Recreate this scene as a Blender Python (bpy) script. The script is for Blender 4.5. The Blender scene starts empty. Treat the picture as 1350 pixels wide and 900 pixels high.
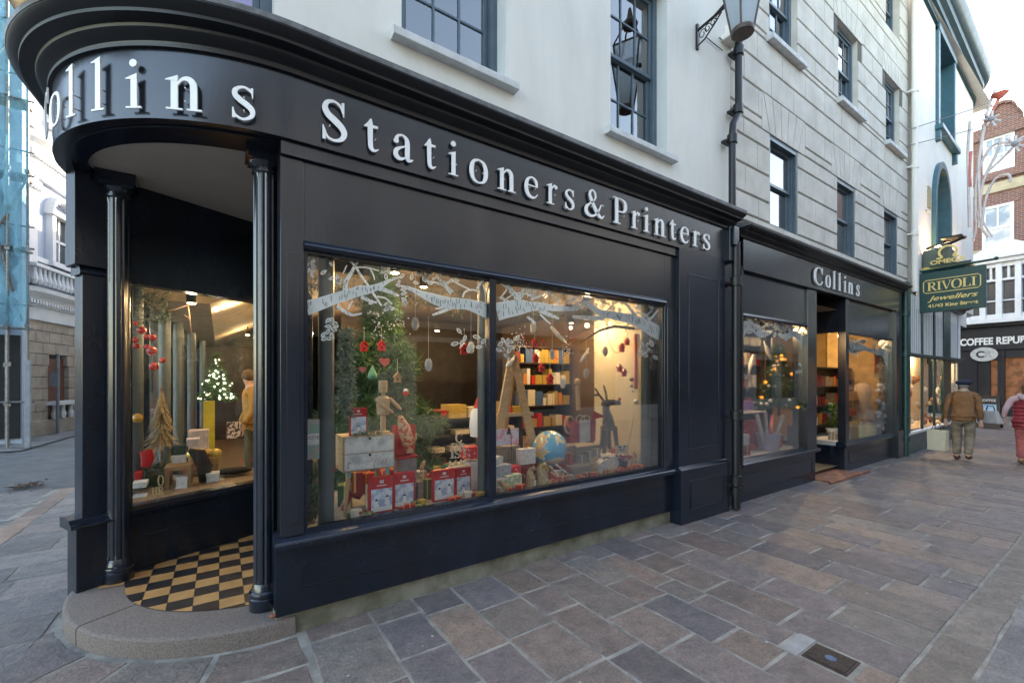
import bpy, math, random
from mathutils import Vector, Matrix
PI = math.pi
R = random.Random(11)
S = bpy.context.scene
COL = S.collection
rad = math.radians
# ------------------------------------------------------------------ camera model (used to measure real positions on known planes)
FPX, CX, CY, EYE = 570.0, 675.0, 501.0, 1.7
TH = math.atan2(845, 570.0)
_CT, _ST = math.cos(TH), math.sin(TH)
def ray(px, py):
    r = (px-CX)/FPX
    return Vector((_CT+r*_ST, _ST-r*_CT, -(py-CY)/FPX))
def onY(px, py, Y):
    d = ray(px, py); t = Y/d.y
    return Vector((t*d.x, Y, EYE+t*d.z))
def onX(px, py, X):
    d = ray(px, py); t = X/d.x
    return Vector((X, t*d.y, EYE+t*d.z))
def onZ(px, py, z):
    d = ray(px, py); t = (z-EYE)/d.z
    return Vector((t*d.x, t*d.y, z))
# ------------------------------------------------------------------ materials
def srgb(r, g, b):
    f = lambda v: (v/255/12.92 if v/255 <= .04045 else ((v/255+.055)/1.055)**2.4)
    return (f(r), f(g), f(b))
MATS = {}
def mat(name, col, rough=.6, metal=0, var=.12, scale=6, bump=0, bscale=60, stretch=None, spec=.5, coat=0, col2=None, attr=None, emit=None, estr=0, det=5, contrast=(.35,.65)):
    if name in MATS: return MATS[name]
    m = bpy.data.materials.new(name); m.use_nodes = True; MATS[name] = m
    n, l = m.node_tree.nodes, m.node_tree.links
    b = n['Principled BSDF']
    b.inputs['Roughness'].default_value = rough; b.inputs['Metallic'].default_value = metal
    b.inputs['Specular IOR Level'].default_value = spec
    if coat: b.inputs['Coat Weight'].default_value = coat; b.inputs['Coat Roughness'].default_value = .12
    tc = n.new('ShaderNodeTexCoord'); mp = n.new('ShaderNodeMapping'); l.new(tc.outputs['Object'], mp.inputs[0])
    if stretch: mp.inputs['Scale'].default_value = stretch
    nz = n.new('ShaderNodeTexNoise'); nz.inputs['Scale'].default_value = scale; nz.inputs['Detail'].default_value = det; nz.inputs['Roughness'].default_value = .6
    l.new(mp.outputs[0], nz.inputs['Vector'])
    rp = n.new('ShaderNodeMapRange'); rp.inputs[1].default_value = contrast[0]; rp.inputs[2].default_value = contrast[1]; l.new(nz.outputs['Fac'], rp.inputs[0])
    mx = n.new('ShaderNodeMix'); mx.data_type = 'RGBA'
    l.new(rp.outputs[0], mx.inputs['Factor'])
    c2 = col2 if col2 else tuple(min(1, v*(1-var*2)) for v in col)
    mx.inputs['A'].default_value = (*col, 1); mx.inputs['B'].default_value = (*c2, 1)
    out = mx.outputs['Result']
    if attr:
        at = n.new('ShaderNodeAttribute'); at.attribute_name = attr
        mu = n.new('ShaderNodeMix'); mu.data_type = 'RGBA'; mu.blend_type = 'MULTIPLY'; mu.inputs['Factor'].default_value = 1
        l.new(at.outputs['Color'], mu.inputs['A']); l.new(out, mu.inputs['B']); out = mu.outputs['Result']
    l.new(out, b.inputs['Base Color'])
    if bump:
        nb = n.new('ShaderNodeTexNoise'); nb.inputs['Scale'].default_value = bscale; nb.inputs['Detail'].default_value = 4
        l.new(mp.outputs[0], nb.inputs['Vector'])
        bp = n.new('ShaderNodeBump'); bp.inputs['Strength'].default_value = bump; bp.inputs['Distance'].default_value = .01
        l.new(nb.outputs['Fac'], bp.inputs['Height']); l.new(bp.outputs[0], b.inputs['Normal'])
    if bump == 1: bp.inputs['Distance'].default_value = .05
    if rough > .12 and rough < .9:
        rr = n.new('ShaderNodeMapRange'); rr.inputs[3].default_value = rough*.8; rr.inputs[4].default_value = min(1, rough*1.25)
        l.new(nz.outputs['Fac'], rr.inputs[0]); l.new(rr.outputs[0], b.inputs['Roughness'])
    if emit:
        b.inputs['Emission Color'].default_value = (*emit, 1); b.inputs['Emission Strength'].default_value = estr
    return m
def glass(name, tint=(1,1,1), refl=1.0, rough=0.0, base=.0):
    m = bpy.data.materials.new(name); m.use_nodes = True; MATS[name] = m
    n, l = m.node_tree.nodes, m.node_tree.links
    n.remove(n['Principled BSDF']); o = n['Material Output']
    t = n.new('ShaderNodeBsdfTransparent'); t.inputs[0].default_value = (*tint, 1)
    g = n.new('ShaderNodeBsdfGlossy'); g.inputs['Roughness'].default_value = rough
    f = n.new('ShaderNodeFresnel'); f.inputs[0].default_value = 1.5
    mu = n.new('ShaderNodeMath'); mu.operation = 'MULTIPLY_ADD'; mu.inputs[1].default_value = refl; mu.inputs[2].default_value = base; mu.use_clamp = True
    l.new(f.outputs[0], mu.inputs[0])
    x = n.new('ShaderNodeMixShader'); l.new(mu.outputs[0], x.inputs[0]); l.new(t.outputs[0], x.inputs[1]); l.new(g.outputs[0], x.inputs[2])
    l.new(x.outputs[0], o.inputs[0])
    return m
def emis(name, col, st):
    m = bpy.data.materials.new(name); m.use_nodes = True; MATS[name] = m
    b = m.node_tree.nodes['Principled BSDF']; b.inputs['Base Color'].default_value = (*col, 1)
    b.inputs['Emission Color'].default_value = (*col, 1); b.inputs['Emission Strength'].default_value = st
    return m
# navy gloss paint of the shopfront
NAVY = mat('navy_paint', (.0095,.0155,.028), .22, var=.25, scale=3.5, bump=.10, bscale=30, stretch=(1,1,.4), spec=.5)
NAVYF = mat('navy_fascia_paint', (.014,.0185,.027), .2, var=.2, scale=2.2, bump=.06, bscale=18, stretch=(3,3,.5), spec=.75)
NAVYC = mat('navy_cornice_paint', (.006,.008,.011), .4, var=.2, scale=3, bump=.06, bscale=30)
COLP = mat('column_paint', (.008,.014,.025), .2, var=.15, scale=8, bump=.12, bscale=60, coat=.5)
LEAD = mat('lead_flashing', (.19,.195,.2), .55, var=.25, scale=12, bump=.2, bscale=25)
STUC = mat('stucco_render', (.70,.68,.62), .85, var=.075, scale=2.2, bump=.16, bscale=11, stretch=(1,1,.3), contrast=(.4,.75), det=8)
STUCD = mat('painted_window_surround', (.62,.64,.62), .7, var=.04, scale=3, bump=.05)
ASHL = mat('ashlar_paint', (.62,.58,.51), .85, var=.10, scale=2.4, bump=.12, bscale=30)
ASHB = mat('ashlar_joint', (.13,.12,.10), .95, var=.1)
SASH = mat('blue_grey_sash_paint', (.075,.115,.145), .35, var=.1)
SILLM = mat('sill_paint', (.6,.61,.6), .7, var=.1, scale=8, bump=.1)
UGL = mat('reflective_window_glass', (.02,.025,.03), .04, metal=0, spec=1.0, var=0, coat=1)
GRAN = mat('granite_step', (.22,.175,.15), .8, col2=(.10,.083,.075), scale=90, bump=.35, bscale=120, contrast=(.3,.7))
BASE = mat('rendered_stone_base', (.23,.215,.17), .9, col2=(.11,.105,.07), scale=5, bump=.3, bscale=50)
CREAM = mat('cream_soffit_paint', (.42,.38,.34), .85, var=.06, scale=1.5, bump=.1, bscale=8)
LETW = mat('white_letter_enamel', (.87,.87,.86), .4, var=.03)
GLS = glass('shop_window_glass', (.98,.99,.985), .62, 0, .008)
WHT = mat('white_paint', (.75,.76,.77), .5, var=.05)
BLK = mat('black_iron', (.012,.012,.014), .4, var=.1, bump=.1)
PLAST = mat('interior_cream_wall', (.62,.55,.43), .8, var=.05, scale=2)
CEIL = mat('interior_ceiling', (.24,.18,.13), .85, var=.05, scale=1.5)
DKW = mat('dark_interior_panel', (.035,.025,.02), .5, var=.2, scale=6)
OAKF = mat('interior_oak_floor', (.30,.21,.13), .45, var=.25, scale=9, stretch=(6,1,1))
GREYP = mat('grey_iron_column_paint', (.07,.095,.105), .4, var=.08, scale=4)
WOOD = mat('pale_timber', (.50,.36,.21), .55, col2=(.40,.26,.13), scale=9, stretch=(1,1,8))
WOOD2 = mat('brown_timber', (.27,.15,.075), .6, col2=(.17,.09,.04), scale=12, stretch=(1,1,6))
GREYW = mat('grey_washed_wood', (.33,.30,.27), .7, col2=(.22,.2,.18), scale=14, stretch=(1,1,8))
RED = mat('red_card', (.55,.02,.025), .45, var=.12, scale=14)
DRED = mat('dark_red_paper', (.26,.012,.02), .5, var=.2, scale=14)
CARD = mat('white_card', (.66,.66,.67), .5, var=.12, scale=26)
KRAFT = mat('kraft_paper', (.42,.30,.17), .75, var=.15, scale=18)
STRAW = mat('dried_straw', (.52,.40,.22), .8, var=.25, scale=30)
SPRUCE = mat('spruce_needles', (.06,.15,.055), .6, col2=(.025,.07,.03), scale=30)
SPRUCF = mat('frosted_needles', (.42,.50,.46), .7, col2=(.10,.17,.12), scale=40)
SILV = mat('silver_glitter', (.62,.63,.65), .35, metal=.7, var=.2, scale=90, bump=.5, bscale=200)
PEARL = mat('pearl_white', (.8,.8,.8), .25, var=.02)
BERRY = mat('red_ornament_gloss', (.55,.015,.02), .15, var=.1, coat=.6)
GOLD = mat('gold_leaf', (.75,.55,.16), .35, metal=.6, var=.1)
TWIG = mat('dark_twig', (.055,.035,.028), .8, var=.2, scale=20)
BEADW = mat('birch_white_decal', (.90,.96,.97), .7, var=.04)
DECB = mat('decal_black_line', (.03,.035,.045), .7, var=.05)
DECR = mat('red_script_vinyl', (.45,.01,.05), .6, var=.05)
GREEN = mat('jeweller_green_paint', (.008,.06,.055), .35, var=.12)
CREAMW = mat('cream_render', (.82,.77,.70), .85, var=.07, scale=.9, bump=.08, stretch=(1,1,.5), contrast=(.45,.75))
TEALD = mat('dark_teal_cornice_paint', (.015,.065,.085), .4, var=.12)
TEAL = mat('teal_trim_paint', (.04,.13,.17), .4, var=.1)
FUR = mat('felt_grey', (.22,.235,.25), .95, var=.3, scale=60, bump=.5, bscale=90)
SKIN = mat('skin', (.55,.33,.25), .6, var=.06)
BLACKC = mat('black_cloth', (.012,.012,.014), .9, var=.2)
BLUEB = mat('sea_blue_gloss', (.18,.48,.72), .25, var=.05, coat=.4)
# ------------------------------------------------------------------ mesh builder
ORG = {}
def world_origin(o):
    return ORG.get(o.name, Vector((0,0,0))) if o else Vector((0,0,0))
class MB:
    def __init__(s, M=None):
        s.v = []; s.f = []; s.m = []; s.M = M; s.c = None
    def add(s, vs, fs, m=0):
        o = len(s.v)
        for p in vs:
            p = Vector(p); s.v.append(s.M @ p if s.M else p)
        for f in fs: s.f.append([o+i for i in f]); s.m.append(m)
        return s
    def box(s, x0, x1, y0, y1, z0, z1, m=0):
        vs = [(x,y,z) for z in (z0,z1) for y in (y0,y1) for x in (x0,x1)]
        return s.add(vs, [(0,2,3,1),(4,5,7,6),(0,1,5,4),(2,6,7,3),(0,4,6,2),(1,3,7,5)], m)
    def prism(s, pts, a, b, ax='Y', m=0, back=True):
        n = len(pts)
        def P(u, w, d): return {'Y':(u,d,w),'Z':(u,w,d),'X':(d,u,w)}[ax]
        vs = [P(u,w,a) for u,w in pts]+[P(u,w,b) for u,w in pts]
        fs = [tuple(range(n))]+([tuple(range(2*n-1,n-1,-1))] if back else [])
        fs += [(i,(i+1)%n,n+(i+1)%n,n+i) for i in range(n)]
        return s.add(vs, fs, m)
    def quad(s, a, b, c, d, m=0): return s.add([a,b,c,d], [(0,1,2,3)], m)
    def tube(s, pts, r, n=8, m=0, cap=True):
        pts = [Vector(p) for p in pts]; k = len(pts); rs = r if isinstance(r,(list,tuple)) else [r]*k
        vs = []; ref = Vector((0,0,1)); pu = None
        for i,p in enumerate(pts):
            t = (pts[min(i+1,k-1)]-pts[max(i-1,0)])
            if t.length < 1e-9: t = Vector((0,0,1))
            t.normalize()
            if pu is None:
                u = t.orthogonal().normalized()
            else:
                u = pu - t*pu.dot(t)
                u = u.normalized() if u.length > 1e-6 else t.orthogonal().normalized()
            pu = u; w = t.cross(u)
            for j in range(n):
                a = 2*PI*j/n; vs.append(p+(u*math.cos(a)+w*math.sin(a))*rs[i])
        fs = [(i*n+j,i*n+(j+1)%n,(i+1)*n+(j+1)%n,(i+1)*n+j) for i in range(k-1) for j in range(n)]
        if cap: fs += [tuple(range(n-1,-1,-1)), tuple(range((k-1)*n,k*n))]
        return s.add(vs, fs, m)
    def lathe(s, prof, c=(0,0,0), n=20, m=0, sq=(1,1)):
        vs = []; c = Vector(c)
        for r,z in prof:
            for j in range(n):
                a = 2*PI*j/n; vs.append(c+Vector((r*math.cos(a)*sq[0], r*math.sin(a)*sq[1], z)))
        k = len(prof)
        fs = [(i*n+j,i*n+(j+1)%n,(i+1)*n+(j+1)%n,(i+1)*n+j) for i in range(k-1) for j in range(n)]
        fs += [tuple(range(n-1,-1,-1)), tuple(range((k-1)*n,k*n))]
        return s.add(vs, fs, m)
    def ball(s, c, r, n=10, k=7, m=0, sc=(1,1,1)):
        prof = [(max(r*math.sin(PI*i/k),1e-4), -r*math.cos(PI*i/k)) for i in range(k+1)]
        c = Vector(c); vs = []
        for q,z in prof:
            for j in range(n):
                a = 2*PI*j/n; vs.append(c+Vector((q*math.cos(a)*sc[0], q*math.sin(a)*sc[1], z*sc[2])))
        fs = [(i*n+j,i*n+(j+1)%n,(i+1)*n+(j+1)%n,(i+1)*n+j) for i in range(k) for j in range(n)]
        return s.add(vs, fs, m)
    def sweep(s, path, prof, m=0, closed_prof=False):
        """path: list of (x,y,nx,ny); prof: list of (offset,z)"""
        k = len(prof); vs = []
        for x,y,nx,ny in path:
            for o,z in prof: vs.append((x+nx*o, y+ny*o, z))
        fs = []
        for i in range(len(path)-1):
            for j in range(k if closed_prof else k-1):
                j2 = (j+1)%k
                fs.append((i*k+j, (i+1)*k+j, (i+1)*k+j2, i*k+j2))
        if closed_prof: fs += [tuple(range(k)), tuple(range((len(path)-1)*k+k-1, (len(path)-1)*k-1, -1))]
        return s.add(vs, fs, m)
    def build(s, name, mats, parent=None, smooth=0, bevel=0, local=False):
        me = bpy.data.meshes.new(name)
        o0 = Vector((0,0,0)) if local else world_origin(parent)
        me.from_pydata([tuple(v-o0) for v in s.v], [], s.f)
        if not isinstance(mats,(list,tuple)): mats = [mats]
        for mm in mats: me.materials.append(mm)
        if len(mats) > 1: me.polygons.foreach_set('material_index', s.m)
        if s.c:
            ca = me.color_attributes.new('tint','FLOAT_COLOR','CORNER')
            i = 0; flat = []
            for p in me.polygons:
                for _ in range(p.loop_total): flat += [*s.c[p.index], 1.0]
            ca.data.foreach_set('color', flat)
        if smooth:
            me.polygons.foreach_set('use_smooth', [True]*len(me.polygons)); me.set_sharp_from_angle(angle=rad(smooth))
        me.update(); me.validate()
        o = bpy.data.objects.new(name, me); COL.objects.link(o)
        if parent: o.parent = parent
        ORG[o.name] = o0
        if bevel:
            b = o.modifiers.new('b','BEVEL'); b.width = bevel; b.segments = 2; b.limit_method = 'ANGLE'; b.angle_limit = rad(40)
        return o
def thing(name, label, cat, loc=(0,0,0), rz=0, group=None):
    o = bpy.data.objects.new(name, None); COL.objects.link(o); o.empty_display_size = .1
    o.location = loc; o.rotation_euler = (0,0,rz); o['label'] = label; o['category'] = cat
    if group: o['group'] = group
    ORG[o.name] = Vector(loc)
    return o
def tag(o, label, cat, group=None):
    o['label'] = label; o['category'] = cat
    if group: o['group'] = group
    return o
def structure(o): o['kind'] = 'structure'; return o
def solo(mb, name, mats, label, cat, group=None, smooth=0, bevel=0):
    """a thing that is one mesh: origin moved to its base"""
    lo = Vector((min(v.x for v in mb.v)+max(v.x for v in mb.v), min(v.y for v in mb.v)+max(v.y for v in mb.v), 0))/2
    lo.z = min(v.z for v in mb.v)
    for i in range(len(mb.v)): mb.v[i] = mb.v[i]-lo
    o = mb.build(name, mats, None, smooth, bevel); o.location = lo; ORG[o.name] = lo
    return tag(o, label, cat, group)
def dup(root, loc, rz=None, label=None, group=None, sc=None):
    r = root.copy(); COL.objects.link(r); r.location = loc
    if rz is not None: r.rotation_euler = (0,0,rz)
    if sc: r.scale = (sc,sc,sc) if not isinstance(sc,tuple) else sc
    if label: r['label'] = label
    if group: r['group'] = group
    for ch in list(root.children):
        c = ch.copy(); COL.objects.link(c); c.parent = r
        for g in ch.children:
            d = g.copy(); COL.objects.link(d); d.parent = c
    return r
# ------------------------------------------------------------------ serif lettering made of strokes (cap height = 1)
def spline(pts, n=6):
    out = []
    for i in range(len(pts)-1):
        p0 = pts[max(i-1,0)]; p1 = pts[i]; p2 = pts[i+1]; p3 = pts[min(i+2,len(pts)-1)]
        for k in range(n):
            t = k/n
            out.append(tuple(.5*((2*b)+(-a+c)*t+(2*a-5*b+4*c-d)*t*t+(-a+3*b-3*c+d)*t**3) for a,b,c,d in zip(p0,p1,p2,p3)))
    out.append(tuple(pts[-1])); return out
def stroke_poly(pts):
    L = []; Rr = []; k = len(pts)
    for i,(x,y,w) in enumerate(pts):
        x0,y0,_ = pts[max(i-1,0)]; x1,y1,_ = pts[min(i+1,k-1)]
        dx,dy = x1-x0,y1-y0; q = math.hypot(dx,dy) or 1
        nx,ny = -dy/q,dx/q
        L.append((x+nx*w/2,y+ny*w/2)); Rr.append((x-nx*w/2,y-ny*w/2))
    return L, Rr
G = {}
def rct(x0,y0,x1,y1): return ('p',[(x0,y0),(x1,y0),(x1,y1),(x0,y1)])
G['i'] = (.34,[rct(.11,.03,.24,.66),rct(.01,0,.33,.035),('p',[(.0,.62),(.24,.72),(.24,.6),(.0,.6)]),('c',.165,.93,.08)])
G['l'] = (.34,[rct(.11,.03,.24,1.06),rct(.01,0,.33,.035),('p',[(.0,1.02),(.24,1.12),(.24,1.0),(.0,1.0)])])
G['n'] = (.70,[rct(.1,.03,.23,.62),rct(.01,0,.32,.035),('p',[(.0,.62),(.23,.72),(.23,.6),(.0,.6)]),('s',[(.21,.5,.03),(.3,.63,.06),(.42,.66,.1),(.51,.58,.13),(.53,.42,.13),(.53,.03,.13)]),rct(.4,0,.69,.035)])
G['r'] = (.48,[rct(.1,.03,.23,.62),rct(.01,0,.33,.035),('p',[(.0,.62),(.23,.72),(.23,.6),(.0,.6)]),('s',[(.21,.48,.03),(.28,.61,.05),(.38,.67,.09)]),('c',.41,.61,.065)])
G['t'] = (.42,[('s',[(.19,.86,.02),(.17,.72,.13),(.17,.3,.13),(.19,.1,.12),(.28,.035,.07),(.40,.1,.02)]),('p',[(.0,.63),(.19,.86),(.24,.7),(.38,.7),(.38,.64),(.0,.61)])])
G['o'] = (.64,[('s',[(.32,.70,.045),(.16,.64,.09),(.085,.5,.13),(.07,.35,.14),(.085,.2,.13),(.16,.06,.09),(.32,.0,.045),(.48,.06,.09),(.555,.2,.13),(.57,.35,.14),(.555,.5,.13),(.48,.64,.09),(.32,.70,.045)])])
G['e'] = (.56,[('s',[(.5,.43,.06),(.46,.6,.1),(.30,.70,.05),(.14,.62,.09),(.07,.45,.13),(.07,.28,.14),(.13,.12,.13),(.27,.035,.09),(.42,.06,.05),(.53,.18,.02)]),rct(.1,.40,.53,.44)])
G['s'] = (.48,[('s',[(.41,.52,.02),(.38,.63,.05),(.24,.69,.05),(.10,.62,.08),(.08,.51,.11),(.17,.41,.12),(.31,.32,.12),(.40,.22,.11),(.39,.09,.08),(.24,.0,.05),(.09,.06,.05),(.05,.19,.02)]),('p',[(.37,.7),(.42,.7),(.42,.48),(.40,.48)]),('p',[(.03,.22),(.055,.22),(.09,0),(.03,0)])])
G['a'] = (.58,[('s',[(.1,.53,.12),(.14,.64,.07),(.27,.69,.05),(.38,.62,.1),(.41,.48,.13),(.41,.15,.13),(.45,.04,.1),(.57,.08,.03)]),('s',[(.39,.42,.03),(.22,.34,.06),(.1,.24,.11),(.09,.11,.13),(.19,.03,.1),(.32,.07,.05),(.40,.17,.03)]),('c',.095,.5,.07)])
G['S'] = (.66,[('s',[(.55,.72,.03),(.48,.9,.06),(.32,.98,.06),(.15,.92,.1),(.09,.77,.14),(.17,.62,.16),(.36,.49,.17),(.52,.36,.16),(.57,.21,.14),(.48,.06,.1),(.31,.0,.06),(.14,.06,.06),(.06,.27,.03)]),('p',[(.5,1.0),(.57,1.02),(.57,.66),(.545,.66)]),('p',[(.03,.32),(.055,.32),(.11,-.03),(.03,-.03)])])
G['C'] = (.82,[('s',[(.75,.7,.03),(.66,.9,.06),(.48,.98,.06),(.25,.9,.1),(.12,.7,.15),(.1,.48,.16),(.13,.26,.15),(.26,.07,.1),(.48,.0,.06),(.66,.06,.05),(.77,.23,.03)]),('p',[(.7,1.0),(.76,1.02),(.76,.66),(.735,.66)])])
G['P'] = (.78,[rct(.12,.04,.28,.96),rct(.0,0,.4,.04),rct(.0,.96,.44,1.0),('s',[(.26,.975,.045),(.5,.96,.06),(.66,.88,.12),(.70,.73,.15),(.66,.58,.12),(.5,.49,.06),(.26,.475,.045)])])
G['&'] = (1.0,[('s',[(.97,.5,.03),(.84,.5,.03),(.80,.42,.045),(.66,.18,.06),(.48,.04,.08),(.26,.0,.1),(.1,.1,.14),(.1,.28,.13),(.25,.43,.07),(.44,.56,.05),(.55,.7,.06),(.53,.86,.09),(.41,.96,.06),(.29,.88,.09),(.28,.74,.12),(.40,.5,.14),(.6,.22,.15),(.76,.06,.12),(.88,.03,.07),(.99,.14,.03)])])
G['A'] = (.84,[('s',[(.1,.03,.05),(.40,.98,.05)]),('s',[(.41,1.0,.13),(.73,.03,.14)]),rct(.2,.33,.6,.38),rct(.0,0,.26,.04),rct(.56,0,.86,.04)])
G['R'] = (.86,[rct(.12,.04,.3,.96),rct(.0,0,.42,.04),rct(.0,.96,.44,1.0),('s',[(.28,.975,.045),(.5,.96,.07),(.64,.88,.13),(.67,.74,.16),(.63,.6,.13),(.5,.52,.06),(.28,.5,.045)]),('s',[(.45,.5,.15),(.72,.06,.15),(.86,.02,.05)])])
G['I'] = (.46,[rct(.14,.04,.32,.96),rct(.0,0,.46,.04),rct(.0,.96,.46,1.0)])
G['V'] = (.84,[('s',[(.76,.97,.05),(.44,.02,.05)]),('s',[(.13,.97,.16),(.42,.02,.12)]),rct(.0,.96,.34,1.0),rct(.6,.96,.88,1.0)])
G['O'] = (.9,[('s',[(.45,1.0,.05),(.22,.92,.12),(.1,.7,.17),(.09,.5,.18),(.1,.3,.17),(.22,.08,.12),(.45,.0,.05),(.68,.08,.12),(.8,.3,.17),(.81,.5,.18),(.8,.7,.17),(.68,.92,.12),(.45,1.0,.05)])])
G['L'] = (.74,[rct(.12,.04,.3,.96),rct(.0,0,.6,.04),rct(.0,.96,.42,1.0),('p',[(.56,.0),(.7,.0),(.74,.3),(.69,.3)])])
G['H'] = (.9,[rct(.12,.04,.27,.96),rct(.62,.04,.77,.96),rct(.0,0,.38,.04),rct(.5,0,.88,.04),rct(.0,.96,.38,1.),rct(.5,.96,.88,1.),rct(.26,.47,.63,.52)])
G['T'] = (.8,[rct(.32,.04,.48,.93),rct(.2,0,.6,.04),rct(.0,.93,.8,1.0),('p',[(.0,.93),(.05,.93),(.0,.72)]),('p',[(.75,.93),(.8,.93),(.8,.72)])])
G['M'] = (1.05,[rct(.12,.04,.19,.96),rct(.8,.04,.95,.96),('s',[(.17,.95,.12),(.5,.05,.12)]),('s',[(.52,.05,.05),(.82,.95,.05)]),rct(.0,0,.3,.04),rct(.68,0,1.05,.04)])
def glyph(mb, ch, org, ux, uz, out, h, depth, wscale=1.0, m=0):
    """ux,uz,out: unit vectors (right, up, out of the face)"""
    org = Vector(org); ux = Vector(ux); uz = Vector(uz); out = Vector(out)
    w, parts = G[ch]
    for i,p in enumerate(parts):
        d = depth+.0005*i
        P = lambda x,y,q: org+ux*(x*h*wscale)+uz*(y*h)+out*q
        if p[0] == 'p': L = p[1]; polys = [L]
        elif p[0] == 'c': L = [(p[1]+p[3]*math.cos(2*PI*k/14)/wscale, p[2]+p[3]*math.sin(2*PI*k/14)) for k in range(14)]; polys = [L]
        if p[0] in 'pc':
            n = len(L); area = sum(L[k][0]*L[(k+1)%n][1]-L[(k+1)%n][0]*L[k][1] for k in range(n))
            if area < 0: L = L[::-1]
            vs = [P(x,y,d) for x,y in L]+[P(x,y,0) for x,y in L]
            mb.add(vs, [tuple(range(n))]+[(k,n+k,n+(k+1)%n,(k+1)%n) for k in range(n)], m)
        else:
            q = spline(p[1],5) if len(p[1]) > 2 else p[1]
            A,B = stroke_poly(q); n = len(A)
            vs = [P(x,y,d) for x,y in A]+[P(x,y,d) for x,y in B]+[P(x,y,0) for x,y in A]+[P(x,y,0) for x,y in B]
            fs = []
            for k in range(n-1):
                fs += [(k,n+k,n+k+1,k+1),(k+1,2*n+k+1,2*n+k,k),(n+k,3*n+k,3*n+k+1,n+k+1)]
            fs += [(0,2*n,3*n,n),(n-1,2*n-1,4*n-1,3*n-1)]
            mb.add(vs, fs, m)
    return w*h*wscale
def textmesh(name, body, size, matl, parent, M, depth=.002, align='CENTER', shear=0, offset=0, sx=1.0):
    cu = bpy.data.curves.new(name,'FONT'); cu.body = body; cu.size = size; cu.extrude = depth; cu.align_x = align; cu.shear = shear; cu.offset = offset
    t = bpy.data.objects.new(name, cu); COL.objects.link(t)
    bpy.context.view_layer.update()
    me = bpy.data.meshes.new_from_object(t.evaluated_get(bpy.context.evaluated_depsgraph_get()))
    bpy.data.objects.remove(t)
    me.transform(Matrix.Translation(-world_origin(parent)) @ M @ Matrix.Diagonal((sx,1,1,1))); me.materials.clear(); me.materials.append(matl)
    o = bpy.data.objects.new(name, me); COL.objects.link(o); o.parent = parent; ORG[o.name] = world_origin(parent)
    return o
def frameM(org, ux, uz):
    ux = Vector(ux).normalized(); uz = Vector(uz).normalized(); n = ux.cross(uz)
    return Matrix(((ux.x,uz.x,n.x,org[0]),(ux.y,uz.y,n.y,org[1]),(ux.z,uz.z,n.z,org[2]),(0,0,0,1)))
# ================================================================== helpers for buildings
def wall(mb, x0, x1, z0, z1, yf, dep, ops=(), m=0, mr=0):
    """front sheet in plane y=yf with openings and their reveals (dep into +y)"""
    xs = sorted({x0,x1,*[o[0] for o in ops],*[o[1] for o in ops]}); zs = sorted({z0,z1,*[o[2] for o in ops],*[o[3] for o in ops]})
    for i in range(len(xs)-1):
        for j in range(len(zs)-1):
            cx,cz = (xs[i]+xs[i+1])/2,(zs[j]+zs[j+1])/2
            if any(o[0]<cx<o[1] and o[2]<cz<o[3] for o in ops): continue
            mb.quad((xs[i],yf,zs[j]),(xs[i+1],yf,zs[j]),(xs[i+1],yf,zs[j+1]),(xs[i],yf,zs[j+1]),m)
    for a,b,c,d in ops:
        y2 = yf+dep
        mb.quad((a,yf,c),(a,y2,c),(a,y2,d),(a,yf,d),mr); mb.quad((b,yf,c),(b,yf,d),(b,y2,d),(b,y2,c),mr)
        mb.quad((a,yf,d),(b,yf,d),(b,y2,d),(a,y2,d),mr); mb.quad((a,yf,c),(a,y2,c),(b,y2,c),(b,yf,c),mr)
def sash_window(parent, x0, x1, z0, z1, y, cols=3, rows=2, fm=SASH, gm=UGL, fw=.07, blind=None, sill=None, simple=False, sm=SILLM):
    """double hung sash filling the opening; y is the plane of the front of the box frame"""
    mb = MB(); zm = (z0+z1)/2
    mb.box(x0,x0+fw,y,y+.12,z0,z1); mb.box(x1-fw,x1,y,y+.12,z0,z1); mb.box(x0+fw,x1-fw,y,y+.12,z1-fw,z1); mb.box(x0+fw,x1-fw,y,y+.12,z0,z0+.05)
    a,b = x0+fw,x1-fw
    for (p,q,yy) in ((z0+.05,zm+.02,y+.06),(zm-.02,z1-fw,y+.025)):
        r = .045
        mb.box(a,a+r,yy,yy+.035,p,q); mb.box(b-r,b,yy,yy+.035,p,q); mb.box(a+r,b-r,yy,yy+.035,p,p+r); mb.box(a+r,b-r,yy,yy+.035,q-r,q)
        if not simple:
            for i in range(1,cols):
                x = a+r+(b-a-2*r)*i/cols; mb.box(x-.011,x+.011,yy+.004,yy+.03,p+r,q-r)
            for j in range(1,rows):
                z = p+r+(q-p-2*r)*j/rows; mb.box(a+r,b-r,yy+.006,yy+.028,z-.011,z+.011)
    w = mb.build('window', fm, parent, bevel=.004)
    g = MB()
    g.box(a+.02,b-.02,y+.078,y+.082,z0+.06,zm); g.box(a+.02,b-.02,y+.043,y+.047,zm,z1-fw)
    g.build('pane', gm, w)
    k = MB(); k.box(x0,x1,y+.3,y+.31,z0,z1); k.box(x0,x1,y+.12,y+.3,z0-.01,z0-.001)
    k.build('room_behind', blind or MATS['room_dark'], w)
    if sill:
        sa,sb,sz0,sz1,sy = sill; s = MB()
        s.prism([(sy,sz0),(sy,sz1-.012),(y+.01,sz1+.012),(y+.01,sz0)],sa,sb,'X'); s.build('sill', sm, w, bevel=.006)
    return w
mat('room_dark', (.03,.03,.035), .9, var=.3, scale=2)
mat('pale_blind', (.75,.76,.78), .8, var=.12, scale=1.2)
mat('curtain_brown', (.22,.14,.08), .9, var=.3, scale=5, stretch=(8,8,.3))
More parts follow.
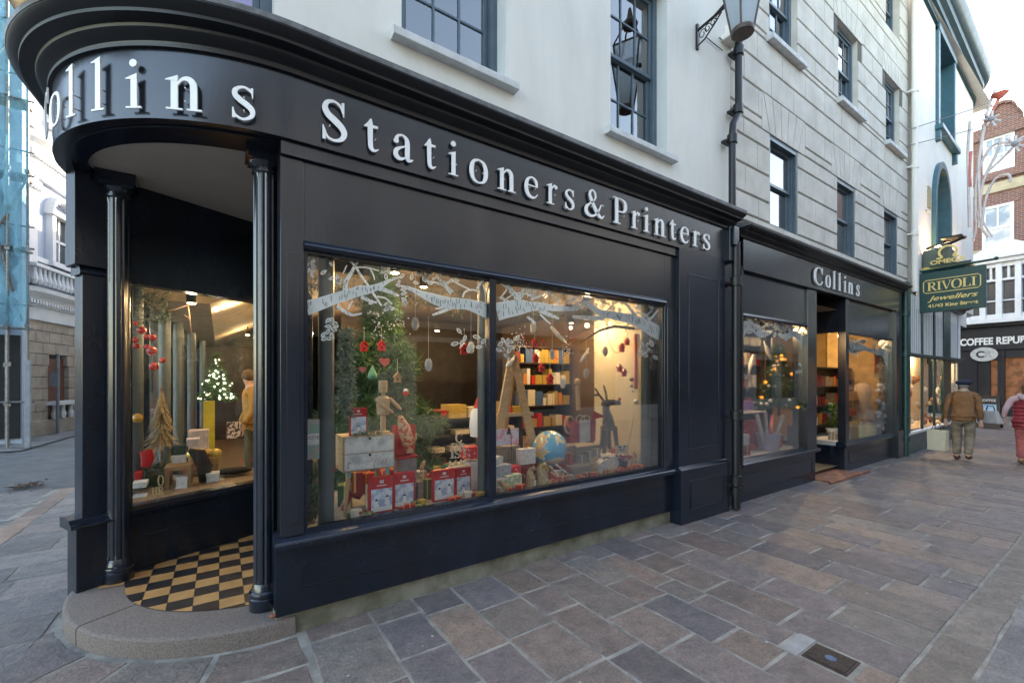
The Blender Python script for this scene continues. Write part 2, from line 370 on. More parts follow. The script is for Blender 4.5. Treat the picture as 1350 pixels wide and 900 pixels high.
# ================================================================== the corner shop building
shop = thing('stationers_building', 'navy fronted corner shop with rounded fascia reading Collins Stationers & Printers, white rendered wall above', 'shop building', (0.3,3.3,0))
# --- fascia path
EX,EY,EA,EB = .43,4.47,1.41,1.34
SLOPE = .06
def ell(phi, off=0):
    sx,cx = math.sin(phi),math.cos(phi)
    nx,ny = -sx/EA,-cx/EB; q = math.hypot(nx,ny); nx/=q; ny/=q
    return (EX-EA*sx+nx*off, EY-EB*cx+ny*off, nx, ny)
def fpath(x_end=5.47, y_end=14.0, n=40, startx=None):
    p = [(x_end,EY-EB,0,-1)]
    for i in range(1,8): p.append((x_end+(EX-x_end)*i/8,EY-EB,0,-1))
    for i in range(n+1): p.append(ell(PI/2*i/n))
    p.append((EX-EA+(y_end-EY)*SLOPE,y_end,-1,0)); return p
FP = fpath()
mb = MB(); mb.sweep(FP,[(-.06,3.266),(0,3.266),(0,3.69),(-.06,3.69)]); mb.build('fascia', NAVYF, shop, smooth=30)
# cornice
prof = [(-.02,3.68),(.022,3.682),(.024,3.70),(.008,3.703),(.012,3.72),(.03,3.735),(.055,3.742),(.075,3.757),(.080,3.772),(.11,3.776),(.15,3.782),(.152,3.80),(.19,3.82),(.205,3.838),(.205,3.852)]
CP = fpath(5.62)
mb = MB(); mb.sweep(CP,prof); mb.sweep([CP[0],(CP[0][0]+.001,CP[0][1],0,-1)],prof)
mb.prism([(3.13-o,z) for o,z in prof]+[(3.2,3.85),(3.2,3.68)],5.62,5.63,'X')
mb.build('cornice', NAVYC, shop, smooth=30)
mb = MB(); mb.sweep(CP,[(.208,3.846),(.212,3.878),(.12,3.89),(-.3,3.98)]); mb.build('lead_flashing', LEAD, shop, smooth=30)
# end bracket of the cornice and wall strip under it
mb = MB(); mb.box(5.47,5.66,3.06,3.3,3.25,3.69); mb.box(5.5,5.62,3.02,3.06,3.45,3.69); mb.build('end_bracket', NAVY, shop, bevel=.008)
# soffit ring under the curved fascia
inner = [(EX-(EA-.17)*math.sin(PI/2*i/40), EY-(EB-.33)*math.cos(PI/2*i/40)) for i in range(41)]
mb = MB()
for i in range(40):
    a = ell(PI/2*i/40,-.01); b = ell(PI/2*(i+1)/40,-.01); mb.quad((a[0],a[1],3.268),(b[0],b[1],3.268),(*inner[i+1],3.268),(*inner[i],3.268))
    mb.quad((*inner[i],3.268),(*inner[i+1],3.268),(*inner[i+1],3.34),(*inner[i],3.34))
    c = ell(PI/2*i/40,-.07); d = ell(PI/2*(i+1)/40,-.07); e = ell(PI/2*i/40,-.09); f = ell(PI/2*(i+1)/40,-.09)
    mb.quad((c[0],c[1],3.266),(d[0],d[1],3.266),(d[0],d[1],3.252),(c[0],c[1],3.252)); mb.quad((c[0],c[1],3.252),(d[0],d[1],3.252),(f[0],f[1],3.252),(e[0],e[1],3.252)); mb.quad((e[0],e[1],3.252),(f[0],f[1],3.252),(f[0],f[1],3.267),(e[0],e[1],3.267))
mb.build('soffit_ring', NAVY, shop, smooth=30)
pl_ = [(x,y,3.31) for x,y in inner]+[(-.79,5.0,3.31),(.9,5.8,3.31),(.9,3.46,3.31)]
mb = MB(); mb.add(pl_,[tuple(range(len(pl_)))]); mb.build('entrance_ceiling', CREAM, shop)
# --- letters on the fascia
sign = MB(); sign.box(.4,.41,3.2,3.21,3.4,3.41)
FY = EY-EB
fascia_part = [o for o in shop.children if o.name.startswith('fascia')][0]
for ch,x0,x1 in [('S',.563,.732),('t',.845,.952),('a',1.051,1.208),('t',1.298,1.398),('i',1.501,1.588),('o',1.691,1.863),('n',1.961,2.148),('e',2.246,2.398),('r',2.495,2.621),('s',2.715,2.84),('&',2.969,3.242),('P',3.374,3.582),('r',3.653,3.788),('i',3.85,3.953),('n',4.031,4.233),('t',4.317,4.431),('e',4.518,4.682),('r',4.759,4.901),('s',4.973,5.13)]:
    mb = MB(); h = .268; w = G[ch][0]*h
    glyph(mb, ch, (x0*.992,FY-.022,3.322), (1,0,0),(0,0,1),(0,-1,0), h, .009, (x1-x0)/w)
    for px_ in (.3,.7): mb.tube([(x0+(x1-x0)*px_,FY+.002,3.42),(x0+(x1-x0)*px_,FY-.024,3.42)],.004,6)
    mb.build('sign_letter', LETW, fascia_part)
for ch,deg,ws in [('C',74.5,1.0),('o',64.0,1.0),('l',55.4,1.0),('l',46.0,1.0),('i',36.4,1.0),('n',25.0,1.0),('s',12.5,1.0)]:
    x,y,nx,ny = ell(rad(deg)); tx,ty = -ny,nx   # tangent to the right seen from outside
    h = .285; w = G[ch][0]*h*ws
    o = Vector((x,y,3.305))+Vector((nx,ny,0))*.024-Vector((tx,ty,0))*w/2
    mb = MB(); glyph(mb, ch, o, (tx,ty,0),(0,0,1),(nx,ny,0), h, .009, ws)
    for zz in (.06,.14):
        q = Vector((x,y,3.305+zz)); 
        mb.tube([q, q+Vector((nx,ny,0))*.024],.004,6)
    mb.build('sign_letter', LETW, fascia_part)
# --- stall riser, sill, jambs of the big window
mb = MB(); mb.box(.3,4.5,3.24,3.5,-.02,.147); mb.build('stone_base', BASE, shop, bevel=.01)
mb = MB(); mb.box(.30,4.5,3.2,3.45,.148,.60)
def bead(mb, x0,x1,z0,z1,y,w=.008,d=.005):
    for a in (0,.022):
        X0,X1,Z0,Z1 = x0+a,x1-a,z0+a,z1-a
        mb.box(X0,X1,y-d,y,Z0,Z0+w); mb.box(X0,X1,y-d,y,Z1-w,Z1); mb.box(X0,X0+w,y-d,y,Z0+w,Z1-w); mb.box(X1-w,X1,y-d,y,Z0+w,Z1-w)
bead(mb,.45,4.36,.285,.455,3.2)
mb.build('stall_riser', NAVY, shop, bevel=.002)
mb = MB(); mb.prism([(3.135,.598),(3.128,.612),(3.132,.640),(3.145,.652),(3.195,.668),(3.2,.70),(3.26,.70),(3.26,.598)],.288,4.5,'X'); mb.build('sill', NAVY, shop, smooth=40)
mb = MB()
mb.box(.325,.465,3.185,3.4,.668,3.17); mb.box(.36,.44,3.178,3.185,.75,2.55)
mb.box(4.30,4.5,3.19,3.4,.668,3.17); mb.box(4.35,4.45,3.182,3.19,.75,2.55)
mb.box(.465,4.3,3.19,3.3,2.60,3.17)     # panel over the glass
mb.box(.325,4.5,3.16,3.4,3.17,3.266)
mb.build('window_surround', NAVYF, shop, bevel=.004)
mb = MB(); mb.prism([(3.19,2.572),(3.165,2.58),(3.155,2.60),(3.165,2.625),(3.19,2.64)],.465,4.3,'X'); mb.build('transom_bead', NAVY, shop, smooth=40)
disp = MB(); disp.box(1.915,1.985,3.185,3.27,.70,2.575); disp.box(.465,.49,3.2,3.27,.70,2.575); disp.box(4.275,4.3,3.2,3.27,.70,2.575); disp.box(.49,4.275,3.2,3.27,2.555,2.575)
dw = disp.build('display_window', NAVY, shop, bevel=.004)
mb = MB(); mb.box(.49,1.92,3.228,3.234,.70,2.56); mb.build('pane', GLS, dw)
mb = MB(); mb.box(1.98,4.28,3.228,3.234,.70,2.56); mb.build('pane', GLS, dw)
# --- frosted birch decals
def decal(parent, branches, leaves, Y, seed=1, dash=True):
    rr = random.Random(seed); w = MB(); k = MB()
    for i,b in enumerate(branches):
        q = spline(b,6); A = []; B = []
        L_,R_ = stroke_poly(q); yy = Y+.0006*(i%5)
        A = [onY(x,y,yy) for x,y in L_]; B = [onY(x,y,yy) for x,y in R_]
        for j in range(len(A)-1): w.quad(A[j],A[j+1],B[j+1],B[j])
        if dash:
            for j in range(len(q)-1):
                wd = q[j][2]
                if wd < 2.6: continue
                for _ in range(2 if wd > 9 else 1):
                    if rr.random() < .55: continue
                    x,y = q[j][0]+rr.uniform(-1.5,1.5), q[j][1]+rr.uniform(-.35,.35)*wd; l = min(wd*.3, rr.uniform(2.0,4.2)); sl = rr.uniform(-1.2,1.2)
                    P = [onY(a,b2,Y-.0015) for a,b2 in ((x-.32,y-l/1.2),(x+.32,y-l/1.2),(x+.32+sl,y+l/1.2),(x-.32+sl,y+l/1.2))]
                    k.quad(*P)
    for (x,y,a,l) in leaves:
        pts = []
        for j in range(13):
            t = 2*PI*j/12; u = l*.5*(1-math.cos(t)); v = l*.24*math.sin(t)*(1 if t<PI else 1)
            pts.append((x+u*math.cos(a)-v*math.sin(a), y+u*math.sin(a)+v*math.cos(a), 1.25))
        pts2 = [(x-l*.3*math.cos(a),y-l*.3*math.sin(a),.8),(x+l*.5*math.cos(a),y+l*.5*math.sin(a),.6),(x+l*1.1*math.cos(a),y+l*1.1*math.sin(a),.5)]
        for q in (pts,pts2):
            L_,R_ = stroke_poly(q)
            A = [onY(u,v,Y+.004) for u,v in L_]; B = [onY(u,v,Y+.004) for u,v in R_]
            for j in range(len(A)-1): w.quad(A[j],A[j+1],B[j+1],B[j])
    w.build('frosted_branch_decal', BEADW, parent); k.build('bark_mark_decal', DECB, parent)
def leafcluster(x0,y0,x1,y1,n,l,seed):
    rr = random.Random(seed); return [(rr.uniform(x0,x1),rr.uniform(y0,y1),rr.uniform(0,6.28),l*rr.uniform(.8,1.25)) for _ in range(n)]
BR = [[(404,406,20),(420,401,17),(440,394,15),(460,388,14),(475,383,14),(485,382,11),(500,377,8),(515,369,4),(528,365,2.5)],
 [(498,379,7),(512,384,5),(526,390,3)],[(455,386,7),(456,372,6),(463,360,5),(468,350,3.5),(472,346,2)],
 [(452,338,2),(466,348,3),(475,362,3),(485,376,3),(495,391,3),(503,403,2.4)],[(444,403,4),(455,411,4.5),(465,415,3.5),(477,413,2)],
 [(476,391,5),(487,396,4),(497,399,2.4)],[(457,350,1.4),(454,357,1.6),(452,361,1)],[(470,352,2),(485,353,2.2),(500,357,1.4)],[(488,354,1.6),(492,362,2),(494,369,1.4)],[(465,396,2),(460,405,2),(458,408,1)],
 [(497,391,2),(508,393,2.2),(517,401,1.6)],
 [(528,377,3),(540,380,5),(555,387,8),(570,393,13),(585,398,15),(600,400,15),(615,401,14),(630,405,17),(645,411,20)],
 [(596,386,6),(588,378,5),(580,369,4),(574,361,2)],[(561,370,2.5),(572,372,3),(585,376,3)],[(570,415,2.4),(582,411,4),(598,404,5)],[(574,407,2),(585,405,3),(594,401,3)],[(594,368,1.4),(604,374,2),(620,382,2)],[(640,368,2.5),(632,375,3),(628,384,3)],[(637,375,2),(640,387,2),(641,398,2)],[(610,392,2),(613,385,2.4),(622,382,2.2),(632,384,2)]]
BR2 = [[(657,372,2),(668,380,2.4),(660,392,2)],[(700,395,2),(716,388,2.2),(724,380,1.6)],[(742,404,2),(752,396,2),(766,390,1.5)],[(800,410,2.4),(808,402,2),(818,396,1.5)],[(852,424,3),(860,418,2.4),(868,408,2)],[(655,411,24),(668,408,22),(685,405,20),(700,404,13),(715,404,10),(730,406,8),(748,407,6),(762,408,3)],
 [(712,409,6),(725,415,5),(737,420,3)],[(680,396,9),(688,388,5),(690,380,3)],[(665,371,3),(675,383,5),(683,394,6)],[(668,393,2),(685,386,2),(705,391,1.5)],[(695,417,3),(702,423,4),(706,427,3)],[(712,414,2),(720,422,2.4),(726,427,1.8)],
 [(872,441,17),(860,434,17),(848,427,15),(835,421,13),(820,418,12),(805,415,10),(790,411,8),(776,402,6),(764,397,3)],
 [(755,417,4),(775,419,5),(797,419,7)],[(838,417,5),(828,403,3),(821,398,2)],[(848,418,2.4),(858,411,2),(861,403,1.5)],[(838,412,1.6),(850,414,2),(858,424,2)]]
LV = leafcluster(406,345,450,372,14,6,31)+leafcluster(560,355,640,372,16,6,32)+leafcluster(470,395,540,410,7,6,33)+leafcluster(424,424,444,450,12,7,3)+leafcluster(500,345,530,382,12,6.5,4)+leafcluster(543,358,572,374,9,6,5)+leafcluster(604,433,643,462,10,8,6)+leafcluster(528,377,540,396,4,7,8)
LV2 = leafcluster(658,380,700,398,9,6,35)+leafcluster(740,388,865,408,20,6,36)+leafcluster(658,447,680,472,12,8,7)+leafcluster(700,378,760,405,18,6,9)+leafcluster(770,392,820,410,12,6,10)+leafcluster(846,448,862,470,10,7,12)+leafcluster(790,395,800,400,3,6,2)
decal(dw,BR,LV,3.2365,1); decal(dw,BR2,LV2,3.2365,2)
def script(parent, txt, px, py, Y, h=.075, ang=0, m=DECR):
    p = onY(px,py,Y); return textmesh('window_script', txt, h, m, parent, frameM(p,(1,0,0),(0,0,1)), .0004, 'LEFT', .4, -.002, .8)
for t,x,y in (('e',437,622),('t',456,618),('i',491,615),('n',502,612),('g',523,611),('s',537,613),('p',553,620),('C',572,604),('a',582,612),('r',604,604),('d',610,601),('s',617,603)): script(dw,t,x,y,3.2355,.1)
# --- broad pilaster at the right end
mb = MB(); mb.box(4.5,5.47,3.13,3.4,.62,3.27)
for (a,b,z0,z1) in ((4.68,5.33,.86,2.98),):
    for w_ in (0,):
        mb.box(a,b,3.124,3.13,z0,z0+.014); mb.box(a,b,3.124,3.13,z1-.014,z1); mb.box(a,a+.014,3.124,3.13,z0+.014,z1-.014); mb.box(b-.014,b,3.124,3.13,z0+.014,z1-.014)
mb.box(4.47,5.5,3.085,3.4,-.02,.63); mb.prism([(3.085,.63),(3.085,.64),(3.13,.675),(3.2,.675),(3.2,.63)],4.47,5.5,'X')
bead(mb,4.64,5.38,.13,.5,3.085,.01,.005)
mb.box(5.5,5.78,3.19,3.4,-.02,3.7)
mb.build('end_pilaster', NAVY, shop, bevel=.005)
# --- entrance: step, tiles, columns, splayed window
mb = MB()
SC = (.35,4.5)
def sa(rr_,deg,ry=None): return (SC[0]-rr_*math.sin(rad(deg)), SC[1]-(ry or rr_)*math.cos(rad(deg)))
outer = [sa(1.285,d) for d in range(0,106,3)]
for (lo,hi) in ((-3,60),(60.6,106)):
    ring = [sa(1.285,d) for d in [lo+(hi-lo)*i/16 for i in range(17)]]
    # rounded nosing profile
    pr = [(1.285,-.02),(1.288,.085),(1.286,.104),(1.277,.114),(1.262,.119),(.55,.1205)]
    vs = []; k = len(pr)
    for i in range(17):
        d = lo+(hi-lo)*i/16
        for r0,z in pr: vs.append((*sa(r0,d),z+.0015*math.sin(d*.7)))
    fs = [(i*k+j,(i+1)*k+j,(i+1)*k+j+1,i*k+j+1) for i in range(16) for j in range(k-1)]
    fs += [tuple(range(k)), tuple(range(16*k+k-1,16*k-1,-1))]
    mb.add(vs,fs)
mb.build('granite_step', GRAN, shop, smooth=35)
# chequered floor: individual tiles clipped to the arc
mb = MB(); th = -0.0; TS = .1525
def inside(x,y): return math.hypot(x-.3,y-4.45) < .905 or y > 4.45
mb.M = None
tiles = MB(); cols = []
def clip_arc(poly):
    # keep the polygon inside the arc (subdivide edges, pull outside points to the arc)
    pts = []
    for i in range(len(poly)):
        a,b = poly[i],poly[(i+1)%len(poly)]
        for k in range(6):
            t = k/6; pts.append([a[0]+(b[0]-a[0])*t, a[1]+(b[1]-a[1])*t])
    if not any(inside(*p) for p in pts): return None
    for p in pts:
        if not inside(*p):
            d = math.hypot(p[0]-.3,p[1]-4.45); p[0] = .3+(p[0]-.3)*.905/d; p[1] = 4.45+(p[1]-4.45)*.905/d
    out = []
    for p in pts:
        if not out or math.hypot(p[0]-out[-1][0],p[1]-out[-1][1]) > .004: out.append(p)
    return out if len(out) > 2 else None
TX0,TY0 = .145,3.60
for i in range(-6,8):
    for j in range(-2,15):
        g_ = .0012; x,y = TX0+i*TS, TY0+j*TS
        q = clip_arc([(x+g_,y+g_),(x+TS-g_,y+g_),(x+TS-g_,y+TS-g_),(x+g_,y+TS-g_)])
        if not q: continue
        o = len(tiles.v); z = .1245+R.uniform(0,.0006)
        tiles.add([(a,b,z) for a,b in q],[tuple(range(len(q)))],0 if (i+j)%2 else 1)
TILY = mat('buff_tile', (.50,.29,.115), .5, col2=(.40,.21,.08), scale=7, bump=.08, bscale=40)
TILB = mat('black_tile', (.028,.027,.03), .42, var=.3, scale=9, bump=.08, bscale=40)
tiles.build('chequered_floor_tiles', [TILY,TILB], shop)
mb = MB(); mb.prism([(.3+.906*math.cos(rad(a)),4.45+.906*math.sin(rad(a))) for a in range(180,361,6)]+[(1.2,5.9),(-.6,5.9)],.1,.1225,'Z',back=False); mb.build('tile_grout', mat('dark_grout',(.06,.05,.045),.9), shop)
def column(cx,cy):
    prof = [(.098,.12),(.1,.125),(.1,.20),(.094,.206),(.102,.214),(.104,.228),(.1,.242),(.088,.252),(.086,.262),(.079,.285),(.073,.30)]
    mb = MB(); mb.lathe(prof,(cx,cy,0),28)
    # fluted shaft
    vs = []; n = 60; hs = [.30,.34,3.08,3.12]
    for z in hs:
        for j in range(n):
            a = 2*PI*j/n; r = .073-(.011*max(0,math.sin(a*10))**.8 if .33 < z < 3.1 else 0); vs.append((cx+r*math.cos(a),cy+r*math.sin(a),z))
    mb.add(vs,[(i*n+j,i*n+(j+1)%n,(i+1)*n+(j+1)%n,(i+1)*n+j) for i in range(3) for j in range(n)])
    mb.lathe([(.074,3.12),(.084,3.13),(.084,3.145),(.074,3.15),(.074,3.165),(.095,3.185),(.1,3.2)],(cx,cy,0),28)
    mb.box(cx-.105,cx+.105,cy-.105,cy+.105,3.2,3.225); mb.box(cx-.12,cx+.12,cy-.12,cy+.12,3.225,3.31)
    return mb.build('column', COLP, shop, smooth=30)
column(.262,3.475); column(-.67,4.585)
# splayed window wall
P0 = Vector((-.602,4.705,0)); dS = Vector((.898,.44,0)).normalized(); nS = Vector((dS.y,-dS.x,0))
MS = Matrix(((dS.x,-nS.x,0,P0.x),(dS.y,-nS.y,0,P0.y),(0,0,1,0),(0,0,0,1)))   # local x along the wall, y into the building
mb = MB(MS); LS = 1.35
mb.box(-.12,LS,0,.12,.1,.60); mb.prism([(-.035,.60),(-.035,.635),(0,.66),(.12,.66),(.12,.60)],-.12,LS,'X')
for z in (.24,.40): mb.box(-.0,LS,-.004,0,z,z+.008)
mb.build('entrance_stall_riser', NAVY, shop, bevel=.003)
mb = MB(MS); mb.box(-.12,LS,0,.12,2.50,3.31); mb.box(-.12,.0,-.01,.12,.66,2.5); mb.box(LS-.08,LS,-.01,.1,.66,2.5)
pn = mb.build('entrance_window_frame', NAVY, shop, bevel=.003)
mb = MB(MS); mb.box(0,LS-.08,.05,.056,.66,2.5); mb.build('pane', GLS, pn)
for t,x in (('u',.03),('r',.14),('e',.25),('n',.36),('t',.47),('p',.86),('p',.96)):
    textmesh('window_script', t, .1, DECR, pn, MS@frameM((x,.046,.86),(1,0,0),(0,0,1)), .0004,'LEFT',.4,-.002,.8)
# left pilaster (end of the side street front)
mb = MB(MS)
mb.box(-.36,-.11,-.09,.10,.0,.60); mb.prism([(-.13,.60),(-.13,.618),(-.10,.635),(-.075,.665),(.1,.665),(.1,.60)],-.40,-.10,'X')
mb.box(-.32,-.12,-.06,.1,.66,2.55); mb.prism([(-.08,2.50),(-.085,2.52),(-.06,2.56),(.1,2.56),(.1,2.5)],-.34,-.1,'X'); mb.box(-.37,-.1,-.09,.1,2.56,3.31)
mb.build('corner_pilaster', NAVY, shop, bevel=.006)
# far side of the porch: door and glazed return behind the big window
mb = MB(); ret = [(.40,3.42),(.75,5.0)]
a,b = Vector((*ret[0],0)),Vector((*ret[1],0)); d = (b-a).normalized(); n_ = Vector((d.y,-d.x,0)); MR = Matrix(((d.x,n_.x,0,a.x),(d.y,n_.y,0,a.y),(0,0,1,0),(0,0,0,1))); LR = (b-a).length
mb = MB(MR); mb.box(0,LR,0,.06,.1,.62); mb.box(0,LR,0,.06,2.55,3.31)
for x in (0.0,LR-.07): mb.box(x,x+.07,-.005,.065,.62,2.55)
rf = mb.build('porch_return_frame', NAVY, shop, bevel=.003)
mb = MB(MR); mb.box(.07,LR-.07,.03,.034,.62,2.55); mb.build('pane', GLS, rf)
a = P0+dS*LS; b = Vector((.75,5.03,0)); 
mb = MB(); dd = Vector((.75,5.0,0))-a
mb.quad((a.x,a.y,2.3),(.75,5.0,2.3),(.75,5.0,3.31),(a.x,a.y,3.31)); mb.build('door_head', NAVY, shop)
# --- interior of the shop
mb = MB(); mb.add([(-.85,4.85,.118),(.62,5.42,.118),(.78,4.98,.118),(.42,3.42,.118),(5.8,3.42,.118),(5.8,14,.118),(-.33,14,.118)],[tuple(range(7))]); mb.build('shop_floor', OAKF, shop)
mb = MB(); mb.add([(-.8,4.98,3.0),(.6,5.48,3.0),(1.6,5.48,3.0),(1.6,14,3.0),(-.4,14,3.0)],[tuple(range(5))])
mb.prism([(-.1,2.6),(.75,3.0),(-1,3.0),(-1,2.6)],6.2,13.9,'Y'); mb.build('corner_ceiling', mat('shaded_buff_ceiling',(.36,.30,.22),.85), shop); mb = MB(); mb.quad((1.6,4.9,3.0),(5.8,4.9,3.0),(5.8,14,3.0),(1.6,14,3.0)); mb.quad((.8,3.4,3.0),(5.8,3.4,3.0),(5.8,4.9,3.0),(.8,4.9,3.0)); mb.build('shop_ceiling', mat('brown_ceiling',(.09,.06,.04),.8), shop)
mb = MB(); mb.quad((-1,14,0),(6,14,0),(6,14,3.3),(-1,14,3.3)); mb.quad((5.79,3.4,0),(5.79,14,0),(5.79,14,3.3),(5.79,3.4,3.3)); mb.build('shop_interior_wall', mat('brown_interior_wall',(.16,.095,.05),.7,var=.15,scale=2), shop)
mb = MB(); mb.box(2.0,5.78,9.0,9.1,.12,3.0); mb.build('dark_partition', DKW, shop)
mb = MB(); mb.box(4.32,4.42,3.42,4.35,.12,3.0); mb.build('display_end_wall', PLAST, shop)
mb = MB(); mb.prism([(.52,3.24),(4.3,3.24),(4.3,4.3),(.82,4.3)],.60,.662,'Z'); mb.build('display_floor', GREYW, shop)
mb = MB(); mb.prism([(-.88,4.86),(-.56,4.78),(.58,5.34),(.58,6.3),(-.78,6.3)],.55,.61,'Z'); mb.build('corner_display_floor', OAKF, shop)
mb = MB(); mb.box(-.3,.75,13.9,13.96,.12,2.62); mb.build('inner_doorway', DKW, shop)
# grey iron columns inside
for x,y in ((.64,3.37),(1.965,3.37),(4.2,3.38)):
    mb = MB(); mb.lathe([(.055,.66),(.055,3.0)],(x,y,0),20); mb.build('inner_column', GREYP, shop, smooth=40)
for y in (5.75,7.4,8.57,10.2,12.3):
    x = -.78+.058*(y-4.6); mb = MB(); mb.lathe([(.065,.1),(.065,3.0)],(x,y,0),20); mb.build('inner_column', GREYP, shop, smooth=40)
# side street front
sx = lambda y: -.93+SLOPE*(y-4.6)
mb = MB()
for y in (5.5,6.8,8.7,10.6,12.5,14.0): mb.box(sx(y),sx(y)+.09,y-.04,y+.04,.6,2.6)
def sidebox(mb,y0,y1,o0,o1,z0,z1):
    mb.add([(sx(y)+o,y,z) for z in (z0,z1) for y in (y0,y1) for o in (o0,o1)],[(0,2,3,1),(4,5,7,6),(0,1,5,4),(2,6,7,3),(0,4,6,2),(1,3,7,5)])
sidebox(mb,4.75,14,-.02,.1,0,.62); sidebox(mb,4.75,14,-.02,.1,2.58,3.7)
sf = mb.build('side_front', NAVY, shop, bevel=.004)
mb = MB(); sidebox(mb,4.9,14,.04,.045,.62,2.58); mb.build('pane', GLS, sf)
# --- upper storeys
ops = [(-.62,.30,4.05,6.25),(1.18,2.16,4.42,6.45),(3.52,4.5,4.42,6.45)]
mb = MB(); YW = 3.3
wall(mb,-.78,5.9,3.93,8.9,YW,.17,ops,0,1)
mb.sweep([(-.78,YW,0,-1),(-.92,3.36,-.38,-.92),(-1.0,3.5,-.92,-.38),(-1.02,3.7,-1,0),(-.4,14,-1,0)],[(0,3.9),(0,8.9)])
mb.quad((-1.0,3.3,8.9),(5.9,3.3,8.9),(5.9,14,8.9),(-.5,14,8.9)); mb.quad((-.95,3.45,3.95),(5.9,3.45,3.95),(5.9,14,3.95),(-.5,14,3.95))
mb.quad((-.4,14,0),(5.9,14,0),(5.9,14,8.9),(-.4,14,8.9))
mb.build('rendered_wall', [STUC,STUCD], shop, smooth=30)
mb = MB(); mb.box(-1.0,5.9,3.2,3.3,8.75,8.95); mb.build('parapet_cap', STUC, shop)
BLUV = mat('violet_blue_pane', (.10,.16,.33), .08, col2=(.33,.14,.36), scale=1.6, spec=1, coat=1)
sash_window(shop,-.62,.30,4.05,6.25,YW+.15,gm=BLUV,cols=2)
CLR = glass('upper_window_glass',(.85,.9,.92),1.5,.0,.17)
sash_window(shop,1.18,2.16,4.42,6.45,YW+.15,gm=CLR,blind=MATS['pale_blind'],sill=(1.09,2.25,4.335,4.41,3.215))
sash_window(shop,3.52,4.5,4.42,6.45,YW+.15,gm=CLR,blind=MATS['curtain_brown'],sill=(3.42,4.6,4.345,4.42,3.215))
# ================================================================== things shown in the windows
ZD = .664     # display floor of the big window
def at(px, py, Y): return onY(px,py,Y)
def foliage(mb, pts, n, l, w, m=0, seed=0, droop=.3):
    """needle sprays: many little blades round each point"""
    rr = random.Random(seed)
    for p in pts:
        for _ in range(n):
            a = rr.uniform(0,6.28); e = rr.uniform(-1,1); d = Vector((math.cos(a)*math.sqrt(1-e*e),math.sin(a)*math.sqrt(1-e*e),e-droop)).normalized()
            s = d.cross(Vector((rr.uniform(-1,1),rr.uniform(-1,1),rr.uniform(-1,1)))).normalized()*w
            q = Vector(p)+d*l*.15; t = q+d*l*rr.uniform(.6,1.2)
            mb.add([q-s,q+s,t],[(0,1,2)],m)
def cone_tree(parent, h, r, n=260, seed=0, m=SPRUCE, l=.09, trunk=True, z0=0, needles=14):
    rr = random.Random(seed); mb = MB(); pts = []
    for i in range(n):
        t = rr.random()**1.3; z = z0+h*(.12+.86*t); q = r*(1-t)*rr.uniform(.55,1.05)*(.85+.25*math.sin(t*23)); a = rr.uniform(0,6.28)
        pts.append((q*math.cos(a),q*math.sin(a),z-.1*q))
    foliage(mb,pts,needles,l,.006,0,seed)
    f = mb.build('foliage', m, parent, local=True)
    if trunk:
        k = MB(); k.tube([(0,0,0),(0,0,h*.9)],[.02*h,.006*h],8)
        for i in range(22):
            t = i/22; a = i*2.4; z = z0+h*(.15+.75*t); q = r*(1-t)*.8
            k.tube([(0,0,z),(q*math.cos(a),q*math.sin(a),z+.02)],[.006*h,.002],5)
        k.build('trunk', TWIG, parent, local=True)
    return pts
# --- Christmas tree behind the left pane, with hanging ornaments
p = at(503,640,4.95)
tr = thing('christmas_tree','green Christmas tree hung with wooden ornaments behind the drawer chest in the big window','tree',(p.x,p.y,.12))
cone_tree(tr,2.85,.98,2600,3,l=.13,needles=20)
mb = MB(); mb.lathe([(.12,0),(.16,.3),(.17,.3),(.17,.32)],n=16); mb.build('pot',DRED,tr,local=True)
def ornament_house(p, m=RED, label='', s=1.0, roof=None):
    o = thing('house_ornament',label,'ornament',(p[0],p[1],p[2]))
    mb = MB(); mb.prism([(-.03*s,0),(.03*s,0),(.03*s,.045*s),(0,.075*s),(-.03*s,.045*s)],-.012,.012,'Y'); mb.prism([(-.038*s,.042*s),(0,.08*s),(.038*s,.042*s),(.038*s,.05*s),(0,.092*s),(-.038*s,.05*s)],-.018,.018,'Y'); mb.build('house',m,o,local=True)
    mb = MB(); mb.ball((0,-.013,.03*s),.009*s,8,6); mb.build('opening',BLACKC,o,local=True)
    mb = MB(); mb.tube([(0,0,.085*s),(0,0,.085*s+.14)],.0015,4); mb.build('string',WHT,o,local=True)
    return o
for (x,y,c,nm) in ((503,458,RED,'red birdhouse ornament hanging high in the Christmas tree'),(480,459,RED,'small red birdhouse ornament at the left edge of the Christmas tree'),(524,500,KRAFT,'pale pink birdhouse ornament low on the right of the Christmas tree')):
    p = at(x,y+4,4.15); ornament_house(p,c,nm,1.1)
def heart(p,m,label,s=.05):
    q = [(s*1.0*math.sin(t)**3, s*(.81*math.cos(t)-.31*math.cos(2*t)-.125*math.cos(3*t)-.06*math.cos(4*t))) for t in [2*PI*i/24 for i in range(24)]]
    mb = MB(); mb.prism([(p.x+a,p.z+b) for a,b in q],p.y-.012,p.y+.012,'Y'); return solo(mb,'heart_ornament',m,label,'ornament')
heart(at(507,477,4.1),mat('pink_wood',(.5,.13,.14),.6),'pink heart ornament in the middle of the Christmas tree')
heart(at(478,487,4.1),mat('mauve_wood',(.32,.12,.17),.6),'dull mauve heart ornament left of the green ornament',.035)
p = at(491,494,4.1); mb = MB(); mb.lathe([(.003,.09),(.012,.07),(.04,.01),(.044,-.02),(.03,-.04),(.004,-.045)],(p.x,p.y,p.z),16)
solo(mb,'pear_ornament',mat('mint_green',(.12,.38,.25),.5),'mint green pear shaped ornament on the Christmas tree','ornament',smooth=50)
